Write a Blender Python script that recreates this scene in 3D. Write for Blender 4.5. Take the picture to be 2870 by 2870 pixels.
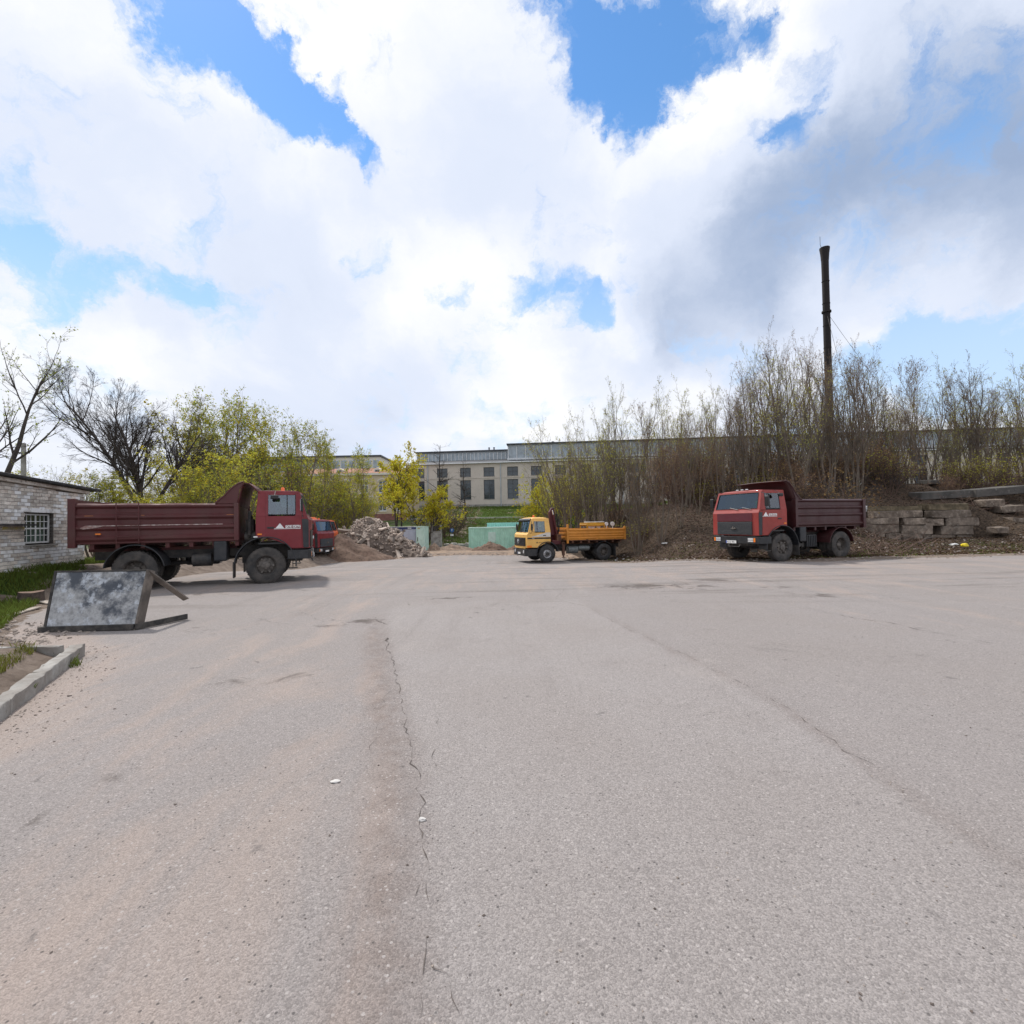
import bpy, bmesh, math, random
import numpy as np
from mathutils import Vector, Matrix, noise as mnoise
for o in list(bpy.data.objects): bpy.data.objects.remove(o)
S = bpy.context.scene
COL = S.collection
# ------------------------------------------------------------------ camera
F, CX, PITCH, ROLL, CAMZ = 1400.0, 1435.0, math.radians(1.2), math.radians(-1.03), 1.75
cam = bpy.data.objects.new('camera', bpy.data.cameras.new('camera'))
COL.objects.link(cam)
cam.data.sensor_width = 36.0
cam.data.lens = 36.0 * F / 2870.0
cam.data.clip_start = 0.05
cam.data.clip_end = 3000
RM = (Matrix.Rotation(math.pi / 2 + PITCH, 3, 'X') @ Matrix.Rotation(ROLL, 3, 'Z'))
cam.matrix_world = Matrix.Translation((0, 0, CAMZ)) @ RM.to_4x4()
S.camera = cam
CAM = Vector((0, 0, CAMZ))
def ray(x, y): return RM @ Vector(((x - CX) / F, -(y - CX) / F, -1.0))
def at(x, y, depth): return CAM + ray(x, y) * depth          # point at a depth read from a known size
def onz(x, y, z=0.0):                                       # point on level z
    d = ray(x, y); return CAM + d * ((z - CAMZ) / d.z)
# ------------------------------------------------------------------ light
S.view_settings.view_transform = 'Standard'
S.view_settings.look = 'None'
S.view_settings.gamma = 1.0
S.view_settings.exposure = 0.42
SUN_AZ, SUN_EL = math.radians(-42), math.radians(54)          # ahead of the camera, a little to the left
sd = Vector((math.sin(SUN_AZ) * math.cos(SUN_EL), math.cos(SUN_AZ) * math.cos(SUN_EL), math.sin(SUN_EL)))
sun = bpy.data.objects.new('sun', bpy.data.lights.new('sun', 'SUN'))
sun.data.energy = 2.6
sun.data.angle = math.radians(4)
sun.data.color = (1.0, 0.95, 0.88)
sun.rotation_euler = (-sd).to_track_quat('-Z', 'Y').to_euler()
sun.location = (0, 0, 60)
COL.objects.link(sun)
# ------------------------------------------------------------------ sky
W = bpy.data.worlds.new('World'); S.world = W; W.use_nodes = True
def build_sky():
    nt = W.node_tree; N = nt.nodes; L = nt.links; N.clear()
    def n(t, **k):
        q = N.new(t)
        for a, b in k.items(): setattr(q, a, b)
        return q
    def math_(op, a, b=None, c=None, clamp=False):
        q = n('ShaderNodeMath', operation=op, use_clamp=clamp)
        for i, v in enumerate((a, b, c)):
            if v is None: continue
            if isinstance(v, (int, float)): q.inputs[i].default_value = v
            else: L.new(v, q.inputs[i])
        return q.outputs[0]
    def sstep(v, a, b, lo=0.0, hi=1.0):
        q = n('ShaderNodeMapRange', interpolation_type='SMOOTHSTEP')
        L.new(v, q.inputs[0])
        for i, x in zip((1, 2, 3, 4), (a, b, lo, hi)): q.inputs[i].default_value = x
        return q.outputs[0]
    def noise(vec, scale, detail, rough, dist=0.0):
        q = n('ShaderNodeTexNoise'); L.new(vec, q.inputs['Vector'])
        q.inputs['Scale'].default_value = scale; q.inputs['Detail'].default_value = detail
        q.inputs['Roughness'].default_value = rough; q.inputs['Distortion'].default_value = dist
        return q
    def mix(fac, a, b):
        q = n('ShaderNodeMix', data_type='RGBA'); L.new(fac, q.inputs[0])
        for i, v in ((6, a), (7, b)):
            if isinstance(v, tuple): q.inputs[i].default_value = v
            else: L.new(v, q.inputs[i])
        return q.outputs[2]
    tc = n('ShaderNodeTexCoord'); d = tc.outputs['Generated']
    sky = n('ShaderNodeTexSky', sky_type='NISHITA'); sky.sun_disc = False
    sky.sun_elevation = SUN_EL; sky.sun_rotation = SUN_AZ
    sky.air_density = 1.1; sky.dust_density = 0.1; sky.ozone_density = 2.2
    sep = n('ShaderNodeSeparateXYZ'); L.new(d, sep.inputs[0])
    zz = math_('ADD', math_('MAXIMUM', sep.outputs[2], 0.0), 0.16)
    comb = n('ShaderNodeCombineXYZ')
    L.new(math_('DIVIDE', sep.outputs[0], zz), comb.inputs[0]); L.new(math_('DIVIDE', sep.outputs[1], zz), comb.inputs[1])
    p = comb.outputs[0]
    # wobble the direction so cloud banks and gaps have ragged rims
    wn = noise(d, 6.0, 9, 0.66)
    sub = n('ShaderNodeVectorMath', operation='SUBTRACT'); L.new(wn.outputs['Color'], sub.inputs[0]); sub.inputs[1].default_value = (.5, .5, .5)
    sc = n('ShaderNodeVectorMath', operation='SCALE'); L.new(sub.outputs[0], sc.inputs[0]); sc.inputs['Scale'].default_value = 0.20
    ad = n('ShaderNodeVectorMath', operation='ADD'); L.new(d, ad.inputs[0]); L.new(sc.outputs[0], ad.inputs[1])
    nm = n('ShaderNodeVectorMath', operation='NORMALIZE'); L.new(ad.outputs[0], nm.inputs[0]); dw = nm.outputs[0]
    def blobs(lst, vec):
        acc = None
        for (x, y, r, w) in lst:
            v = ray(x * 1.4855, y * 1.4855).normalized()
            q = n('ShaderNodeVectorMath', operation='DOT_PRODUCT'); L.new(vec, q.inputs[0]); q.inputs[1].default_value = v
            e = sstep(q.outputs['Value'], math.cos(math.atan(r * 1.4855 / F)), 1.0, 0.0, w)
            acc = e if acc is None else math_('ADD', acc, e)
        return acc
    gaps = blobs([(325, 25, 66, -.36), (390, 85, 66, -.42), (465, 125, 66, -.44), (540, 170, 64, -.44), (605, 215, 58, -.42), (660, 262, 50, -.38), (700, 305, 42, -.36),
                  (440, 60, 60, -.25), (1045, 45, 75, -.28), (1130, 60, 95, -.30), (1250, 40, 100, -.36), (1345, 15, 95, -.38), (1160, 130, 85, -.34), (1075, 185, 60, -.24), (1195, 205, 55, -.3),
                  (1500, 232, 42, -.36), (1430, 85, 36, -.26), (1470, 45, 40, -.2), (720, 80, 40, -.2),
                  (40, 505, 80, -.27), (120, 522, 64, -.27), (190, 535, 45, -.2), (335, 555, 52, -.26), (715, 480, 48, -.22), (925, 465, 26, -.2),
                  (1020, 545, 62, -.28), (1090, 560, 62, -.30), (1115, 590, 46, -.26), (860, 548, 50, -.18), (960, 560, 50, -.18),
                  (1720, 700, 115, -.34), (1840, 690, 110, -.36), (1932, 670, 100, -.34), (1600, 720, 80, -.24), (1400, 690, 60, -.24), (1330, 655, 40, -.24), (860, 830, 120, -.2), (1000, 820, 100, -.15)], dw)
    sc2 = n('ShaderNodeVectorMath', operation='SCALE'); L.new(sub.outputs[0], sc2.inputs[0]); sc2.inputs['Scale'].default_value = 0.16
    ad2 = n('ShaderNodeVectorMath', operation='ADD'); L.new(d, ad2.inputs[0]); L.new(sc2.outputs[0], ad2.inputs[1])
    nm2 = n('ShaderNodeVectorMath', operation='NORMALIZE'); L.new(ad2.outputs[0], nm2.inputs[0]); dw2 = nm2.outputs[0]
    darks = blobs([(1450, 480, 260, .34), (1620, 400, 280, .40), (1790, 320, 280, .38), (1930, 240, 240, .28), (1330, 570, 170, .22),
                   (1900, 470, 200, .12), (1180, 640, 160, .26), (840, 770, 200, .22), (60, 330, 260, .16), (520, 380, 260, .14), (980, 420, 300, .12),
                   (560, 700, 260, .18), (300, 470, 180, .12), (1700, 40, 260, .03), (150, 700, 260, .14)], dw2)
    brights = blobs([(1720, 480, 150, -.30), (1640, 590, 170, -.26), (1330, 180, 190, -.26), (1160, 570, 110, -.24), (850, 660, 280, -.24), (250, 590, 220, -.18), (700, 180, 220, -.14)], dw2)
    n1 = noise(p, 1.3, 10, 0.62, 0.3); n2 = noise(dw2, 2.2, 5, 0.5, 0.2); n5 = noise(dw2, 9.0, 12, 0.66, 0.5)
    cen = lambda q, k: math_('MULTIPLY', math_('SUBTRACT', q.outputs[0], 0.5), k)
    base = math_('ADD', math_('ADD', cen(n1, 0.75), cen(n2, 0.35)), cen(n5, 1.35))
    cover = math_('ADD', math_('ADD', base, 0.66), math_('MULTIPLY', gaps, 0.84))
    alpha = sstep(cover, 0.20, 0.60)
    # cloud body: bright tops, blue-grey thick parts; puffs from a finer noise
    n3 = noise(dw2, 2.6, 10, 0.56, 0.3); n4 = noise(p, 0.8, 8, 0.58, 0.4)
    body = math_('ADD', cen(n3, 1.5), cen(n4, 0.9))
    sh = math_('ADD', math_('ADD', math_('ADD', body, 0.30), math_('MULTIPLY', darks, 1.15)), math_('MULTIPLY', brights, 1.1))
    c1 = mix(sstep(sh, 0.02, 0.60), (7.7, 7.75, 7.9, 1), (5.8, 6.3, 7.4, 1))
    c2 = mix(sstep(sh, 0.55, 1.5), c1, (2.6, 3.35, 4.8, 1))
    # thin veil low over the horizon
    veil = sstep(sep.outputs[2], 0.12, 0.66, 0.92, 0.10)
    hs = n('ShaderNodeHueSaturation'); hs.inputs['Saturation'].default_value = 1.3; hs.inputs['Value'].default_value = 1.35
    L.new(sky.outputs[0], hs.inputs['Color'])
    skyv = mix(veil, hs.outputs[0], (4.7, 6.1, 8.0, 1))
    col = mix(alpha, skyv, c2)
    bg = n('ShaderNodeBackground'); bg.inputs['Strength'].default_value = 0.1
    L.new(col, bg.inputs['Color'])
    out = n('ShaderNodeOutputWorld'); L.new(bg.outputs[0], out.inputs[0])
build_sky()
# ------------------------------------------------------------------ helpers
rnd = random.Random(7)
def lerp(a, b, t): return a + (b - a) * t
def sst(a, b, x):
    t = min(1.0, max(0.0, (x - a) / (b - a))); return t * t * (3 - 2 * t)
def nz(x, y, z=0.0, o=4): return mnoise.fractal(Vector((x, y, z)), 1.0, 2.0, o)
class MB:
    """collects shapes for ONE mesh"""
    def __init__(s): s.v = []; s.f = []
    def add(s, vs, fs):
        o = len(s.v); s.v += [tuple(p) for p in vs]; s.f += [tuple(i + o for i in f) for f in fs]; return s
    def box(s, c, d, R=None):
        hx, hy, hz = d[0] / 2, d[1] / 2, d[2] / 2
        vs = [Vector((x, y, z)) for x in (-hx, hx) for y in (-hy, hy) for z in (-hz, hz)]
        if R is not None: vs = [R @ p for p in vs]
        c = Vector(c)
        return s.add([p + c for p in vs], [(0, 1, 3, 2), (4, 6, 7, 5), (0, 4, 5, 1), (2, 3, 7, 6), (0, 2, 6, 4), (1, 5, 7, 3)])
    def b2(s, x0, x1, y0, y1, z0, z1): return s.box(((x0 + x1) / 2, (y0 + y1) / 2, (z0 + z1) / 2), (x1 - x0, y1 - y0, z1 - z0))
    def prism(s, poly, y0, y1, fn=None):
        """poly in (x,z), extruded along y"""
        n = len(poly); fn = fn or (lambda x, y, z: (x, y, z))
        vs = [fn(x, y0, z) for x, z in poly] + [fn(x, y1, z) for x, z in poly]
        return s.add(vs, [tuple(range(n)), tuple(range(2 * n - 1, n - 1, -1))] + [(i, i + n, (i + 1) % n + n, (i + 1) % n) for i in range(n)])
    def cyl(s, a, b, r, n=10, r2=None, cap=True):
        a, b = Vector(a), Vector(b); ax = (b - a)
        if ax.length < 1e-6: return s
        u = ax.orthogonal().normalized(); w = ax.normalized().cross(u); r2 = r if r2 is None else r2
        vs = []
        for p, rr in ((a, r), (b, r2)):
            for i in range(n):
                t = 2 * math.pi * i / n; vs.append(p + u * (rr * math.cos(t)) + w * (rr * math.sin(t)))
        fs = [(i, (i + 1) % n, (i + 1) % n + n, i + n) for i in range(n)]
        if cap: fs += [tuple(range(n - 1, -1, -1)), tuple(range(n, 2 * n))]
        return s.add(vs, fs)
    def tube(s, pts, r, n=6):
        for a, b in zip(pts[:-1], pts[1:]): s.cyl(a, b, r, n)
        return s
    def lathe(s, prof, c, axis='y', n=28, closed=False):
        """prof: list of (along axis, radius)"""
        vs = []; c = Vector(c)
        for a, r in prof:
            for i in range(n):
                t = 2 * math.pi * i / n; p, q = r * math.cos(t), r * math.sin(t)
                vs.append(c + Vector({'y': (p, a, q), 'z': (p, q, a), 'x': (a, p, q)}[axis]))
        m = len(prof); fs = []
        for j in range(m if closed else m - 1):
            k = (j + 1) % m
            fs += [(j * n + i, j * n + (i + 1) % n, k * n + (i + 1) % n, k * n + i) for i in range(n)]
        return s.add(vs, fs)
    def grid(s, P):
        r, c = len(P), len(P[0])
        return s.add([p for row in P for p in row], [(i * c + j, i * c + j + 1, (i + 1) * c + j + 1, (i + 1) * c + j) for i in range(r - 1) for j in range(c - 1)])
    def mesh(s, name, mat=None, smooth=False, fix=True):
        me = bpy.data.meshes.new(name); me.from_pydata(s.v, [], s.f)
        if fix and len(s.v) < 60000:
            bm = bmesh.new(); bm.from_mesh(me); bmesh.ops.recalc_face_normals(bm, faces=bm.faces); bm.to_mesh(me); bm.free()
        if mat: me.materials.append(mat)
        if smooth: me.shade_smooth() if smooth is True else me.shade_smooth()
        me.update(); return me
    def obj(s, name, mat, parent=None, smooth=False, bevel=0.0, fix=True, seg=2):
        o = bpy.data.objects.new(name, s.mesh(name, mat, False, fix)); COL.objects.link(o)
        if smooth:
            o.data.shade_smooth()
            if smooth != 'all':
                try: o.data.set_sharp_from_angle(angle=math.radians(38))
                except Exception: pass
        if parent is not None: o.parent = parent
        if bevel:
            m = o.modifiers.new('bevel', 'BEVEL'); m.width = bevel; m.segments = seg; m.limit_method = 'ANGLE'; m.angle_limit = math.radians(40)
            m.harden_normals = False
        return o
def empty(name, loc=(0, 0, 0), rz=0.0):
    o = bpy.data.objects.new(name, None); COL.objects.link(o); o.location = loc; o.rotation_euler = (0, 0, rz)
    o.empty_display_size = 0.2
    return o
def tag(o, label, cat, group=None, kind=None):
    if label: o['label'] = label
    if cat: o['category'] = cat
    if group: o['group'] = group
    if kind: o['kind'] = kind
    return o
def struct(o): o['kind'] = 'structure'; return o
def copy_tree(o, parent=None):
    c = o.copy(); COL.objects.link(c); c.parent = parent
    for ch in list(o.children): copy_tree(ch, c)
    return c
def text_mesh(s, size, name, mat, parent, M, shear=0.0, extrude=0.004, offset=0.0):
    cu = bpy.data.curves.new(name, 'FONT'); cu.body = s; cu.size = size; cu.extrude = extrude; cu.shear = shear; cu.align_x = 'LEFT'
    cu.offset = offset
    t = bpy.data.objects.new(name + '_c', cu); COL.objects.link(t)
    dg = bpy.context.evaluated_depsgraph_get()
    me = bpy.data.meshes.new_from_object(t.evaluated_get(dg))
    bpy.data.objects.remove(t); bpy.data.curves.remove(cu)
    me.name = name; me.materials.clear(); me.materials.append(mat); me.transform(M)
    o = bpy.data.objects.new(name, me); COL.objects.link(o); o.parent = parent
    return o
# ------------------------------------------------------------------ materials
def material(name, col, rough=0.6, metal=0.0, var=0.15, vscale=4.0, col2=None, amt2=0.0, scale2=1.5, thr=0.55, soft=0.12, bump=0.0, bscale=60.0,
             coat=0.0, col3=None, amt3=0.0, scale3=14.0, thr3=0.62, stretch=None, spec=None, rough2=None, randv=0.0, coords='Object'):
    m = bpy.data.materials.new(name); m.use_nodes = True
    nt = m.node_tree; N = nt.nodes; L = nt.links; B = N['Principled BSDF']
    tc = N.new('ShaderNodeTexCoord'); src = tc.outputs[coords]
    if stretch:
        mp = N.new('ShaderNodeMapping'); mp.inputs['Scale'].default_value = stretch; L.new(src, mp.inputs[0]); src = mp.outputs[0]
    oi = N.new('ShaderNodeObjectInfo')
    def noise(sc, det=6, ro=0.6):
        q = N.new('ShaderNodeTexNoise'); q.inputs['Scale'].default_value = sc; q.inputs['Detail'].default_value = det; q.inputs['Roughness'].default_value = ro
        q.noise_dimensions = '4D'; L.new(src, q.inputs['Vector'])
        mu = N.new('ShaderNodeMath'); mu.operation = 'MULTIPLY'; mu.inputs[1].default_value = 30.0; L.new(oi.outputs['Random'], mu.inputs[0]); L.new(mu.outputs[0], q.inputs['W'])
        return q.outputs[0]
    def ramp(v, a, b, lo, hi):
        q = N.new('ShaderNodeMapRange'); q.interpolation_type = 'SMOOTHSTEP'; L.new(v, q.inputs[0])
        for i, x in zip((1, 2, 3, 4), (a, b, lo, hi)): q.inputs[i].default_value = x
        return q.outputs[0]
    def mix(fac, a, b, mode='MIX'):
        q = N.new('ShaderNodeMix'); q.data_type = 'RGBA'; q.blend_type = mode
        if isinstance(fac, float): q.inputs[0].default_value = fac
        else: L.new(fac, q.inputs[0])
        for i, v in ((6, a), (7, b)):
            if isinstance(v, tuple): q.inputs[i].default_value = (*v[:3], 1)
            else: L.new(v, q.inputs[i])
        return q.outputs[2]
    c = mix(ramp(noise(vscale), 0.3, 0.7, 0.0, 1.0), tuple(x * (1 - var) for x in col), tuple(min(1, x * (1 + var)) for x in col))
    if col2: c = mix(ramp(noise(scale2, 8, 0.65), thr - soft, thr + soft, 0.0, amt2), c, col2)
    if col3: c = mix(ramp(noise(scale3, 8, 0.7), thr3 - 0.06, thr3 + 0.06, 0.0, amt3), c, col3)
    if randv:
        h = N.new('ShaderNodeHueSaturation'); L.new(ramp(oi.outputs['Random'], 0, 1, 1 - randv, 1 + randv), h.inputs['Value']); L.new(c, h.inputs['Color']); c = h.outputs[0]
    L.new(c, B.inputs['Base Color'])
    B.inputs['Metallic'].default_value = metal
    if rough2 is None: B.inputs['Roughness'].default_value = rough
    else: L.new(ramp(noise(scale2 * 2), 0.3, 0.7, rough, rough2), B.inputs['Roughness'])
    if coat: B.inputs['Coat Weight'].default_value = coat
    if spec is not None: B.inputs['Specular IOR Level'].default_value = spec
    if bump:
        b = N.new('ShaderNodeBump'); b.inputs['Strength'].default_value = 1.0; b.inputs['Distance'].default_value = bump
        L.new(noise(bscale, 6, 0.65), b.inputs['Height']); L.new(b.outputs[0], B.inputs['Normal'])
    return m
def glass_mat(name, tint=(0.75, 0.85, 0.9), gl=0.25, rough=0.02, gcol=(0.95, 0.97, 1)):
    m = bpy.data.materials.new(name); m.use_nodes = True; nt = m.node_tree; N = nt.nodes; L = nt.links; N.clear()
    t = N.new('ShaderNodeBsdfTransparent'); t.inputs[0].default_value = (*tint, 1)
    g = N.new('ShaderNodeBsdfGlossy'); g.inputs['Roughness'].default_value = rough; g.inputs[0].default_value = (*gcol, 1)
    lw = N.new('ShaderNodeLayerWeight'); lw.inputs[0].default_value = gl
    mr = N.new('ShaderNodeMapRange'); mr.inputs[3].default_value = 0.07; mr.inputs[4].default_value = 1.0; L.new(lw.outputs['Fresnel'], mr.inputs[0])
    mx = N.new('ShaderNodeMixShader'); L.new(mr.outputs[0], mx.inputs[0]); L.new(t.outputs[0], mx.inputs[1]); L.new(g.outputs[0], mx.inputs[2])
    o = N.new('ShaderNodeOutputMaterial'); L.new(mx.outputs[0], o.inputs[0])
    return m
def leaf_mat(name, col, var=0.3, trans=0.45):
    m = bpy.data.materials.new(name); m.use_nodes = True; nt = m.node_tree; N = nt.nodes; L = nt.links; N.clear()
    g = N.new('ShaderNodeNewGeometry'); r = N.new('ShaderNodeMapRange'); r.inputs[3].default_value = 1 - var; r.inputs[4].default_value = 1 + var
    L.new(g.outputs['Random Per Island'], r.inputs[0])
    r2 = N.new('ShaderNodeMapRange'); r2.inputs[3].default_value = 0.475; r2.inputs[4].default_value = 0.525; L.new(g.outputs['Random Per Island'], r2.inputs[0])
    h = N.new('ShaderNodeHueSaturation'); h.inputs['Color'].default_value = (*col, 1); L.new(r.outputs[0], h.inputs['Value']); L.new(r2.outputs[0], h.inputs['Hue'])
    d = N.new('ShaderNodeBsdfDiffuse'); t = N.new('ShaderNodeBsdfTranslucent'); L.new(h.outputs[0], d.inputs[0]); L.new(h.outputs[0], t.inputs[0])
    mx = N.new('ShaderNodeMixShader'); mx.inputs[0].default_value = trans; L.new(d.outputs[0], mx.inputs[1]); L.new(t.outputs[0], mx.inputs[2])
    o = N.new('ShaderNodeOutputMaterial'); L.new(mx.outputs[0], o.inputs[0])
    return m
# ------------------------------------------------------------------ terrain
def table(pts):
    xs = [p[0] for p in pts]; ys = [p[1] for p in pts]
    return lambda v: float(np.interp(v, xs, ys))
ye = table([(-60, 33), (-14, 33), (-11.9, 33), (-9.3, 34.8), (-6.5, 38.3), (-3.8, 39.3), (0, 37.5), (2, 35.5), (4, 32), (5.6, 29.6), (6.5, 28), (7.4, 25.2), (8.6, 21.6), (9.4, 20.2), (12.4, 19.6), (15.3, 20.2), (18.4, 20.4), (21.2, 20.7), (60, 20.7)])
xl = table([(-40, -4.0), (2.0, -4.0), (5, -5.15), (7.0, -6.3), (7.6, -7.0), (8.5, -8.4), (10, -9.6), (12, -11.0), (13, -11.9), (16, -12.9), (20, -13.4), (30, -17), (33, -60)])
hill = table([(0, -9), (55, -9), (59, -1.6), (63, -1.15), (68, -0.5), (84.0, 2.45), (85.2, 2.55), (85.6, 2.62), (98, 4.95), (103, 5.2), (160, 6), (400, 9), (800, 14)])
WALL_Y = 30.6
def h_lot(x, y):
    r = 1 - 0.93 * sst(6.0, 10.5, x)
    z = -0.72 * sst(18, 30.5, y) * r - 0.45 * sst(36, 58, y) * r
    return z + 0.025 * nz(x * .18, y * .18, 3.1, 2) * sst(3, 9, y)
def outside(x, y):
    """> 0 beyond the worn edge of the asphalt, in metres"""
    w = 0.35 * nz(x * .9, y * .9, 1.0, 4) * sst(4, 14, y) + 0.12 * nz(x * 3, y * 3, 5, 3)
    return max(y - ye(x), xl(y) - x) + w
def h_ground(x, y, raw=False):
    a = h_lot(x, y); s = outside(x, y)
    z = a + lerp(-0.06, 0.025, sst(-0.25, 0.35, s))
    if s > 0: z += 0.05 * nz(x * 1.3, y * 1.3, 9, 4) * sst(0, 2.5, s)
    # leaf-littered bank on the right
    if x > 4.5 and y > 19:
        db = y - (ye(x) + 2.6)
        lat = sst(6.6, 10.5, x + 0.05 * (y - 30))
        pt = lerp(2.75, 3.9, sst(13, 22, x)); slope = pt * sst(-0.5, 12.5, db)
        stepw = 0.32 * sst(0, 6, db) + (2.05 * sst(WALL_Y + 0.1, WALL_Y + 0.75, y) if y > WALL_Y else 0) + 1.75 * sst(WALL_Y + .8, WALL_Y + 6.5, y)
        k = sst(18.6, 21.3, x) * (1 - sst(28.0, 30.5, x)); slope2 = lerp(slope, 3.9 * sst(2.5, 15, db), sst(27, 31, x))
        b = lerp(slope2, stepw, k) * lat
        b += 0.16 * nz(x * .7, y * .7, 2, 5) * sst(0, 3, db) * lat
        z = max(z, z + b)
    # raised plot of the shed on the left
    if x < -10 and y > 6:
        z += 0.62 * sst(-11.7, -13.4, x) * sst(9.5, 13.5, y)
    if x < -5 and y < 9.5:
        z += 0.12 * sst(0.05, 0.5, xl(y) - x) * (1 - sst(6.9, 7.6, y))
    if y > 55:
        z = max(z, hill(y + 0.06 * x * 0.0) + 0.06 * nz(x * .3, y * .3, 4, 3))
    if y > 36 and x > 8: z = max(z, min(lerp(2.75, 3.9, sst(13, 22, x)) * sst(8, 12, x) + 0.1, max(4.0, hill(y))))
    return z
def axis(segs):
    out = []
    for a, b, st in segs:
        n_ = max(1, int(round((b - a) / st))); out += [a + (b - a) * i / n_ for i in range(n_)]
    return out + [segs[-1][1]]
def attr(me, name, vals):
    at_ = me.attributes.new(name, 'FLOAT', 'POINT'); at_.data.foreach_set('value', np.asarray(vals, dtype=np.float32))
def build_ground():
    xs = axis([(-700, -120, 40), (-120, -40, 5), (-40, -15, .8), (-15, -4, .22), (-4, 4, 1.2), (4, 32, .3), (32, 70, 2), (70, 140, 5), (140, 700, 40)])
    ys = axis([(-120, -10, 12), (-10, 3, 1.2), (3, 18, .25), (18, 36, .3), (36, 62, .8), (62, 104, .7), (104, 160, 6), (160, 900, 60)])
    mb = MB(); mb.grid([[(x, y, h_ground(x, y)) for x in xs] for y in ys])
    grass, litter, sand = [], [], []
    for (x, y, z) in mb.v:
        g = 0.0; n_ = nz(x * .6, y * .6, 7, 4)
        if x < -5 and y < 34:
            g = sst(-0.1, 0.25, n_ + 0.25) * sst(0.3, 0.9, xl(y) - x)
            if 7.2 < y < 9.6 and x > -9.5: g *= 0.15
        if y > 60: g = max(g, .35 + .65 * sst(-0.5, 0.0, n_ + .2 * nz(x * 2, y * 2, 1, 3)))
        if y > 60 and x < -6: g = 0.6 * g
        if y > 36 and x < -13: g = max(g, 0.4)
        l = 0.0
        if x > 4.5 and 18 < y < 60:
            l = sst(0.6, 2.4, y - ye(x)) ; g = max(g, 0.3 * sst(0.2, 0.5, n_) * (1 - sst(2, 4, y - ye(x))))
        if y >= 60 and x > 8: g *= 0.7
        s_ = 0.0
        if 30 < y < 62 and -12 < x < 8: s_ = sst(-.3, .4, nz(x * .25, y * .5, 2, 3) + .2)
        grass.append(g); litter.append(l); sand.append(s_)
    o = mb.obj('ground', M_ground, None, smooth='all', fix=False)
    attr(o.data, 'grass', grass); attr(o.data, 'litter', litter); attr(o.data, 'sand', sand)
    return struct(o)
def ground_material():
    m = bpy.data.materials.new('earth'); m.use_nodes = True; nt = m.node_tree; N = nt.nodes; L = nt.links; B = N['Principled BSDF']
    tc = N.new('ShaderNodeTexCoord')
    def noise(sc, det=6, ro=.6):
        q = N.new('ShaderNodeTexNoise'); q.inputs['Scale'].default_value = sc; q.inputs['Detail'].default_value = det; q.inputs['Roughness'].default_value = ro; L.new(tc.outputs['Object'], q.inputs[0]); return q.outputs[0]
    def ramp(v, stops):
        q = N.new('ShaderNodeValToRGB'); e = q.color_ramp.elements
        while len(e) > 1: e.remove(e[-1])
        e[0].position, e[0].color = stops[0][0], (*stops[0][1], 1)
        for p, c in stops[1:]: k = e.new(p); k.color = (*c, 1)
        L.new(v, q.inputs[0]); return q.outputs[0]
    def mix(f, a, b):
        q = N.new('ShaderNodeMix'); q.data_type = 'RGBA'; L.new(f, q.inputs[0]); L.new(a, q.inputs[6]); L.new(b, q.inputs[7]); return q.outputs[2]
    def at_(nm):
        q = N.new('ShaderNodeAttribute'); q.attribute_name = nm; return q.outputs['Fac']
    def thr(v, nse, k):
        a = N.new('ShaderNodeMath'); a.operation = 'MULTIPLY_ADD'; L.new(nse, a.inputs[0]); a.inputs[1].default_value = k; L.new(v, a.inputs[2])
        r = N.new('ShaderNodeMapRange'); r.interpolation_type = 'SMOOTHSTEP'; L.new(a.outputs[0], r.inputs[0])
        r.inputs[1].default_value = .35 + k * .5; r.inputs[2].default_value = .65 + k * .5; return r.outputs[0]
    dirt = ramp(noise(3, 8, .7), [(.3, (.13, .10, .08)), (.5, (.21, .165, .135)), (.7, (.30, .245, .205))])
    lit = ramp(noise(9, 9, .8), [(.3, (.022, .017, .013)), (.48, (.06, .045, .034)), (.58, (.12, .085, .06)), (.68, (.26, .19, .14)), (.76, (.42, .36, .30))])
    gr = ramp(noise(1.1, 9, .75), [(.3, (.018, .034, .008)), (.5, (.045, .085, .016)), (.62, (.075, .12, .022)), (.75, (.12, .14, .035))])
    sa = ramp(noise(1.6, 8, .7), [(.3, (.17, .12, .09)), (.5, (.30, .22, .165)), (.7, (.44, .34, .26))])
    fine = noise(14, 6, .7)
    c = mix(thr(at_('sand'), fine, .5), dirt, sa)
    c = mix(thr(at_('litter'), fine, .5), c, lit)
    c = mix(thr(at_('grass'), fine, .8), c, gr)
    L.new(c, B.inputs['Base Color']); B.inputs['Roughness'].default_value = .95; B.inputs['Specular IOR Level'].default_value = .15
    b = N.new('ShaderNodeBump'); b.inputs['Distance'].default_value = .07; L.new(noise(12, 8, .75), b.inputs['Height']); L.new(b.outputs[0], B.inputs['Normal'])
    return m
M_ground = ground_material()
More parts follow.
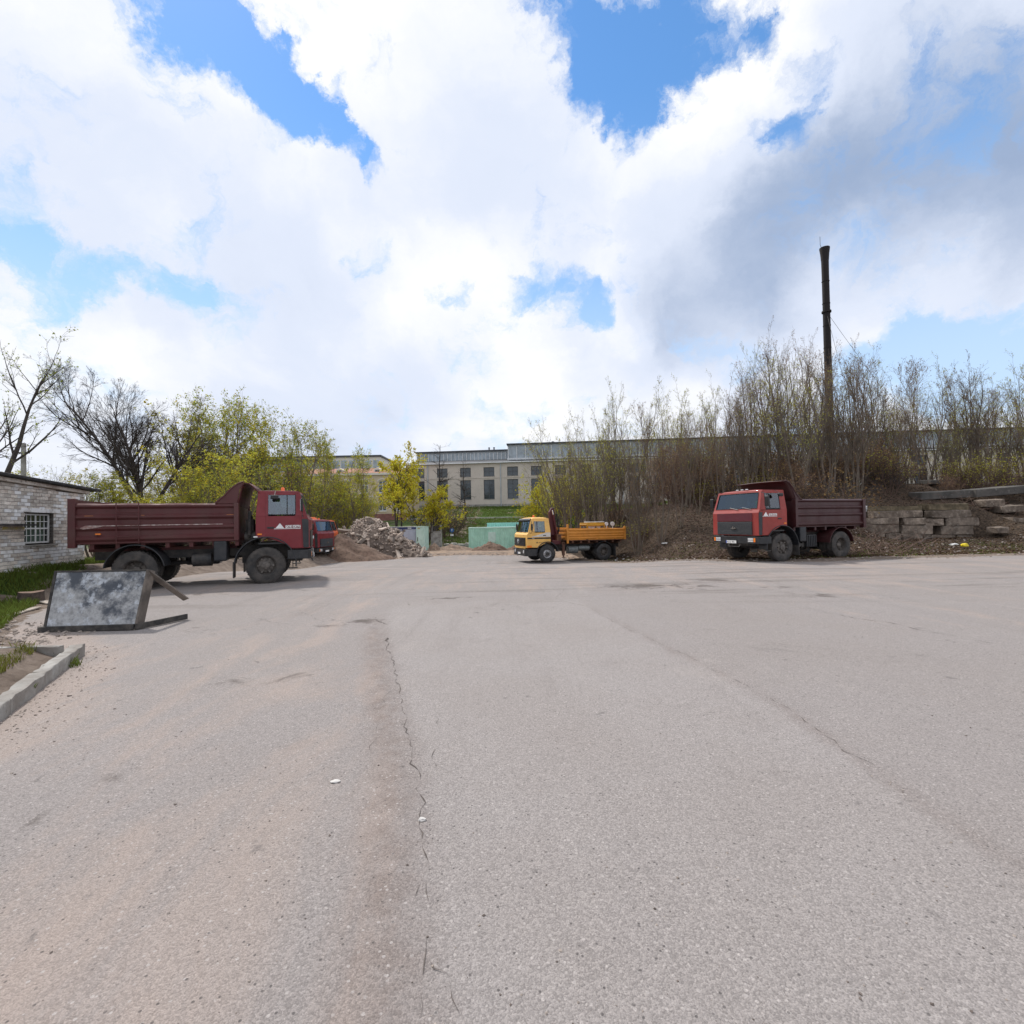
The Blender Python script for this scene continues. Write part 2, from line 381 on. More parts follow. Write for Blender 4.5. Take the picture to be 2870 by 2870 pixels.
def asphalt_material():
    m = bpy.data.materials.new('asphalt'); m.use_nodes = True; nt = m.node_tree; N = nt.nodes; L = nt.links; B = N['Principled BSDF']
    tc = N.new('ShaderNodeTexCoord')
    def noise(sc, det=6, ro=.6, vec=None, dist=0.0):
        q = N.new('ShaderNodeTexNoise'); q.inputs['Scale'].default_value = sc; q.inputs['Detail'].default_value = det; q.inputs['Roughness'].default_value = ro; q.inputs['Distortion'].default_value = dist
        L.new(vec or tc.outputs['Object'], q.inputs[0]); return q.outputs[0]
    def mr(v, a, b, lo, hi, t='SMOOTHSTEP'):
        q = N.new('ShaderNodeMapRange'); q.interpolation_type = t; L.new(v, q.inputs[0])
        for i, x in zip((1, 2, 3, 4), (a, b, lo, hi)): q.inputs[i].default_value = x
        return q.outputs[0]
    def mix(f, a, b, mode='MIX'):
        q = N.new('ShaderNodeMix'); q.data_type = 'RGBA'; q.blend_type = mode
        for i, v in ((0, f), (6, a), (7, b)):
            if isinstance(v, tuple): q.inputs[i].default_value = (*v, 1)
            elif isinstance(v, float): q.inputs[i].default_value = v
            else: L.new(v, q.inputs[i])
        return q.outputs[2]
    def mul(a, b):
        q = N.new('ShaderNodeMath'); q.operation = 'MULTIPLY'
        for i, v in enumerate((a, b)):
            if isinstance(v, float): q.inputs[i].default_value = v
            else: L.new(v, q.inputs[i])
        return q.outputs[0]
    def add(a, b):
        q = N.new('ShaderNodeMath'); q.operation = 'ADD'; L.new(a, q.inputs[0]); L.new(b, q.inputs[1]); return q.outputs[0]
    def at_(nm):
        q = N.new('ShaderNodeAttribute'); q.attribute_name = nm; return q.outputs['Fac']
    lane = mr(add(at_('lane'), mr(noise(9, 5), .2, .8, -.25, .25, 'LINEAR')), .42, .58, 0, 1)
    base = mix(lane, (.262, .238, .230), (.284, .260, .252))
    base = mix(mr(noise(.35, 6, .6), .35, .65, 0, .5), base, (.25, .222, .208))
    # dust blown and dragged over the surface, in long smears
    mp = N.new('ShaderNodeMapping'); mp.inputs['Scale'].default_value = (.8, .28, 1); mp.inputs['Rotation'].default_value = (0, 0, .25); L.new(tc.outputs['Object'], mp.inputs[0])
    dn = noise(1.4, 8, .68, mp.outputs[0], .5)
    dust = mr(add(at_('dust'), mr(dn, .3, .7, -.5, .5, 'LINEAR')), .35, 1.0, 0, .85)
    base = mix(dust, base, (.325, .268, .238))
    # dark damp / oily smears
    dk = mr(add(at_('dark'), mr(noise(2.2, 8, .7, None, .6), .3, .7, -.5, .5, 'LINEAR')), .42, .95, 0, .85)
    base = mix(dk, base, (.085, .07, .062))
    base = mix(mr(noise(.9, 9, .72), .58, .72, 0, .35), base, (.15, .135, .128))
    sm = mul(at_('seam'), mr(noise(5.5, 8, .7), .3, .7, .12, .62)); base = mix(sm, base, (.165, .128, .112))
    # traffic polish and tyre streaks running along the lot
    mp2 = N.new('ShaderNodeMapping'); mp2.inputs['Scale'].default_value = (2.6, .16, 1); mp2.inputs['Rotation'].default_value = (0, 0, -.16); L.new(tc.outputs['Object'], mp2.inputs[0])
    tk = noise(1.0, 6, .6, mp2.outputs[0], .35)
    msk = mr(noise(.22, 5, .6, None, .5), .42, .62, 0, 1); base = mix(mul(msk, mr(tk, .52, .66, 0, .26)), base, (.17, .152, .144)); base = mix(mul(msk, mr(tk, .46, .34, 0, .3)), base, (.335, .308, .292))
    mp3 = N.new('ShaderNodeMapping'); mp3.inputs['Scale'].default_value = (.12, 1.5, 1); mp3.inputs['Rotation'].default_value = (0, 0, .12); L.new(tc.outputs['Object'], mp3.inputs[0])
    far = mul(at_('farw'), mr(noise(1.2, 8, .68, mp3.outputs[0], .6), .52, .66, 0, .6)); base = mix(far, base, (.13, .112, .10))
    blot = noise(.55, 10, .74, None, .8); base = mix(mr(blot, .56, .68, 0, .3), base, (.33, .295, .275)); base = mix(mr(blot, .40, .32, 0, .35), base, (.16, .145, .138))
    oil = noise(3.1, 5, .55, None, .3); base = mix(mr(oil, .665, .73, 0, .55), base, (.10, .092, .09))
    # aggregate
    vo = N.new('ShaderNodeTexVoronoi'); vo.inputs['Scale'].default_value = 105; vo.inputs['Randomness'].default_value = 1; L.new(tc.outputs['Object'], vo.inputs[0])
    sx = N.new('ShaderNodeSeparateColor'); L.new(vo.outputs['Color'], sx.inputs[0])
    st = mr(sx.outputs[0], 0, 1, .78, 1.22, 'LINEAR')
    vg = N.new('ShaderNodeCombineColor'); [L.new(st, vg.inputs[i]) for i in range(3)]
    base = mix(mr(dust, 0, 1, .95, .55, 'LINEAR'), base, mix(1.0, base, vg.outputs[0], 'MULTIPLY'))
    vo2 = N.new('ShaderNodeTexVoronoi'); vo2.inputs['Scale'].default_value = 46; L.new(tc.outputs['Object'], vo2.inputs[0])
    s2 = N.new('ShaderNodeSeparateColor'); L.new(vo2.outputs['Color'], s2.inputs[0])
    pale = mul(mr(s2.outputs[1], .88, .93, 0, .75), mr(vo2.outputs['Distance'], .25, .42, 1, 0))
    base = mix(pale, base, (.42, .385, .37))
    dkst = mul(mr(s2.outputs[2], .965, .985, 0, .7), mr(vo2.outputs['Distance'], .2, .34, 1, 0))
    base = mix(dkst, base, (.06, .055, .055))
    sp = noise(160, 3, .7)
    base = mix(.8, base, mix(mr(sp, .3, .7, 0, 1, 'LINEAR'), (.6, .6, .6), (1.33, 1.33, 1.33)), 'MULTIPLY')
    L.new(base, B.inputs['Base Color']); B.inputs['Roughness'].default_value = .9; B.inputs['Specular IOR Level'].default_value = .25
    hgt = add(add(mul(vo.outputs['Distance'], -.55), mul(sp, .6)), mul(noise(7, 6, .6), 1.2))
    b = N.new('ShaderNodeBump'); b.inputs['Distance'].default_value = .006; b.inputs['Strength'].default_value = .9; L.new(hgt, b.inputs['Height']); L.new(b.outputs[0], B.inputs['Normal'])
    return m
def build_asphalt():
    xs = axis([(-46, -16, 1.0), (-16, -8, .3), (-8, 8, .12), (8, 26, .35), (26, 48, 2)])
    ys = axis([(-40, -2, 2.5), (-2, 1.2, .3), (1.2, 12, .12), (12, 24, .3), (24, 46, .45)])
    lx0 = table([(0, -.25), (1.8, -.34), (2.4, -.46), (3.4, -.67), (4.75, -1.06), (7.5, -1.9), (9.9, -2.56), (10.5, -2.6), (40, -2.6)])
    lx1 = table([(0, 2.5), (2.5, 2.48), (3.7, 2.48), (4.6, 2.45), (5.5, 2.38), (6.6, 2.14), (8.2, 1.85), (10.7, 1.5), (40, 1.5)])
    lane, dust, dark, seam, V = [], [], [], [], []
    for y in ys:
        for x in xs:
            V.append((x, y, h_lot(x, y)))
            e = 0.06 * nz(x * 2, y * 2, 3, 3)
            lane.append(.75 * sst(-.3, .3, min(x + e - lx0(y), lx1(y) + e - x, (11.2 + .6 * nz(x, 1, 1, 3)) - y)))
            s = -outside(x, y)
            dd = 0.62 * (1 - sst(0, 2.6, s))
            dd = max(dd, .55 * sst(.0, .9, lx0(y) - x) * (1 - sst(1.5, 5.5, lx0(y) - x)))       # brown wheel path left of the seam
            dd = max(dd, .5 * math.exp(-((x - lx0(y) + .22) / .28) ** 2) * (1 - sst(8, 11, y)))
            dd = max(dd, .55 * sst(10, 14, y) * (1 - .4 * sst(24, 34, y)))
            dd = max(dd, .4 * sst(3.5, 8, x) * sst(4, 9, y))
            if x < -4 and y < 9: dd = max(dd, .9 * (1 - sst(.3, 2.2, x - xl(y))))
            dust.append(dd)
            k = 0.0
            for (cx, cy, rx, ry, w) in ((3.4, 13.2, 1.3, .55, 1.0), (5.6, 14.2, 1.0, .4, .9), (4.7, 13.0, .8, .35, .9), (6.7, 12.6, .8, .4, .7), (-2.75, 9.2, .45, .28, .95), (-3.3, 8.8, .6, .25, .6), (-5.2, 8.6, 1.4, .5, .45), (-3.2, 5.8, 1.3, .8, .4), (7.0, 11.2, 1.4, .5, .6), (-1.5, 11.7, .7, .2, .9), (-8, 13.3, 2.5, .8, .5), (-3.2, 3.5, .9, 1.0, .35)):
                k = max(k, w * math.exp(-((x - cx) / rx) ** 2 - ((y - cy) / ry) ** 2))
            seam.append(math.exp(-(abs(x - lx0(y) + .17) / .19) ** 3) * (1 - sst(7.5, 10.5, y)) + .55 * math.exp(-(abs(x - lx1(y)) / .06) ** 2) * (1 - sst(9, 11, y)))
            dark.append(k)
    mb = MB(); c = len(xs)
    mb.v = V; mb.f = [(i * c + j, i * c + j + 1, (i + 1) * c + j + 1, (i + 1) * c + j) for i in range(len(ys) - 1) for j in range(c - 1)]
    o = mb.obj('asphalt', asphalt_material(), None, smooth='all', fix=False)
    attr(o.data, 'seam', seam); attr(o.data, 'farw', [sst(9, 13, v[1]) for v in V]); attr(o.data, 'lane', lane); attr(o.data, 'dust', dust); attr(o.data, 'dark', dark)
    return struct(o)
GROUND = build_ground(); ASPHALT = build_asphalt()
def top(x, y): return max(h_ground(x, y), h_lot(x, y) if (-46 < x < 48 and -40 < y < 46) else -99)
M_crack = material('crack', (.085, .070, .062), .95, var=.4, vscale=12)
def crack(pts, w, parent=ASPHALT, seed=0, wob=.05):
    """a broken, uneven crack laid along ground points"""
    r = random.Random(seed); L_ = []; R_ = []; path = []
    for (a, b) in zip(pts[:-1], pts[1:]):
        a, b = Vector(a), Vector(b); n_ = max(2, int((b - a).length / .06))
        for i in range(n_): path.append(a.lerp(b, i / n_))
    off = 0
    for i, p in enumerate(path):
        d = (path[min(i + 1, len(path) - 1)] - path[max(i - 1, 0)]).normalized(); nrm = Vector((-d.y, d.x))
        off = off * .8 + r.uniform(-1, 1) * wob * .5
        ww = w * .75 * (r.uniform(.1, 1.0) ** 1.5 if r.random() > .3 else .02) * min(1, i / 5 + .2, (len(path) - i) / 5 + .1)
        q = p + nrm * off
        L_.append(q + nrm * ww / 2); R_.append(q - nrm * ww / 2)
    mb = MB(); mb.grid([[(p.x, p.y, h_lot(p.x, p.y) + .004) for p in L_], [(p.x, p.y, h_lot(p.x, p.y) + .004) for p in R_]])
    return mb.obj('crack', M_crack, parent, fix=False)
def pix(*pp): return [onz(x, y, 0).xy for x, y in pp]
for i, (pp, w) in enumerate([
    ([(1085, 1800), (1110, 1900), (1140, 2020), (1165, 2150), (1180, 2300), (1186, 2420), (1190, 2600), (1194, 2920)], .014),
    ([(1190, 2672), (1235, 2700), (1270, 2740), (1290, 2790), (1305, 2900)], .013),
    ([(1220, 2010), (1230, 2050), (1222, 2090), (1215, 2170)], .008),
    ([(1690, 1640), (1760, 1652), (1820, 1650)], .09), ([(1860, 1628), (1930, 1633)], .08), ([(2040, 1662), (2100, 1668)], .07), ([(2230, 1700), (2300, 1708)], .06), ([(1580, 1650), (1560, 1680), (1640, 1700)], .02), ([(1270, 1700), (1400, 1712), (1540, 1700)], .012), ([(820, 1700), (900, 1740), (1050, 1735)], .016), ([(2700, 1700), (2790, 1706)], .03), ([(1120, 1905), (1060, 2000), (1040, 2120)], .008), ([(1186, 2420), (1120, 2520), (1110, 2620)], .007), ([(1640, 1700), (1760, 1760), (1900, 1830), (2050, 1902), (2200, 1990), (2330, 2075), (2470, 2165)], .010),
    ([(2290, 1710), (2400, 1733), (2500, 1745), (2600, 1768), (2740, 1795), (2850, 1818)], .022),
    ([(2560, 1835), (2650, 1845)], .02), ([(2440, 1718), (2570, 1728)], .03), ([(2820, 1630), (2870, 1637)], .05),
    ([(2130, 1590 + 40), (2210, 1634)], .07), ([(1900, 1650), (1990, 1655)], .10), ([(1050, 1730), (1060, 1738), (1085, 1748), (1095, 1752)], .06),
    ([(1075, 1780), (1082, 1800), (1085, 1812)], .06), ([(1145, 1690), (1162, 1702)], .035), ([(1135, 1673), (1165, 1674)], .06),
    ([(700, 1730), (760, 1745), (830, 1750)], .02), ([(230, 1850), (420, 1790), (620, 1770)], .012), ([(2600, 1692), (2680, 1702)], .05)]):
    crack(pix(*pp), w, seed=i + 3)
# ------------------------------------------------------------------ trucks
M_rubber = material('rubber', (.035, .034, .034), .85, var=.25, vscale=6, col2=(.13, .11, .095), amt2=.6, scale2=5, thr=.52, soft=.2, bump=.004, bscale=40)
M_rubber2 = material('clean_rubber', (.022, .022, .024), .7, var=.25, vscale=6, col2=(.10, .095, .09), amt2=.5, scale2=5, thr=.52, soft=.2, bump=.003, bscale=40)
M_chassis = material('chassis_black', (.022, .022, .024), .65, var=.3, col2=(.14, .12, .10), amt2=.7, scale2=3, thr=.55, soft=.2)
M_black = material('black_plastic', (.018, .019, .022), .42, var=.2, col2=(.07, .065, .06), amt2=.4, scale2=4, thr=.58)
M_fender = material('fender_black', (.016, .019, .025), .38, var=.2, col2=(.09, .08, .075), amt2=.35, scale2=3, thr=.56, soft=.2)
M_rim = material('rim_grey', (.16, .14, .125), .7, .2, var=.3, col2=(.05, .045, .04), amt2=.7, scale2=9, thr=.5)
M_alu = material('alu_rim', (.55, .55, .56), .4, .7, var=.15, col2=(.2, .18, .16), amt2=.5, scale2=8, thr=.55)
M_chrome = material('chrome', (.75, .75, .75), .18, .95, var=.05)
M_white = material('white_paint', (.80, .80, .80), .5, var=.05, col2=(.5, .46, .42), amt2=.4, scale2=6, thr=.6)
M_amber = material('amber_lens', (.85, .22, .02), .25, var=.1, vscale=20)
M_beacon = material('beacon_orange', (.90, .17, .04), .25, var=.1)
M_red_lens = material('red_lens', (.5, .03, .02), .25, var=.1)
M_lamp = material('lamp_glass', (.78, .80, .82), .12, .35, var=.12, vscale=40)
M_plate = material('plate_white', (.80, .80, .78), .45, var=.05)
M_plate_blue = material('plate_blue', (.02, .08, .45), .45, var=.05)
M_dark = material('dark_letter', (.02, .02, .03), .5, var=.05)
M_hose = material('steel_dull', (.12, .115, .11), .55, .5, var=.3, col2=(.05, .04, .035), amt2=.6, scale2=7, thr=.5)
M_seat = material('seat_fabric', (.05, .05, .055), .9, var=.3)
M_vest = material('hivis_fabric', (.32, .75, .05), .8, var=.15)
M_glass = glass_mat('cab_glass', (.14, .28, .46), .3, gcol=(.62, .8, 1.0))  # tinted windscreen; blue in tint and gloss also imitates a blue-sky reflection
M_glass_side = glass_mat('side_glass', (.55, .66, .72), .42)
M_mirror = material('mirror_back', (.014, .014, .016), .4, var=.2)
M_rust = material('rusty_steel', (.16, .075, .045), .8, .2, var=.4, col2=(.06, .035, .03), amt2=.7, scale2=5, thr=.5)
def paint(name, col, dirt=.4, dcol=(.16, .10, .085), rough=.42, **k):
    return material(name, col, rough, var=.10, vscale=2.2, col2=dcol, amt2=dirt, scale2=1.7, thr=.58, soft=.2, col3=(col[0] * .35 + .02, col[1] * .35 + .015, col[2] * .35 + .012), amt3=.55, scale3=11, thr3=.63, coat=.12, bump=.0006, bscale=9, rough2=rough + .25, **k)
def wheel(parent, x, y, side, r, w, dual=False, alu=False, rub=None, front=True, clean=False):
    """side = +1 outer face towards +y"""
    e = empty('wheel', (x, y, r)); e.parent = parent
    s = side; h = w / 2; rr = r * .50
    prof = [(-h * .78, rr), (-h, rr * 1.12), (-h * 1.04, r * .80), (-h * .92, r * .95), (-h * .75, r * .995), (h * .75, r * .995), (h * .92, r * .95), (h * 1.04, r * .80), (h, rr * 1.12), (h * .78, rr)]
    m = MB().lathe([(a * s, q) for a, q in prof], (0, 0, 0), 'y', 40)
    for i in range(36):                                                   # tread lugs
        t = 2 * math.pi * i / 36
        for q in (-1, 1):
            c = Vector((math.cos(t + q * .04) * r * .992, q * h * .58, math.sin(t + q * .04) * r * .992))
            m.box(c, (.022, h * .62, r * .085), Matrix.Rotation(-t - q * .04, 3, 'Y'))
    m.obj('tyre', rub or M_rubber, e, smooth=True)
    rm = M_alu if alu else M_rim
    k = MB()
    if front:
        k.lathe([(h * .70 * s, rr * 1.13), (h * .86 * s, rr * 1.12), (h * .84 * s, rr * 1.03), (h * .35 * s, rr * .98), (h * .30 * s, rr * .92), (h * .62 * s, rr * .68), (h * .66 * s, rr * .42), (h * .70 * s, rr * .40)], (0, 0, 0), 'y', 32)
    else:
        k.lathe([(h * .70 * s, rr * 1.13), (h * .86 * s, rr * 1.12), (h * .84 * s, rr * 1.03), (-h * .4 * s, rr * .98), (-h * .55 * s, rr * .9), (-h * .5 * s, rr * .6), (-h * .45 * s, rr * .42), (-h * .4 * s, .001)], (0, 0, 0), 'y', 32)
    ro = k.obj('rim', rm, e, smooth=True)
    hb = MB(); y0 = (h * .55 if front else -h * .5) * s; y1 = (h * 1.12 if front else h * .35) * s
    hb.lathe([(y0, rr * .44), (y1 * .8 + y0 * .2, rr * .42), (y1 * .97, rr * .30), (y1, rr * .24), (y1, .001)], (0, 0, 0), 'y', 20)
    hb.obj('hub', M_rim if not alu else M_chassis, e, smooth=True)
    bo = MB(); nb = 10 if alu else 6
    for i in range(nb):
        t = 2 * math.pi * i / nb; q = rr * (.60 if alu else .78); yy = (h * .60 if front else -h * .48) * s
        if alu: bo.cyl((math.cos(t) * q, yy, math.sin(t) * q), (math.cos(t) * q, yy + .02 * s, math.sin(t) * q), rr * .13, 8)
        else:
            bo.cyl((math.cos(t) * q, yy, math.sin(t) * q), (math.cos(t) * q, yy + .07 * s, math.sin(t) * q), rr * .10, 8)
            bo.box((math.cos(t) * rr * .62, yy - .01 * s, math.sin(t) * rr * .62), (rr * .5, .07, rr * .2), Matrix.Rotation(-t, 3, 'Y'))
    bo.obj('rim_bolts', M_chassis if alu else M_rim, e, smooth=True)
    return e
def arc_strip(cx, cz, r, t, a0, a1, y0, y1, n=18, lip=.0):
    m = MB(); P = []
    for i in range(n + 1):
        a = math.radians(lerp(a0, a1, i / n)); P.append((math.cos(a), math.sin(a)))
    poly = [(cx + c * (r + t), cz + s * (r + t)) for c, s in P] + [(cx + c * r, cz + s * r) for c, s in reversed(P)]
    n2 = len(P)
    # quads so the strip tessellates cleanly
    for i in range(n2 - 1):
        q = [poly[i], poly[i + 1], poly[2 * n2 - 2 - i], poly[2 * n2 - 1 - i]]
        m.prism(q, y0, y1)
    return m
def cab_side(C):
    """returns (lower polygon, door polygon, y(z))"""
    yb, yr, zb, zt = C['w'], C['wr'], C['zbelt'], C['ztop']
    yz = lambda z: yb - .03 * sst(1.5, .9, z) if z <= zb else lerp(yb, yr, (z - zb) / (zt - zb))
    return yz
def build_cab(root, C, P):
    """C dimensions, P paints. x forward, front axle under x=0"""
    yz = cab_side(C)
    zb, zt, z0 = C['zbelt'], C['ztop'], C['zbot']; xb, xrb, xrf, xa, xn = C['xback'], C['xroofb'], C['xrooff'], C['xapil'], C['xnose']
    ra, zc = C['arch'], C['wr_z']
    def arc(a0, a1, n=12): return [(math.cos(math.radians(lerp(a0, a1, i / n))) * ra, zc + math.sin(math.radians(lerp(a0, a1, i / n))) * ra) for i in range(n + 1)]
    a_f = math.degrees(math.asin((z0 - zc) / ra)); a_b = 180 - math.degrees(math.acos(min(1, -xb / ra))) if -xb < ra else 150
    a_d = math.degrees(math.acos(C['doorb'] / ra))
    wx0, wx1, wz0, wz1 = C['win']
    body = MB(); th = .04
    for s in (-1, 1):
        def fn(x, y, z, s=s): return (x, s * (yz(z) - (th if y else 0)), z)
        lower = [(xb, zb), (xa, zb), (xn, zb - .13), (xn, z0)] + arc(a_f, a_b)
        body.prism(lower, 0, 1, fn)
        body.prism([(xb, zb), (xrb, zt), (wx0, zt), (wx0, zb)], 0, 1, fn)
        body.prism([(wx0, wz1), (wx0, zt), (xrf - .1, zt), (wx1, wz1)], 0, 1, fn)
        body.prism([(wx1, zb), (wx1, wz1), (xrf - .1, zt), (xrf, zt - .03), (xa, zb)], 0, 1, fn)
    # back wall with window, front lower wall, floor
    w0 = C['w'] - .045
    def bw(y0, y1, za, zbb):
        pts = []
        for z in (za, zbb):
            x = xb if z <= zb else lerp(xb, xrb, (z - zb) / (zt - zb)); k = (yz(z) - .045) / w0
            pts.append((x, z, k))
        (xa_, za_, ka), (xb_, zb_, kb) = pts
        body.add([(xa_, y0 * ka, za_), (xa_, y1 * ka, za_), (xb_, y1 * kb, zb_), (xb_, y0 * kb, zb_), (xa_ + .03, y0 * ka, za_), (xa_ + .03, y1 * ka, za_), (xb_ + .03, y1 * kb, zb_), (xb_ + .03, y0 * kb, zb_)],
                 [(0, 1, 2, 3), (7, 6, 5, 4), (0, 4, 5, 1), (1, 5, 6, 2), (2, 6, 7, 3), (3, 7, 4, 0)])
    zlow = zc + math.sin(math.radians(a_b)) * ra
    bw(-w0, w0, zlow, zb); bw(-w0, -.75, zb, zt - .02); bw(.75, w0, zb, zt - .02); bw(-.75, .75, zt - .2, zt - .02); bw(-.75, .75, zb, zb + .12)
    body.obj('cab_body', P['cab'], root, bevel=.008)
    # roof: gently crowned and overhanging
    R = MB(); nx, ny = 10, 10; hv = []
    for i in range(nx + 1):
        t = i / nx; x = lerp(xrb - .015, xrf + .03, t); row = []
        for j in range(ny + 1):
            u = lerp(-1, 1, j / ny); ed = max(abs(u), abs(2 * t - 1) * .96)
            z = zt - .02 + C['crown'] * (1 - ed ** 4) - .03 * sst(.93, 1, ed)
            row.append((x - (.05 * u * u * sst(.5, 1, t)), u * (C['wr'] + .015), z))
        hv.append(row)
    R.grid(hv); o = R.obj('roof', P['roof'], root, smooth='all')
    sol = o.modifiers.new('thick', 'SOLIDIFY'); sol.thickness = .05; sol.offset = -1
    # doors, slightly proud, with their window frames
    for s in (-1, 1):
        dr = MB(); e = .009
        def fd(x, y, z, s=s): return (x, s * (yz(z) + e - (.02 if y else 0)), z)
        low = [(C['doora'], zb), (C['doorb2'], zb), (C['doorb2'], z0 + .02)] + [q for q in arc(a_f + 2, a_d) if q[0] > C['doora']]
        zz = math.sqrt(max(.01, (ra + .02) ** 2 - C['doora'] ** 2)) + zc
        low += [(C['doora'], zz)]
        dr.prism(low, 0, 1, fd)
        fx0 = wx0 - .06; f2 = wx1 + .05
        dr.prism([(C['doora'], zb), (C['doora'] + .02, wz1 + .06), (wx0, wz1 + .06), (wx0, zb)], 0, 1, fd)
        dr.prism([(wx0, wz1), (wx0, wz1 + .06), (wx1, wz1 + .06), (wx1, wz1)], 0, 1, fd)
        d = dr.obj('door', P['cab'], root, bevel=.006)
        if P.get('door_label'): d['label'] = P['door_label']
        MB().b2(C['doora'] + .05, C['doora'] + .24, *sorted((s * (yz(1.7) + .008), s * (yz(1.7) + .03))), C['zhandle'] - .025, C['zhandle'] + .025).obj('handle', M_black, d, bevel=.006)
        g = MB(); gi = .012
        def fg(x, y, z, s=s): return (x, s * (yz(z) - gi - (.006 if y else 0)), z)
        g.prism([(wx0, wz0), (wx0, wz1), (C['wsplit'], wz1), (C['wsplit'], wz0)], 0, 1, fg); g.obj('side_window', M_glass_side, root)
        g = MB(); g.prism([(C['wsplit'] + .03, wz0), (C['wsplit'] + .03, wz1), (wx1, wz1), (wx1 + C['wslant'], wz0)], 0, 1, fg); g.obj('quarter_window', M_glass_side, root)
        tr = MB()
        def ft(x, y, z, s=s): return (x, s * (yz(z) + .006 - (.03 if y else 0)), z)
        bz = .022
        for q in ([(wx0 - bz, wz0 - bz), (wx0 - bz, wz1 + bz), (wx0, wz1), (wx0, wz0)], [(wx0 - bz, wz1 + bz), (wx1 + bz, wz1 + bz), (wx1, wz1), (wx0, wz1)],
                  [(wx0 - bz, wz0 - bz), (wx0, wz0), (wx1 + C['wslant'], wz0), (wx1 + C['wslant'] + bz, wz0 - bz)], [(wx1, wz1), (wx1 + bz, wz1 + bz), (wx1 + C['wslant'] + bz, wz0 - bz), (wx1 + C['wslant'], wz0)],
                  [(C['wsplit'], wz0), (C['wsplit'], wz1), (C['wsplit'] + .03, wz1), (C['wsplit'] + .03, wz0)]):
            tr.prism(q, 0, 1, ft)
        tr.obj('window_seal', M_black, root)
    # windscreen: curved pane in a frame
    ny = 12
    def wsp(u, v, off=0.0):
        """u across -1..1, v 0 bottom..1 top"""
        x = lerp(xa, xrf, v) + C['wsbulge'] * (1 - u * u) + off; z = lerp(zb + .0, zt - .03, v); return (x, u * lerp(yz(zb), C['wr'], v), z)
    fr = MB(); gl = MB(); v0, v1, u0 = C['wsv0'], C['wsv1'], C['wsu']
    us = [lerp(-1, 1, j / ny) for j in range(ny + 1)]; ui = [u * u0 for u in us]
    def strip(A, B):
        fr.grid([A, B])
    for j in range(ny):
        for (va, vb) in ((0, v0), (v1, 1)):
            a, b = us[j], us[j + 1]
            o_ = len(fr.v); q = [wsp(a, va), wsp(b, va), wsp(b, vb), wsp(a, vb)]; q2 = [(x - .04, y, z) for x, y, z in q]
            fr.add(q + q2, [(0, 1, 2, 3), (7, 6, 5, 4), (0, 4, 5, 1), (2, 6, 7, 3)])
    for s in (-1, 1):
        q = [wsp(s * u0, v0), wsp(s, v0), wsp(s, v1), wsp(s * u0, v1)]; q2 = [(x - .04, y, z) for x, y, z in q]
        fr.add(q + q2, [(0, 1, 2, 3), (7, 6, 5, 4), (0, 4, 7, 3), (1, 5, 6, 2)])
    fr.obj('windscreen_frame', P['cab'], root)
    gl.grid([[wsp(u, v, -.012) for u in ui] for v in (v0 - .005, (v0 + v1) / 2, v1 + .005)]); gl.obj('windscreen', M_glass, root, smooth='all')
    sl = MB()
    for v, dv in ((v0, -1), (v1, 1)):
        for j in range(ny):
            a, b = ui[j], ui[j + 1]; p, q = wsp(a, v, .004), wsp(b, v, .004); sl.cyl(p, q, .014, 5)
    for s in (-1, 1): sl.cyl(wsp(s * u0, v0, .004), wsp(s * u0, v1, .004), .014, 5)
    sl.obj('windscreen_seal', M_black, root)
    # wipers
    wp = MB()
    for yy in C['wipers']:
        a = Vector(wsp(yy / C['w'], .02, .02)); b = Vector(wsp((yy - .45) / C['w'], v0 + .06, .03)); wp.cyl(a, b, .011, 5)
    wp.obj('wipers', M_black, root)
    # nose panel under the windscreen
    nb = MB(); zt0 = zb
    def npan(y0, y1, za, zb_, x0=None, dx=0, thk=.05):
        n_ = 8; x0 = xn if x0 is None else x0
        for j in range(n_):
            a, b = lerp(y0, y1, j / n_), lerp(y0, y1, (j + 1) / n_)
            f = lambda y: x0 + C['nosebulge'] * (1 - (y / C['w']) ** 2) + dx
            q = [(f(a), a, za), (f(b), b, za), (f(b), b, zb_), (f(a), a, zb_)]; q2 = [(x - thk, y, z) for x, y, z in q]
            nb.add(q + q2, [(0, 1, 2, 3), (7, 6, 5, 4), (0, 4, 5, 1), (2, 6, 7, 3)] + ([(0, 4, 7, 3)] if j == 0 else []) + ([(1, 5, 6, 2)] if j == n_ - 1 else []))
    w1 = C['w'] - .002
    npan(-w1, w1, z0, zb - .12)
    for j in range(8):      # sloped cowl
        a, b = lerp(-w1, w1, j / 8), lerp(-w1, w1, (j + 1) / 8); f = lambda y: xn + C['nosebulge'] * (1 - (y / C['w']) ** 2)
        nb.add([(f(a), a, zb - .12), (f(b), b, zb - .12), wsp(b / w1, 0), wsp(a / w1, 0)], [(0, 1, 2, 3)])
    nb.obj('nose_panel', P['cab'], root)
    for fnc in C['front']: fnc(root, C, P, npan)
    # interior
    it = MB()
    it.b2(xb + .06, xn - .1, -w0 + .05, w0 - .05, z0 + .15, z0 + .2); it.obj('cab_floor', M_black, root)
    ds = MB(); ds.b2(xa - .28, xa - .06, -w0 + .08, w0 - .08, zb - .34, zb - .02); ds.obj('dashboard', M_black, root, bevel=.03)
    for s in (-1, 1):
        st = MB(); st.b2(xb + .15, xb + .62, s * .55 - .24, s * .55 + .24, zb - .58, zb - .44); st.box((xb + .2, s * .55, zb - .12), (.12, .46, .66), Matrix.Rotation(-.12, 3, 'Y'))
        st.obj('seat', M_seat, root, bevel=.04)
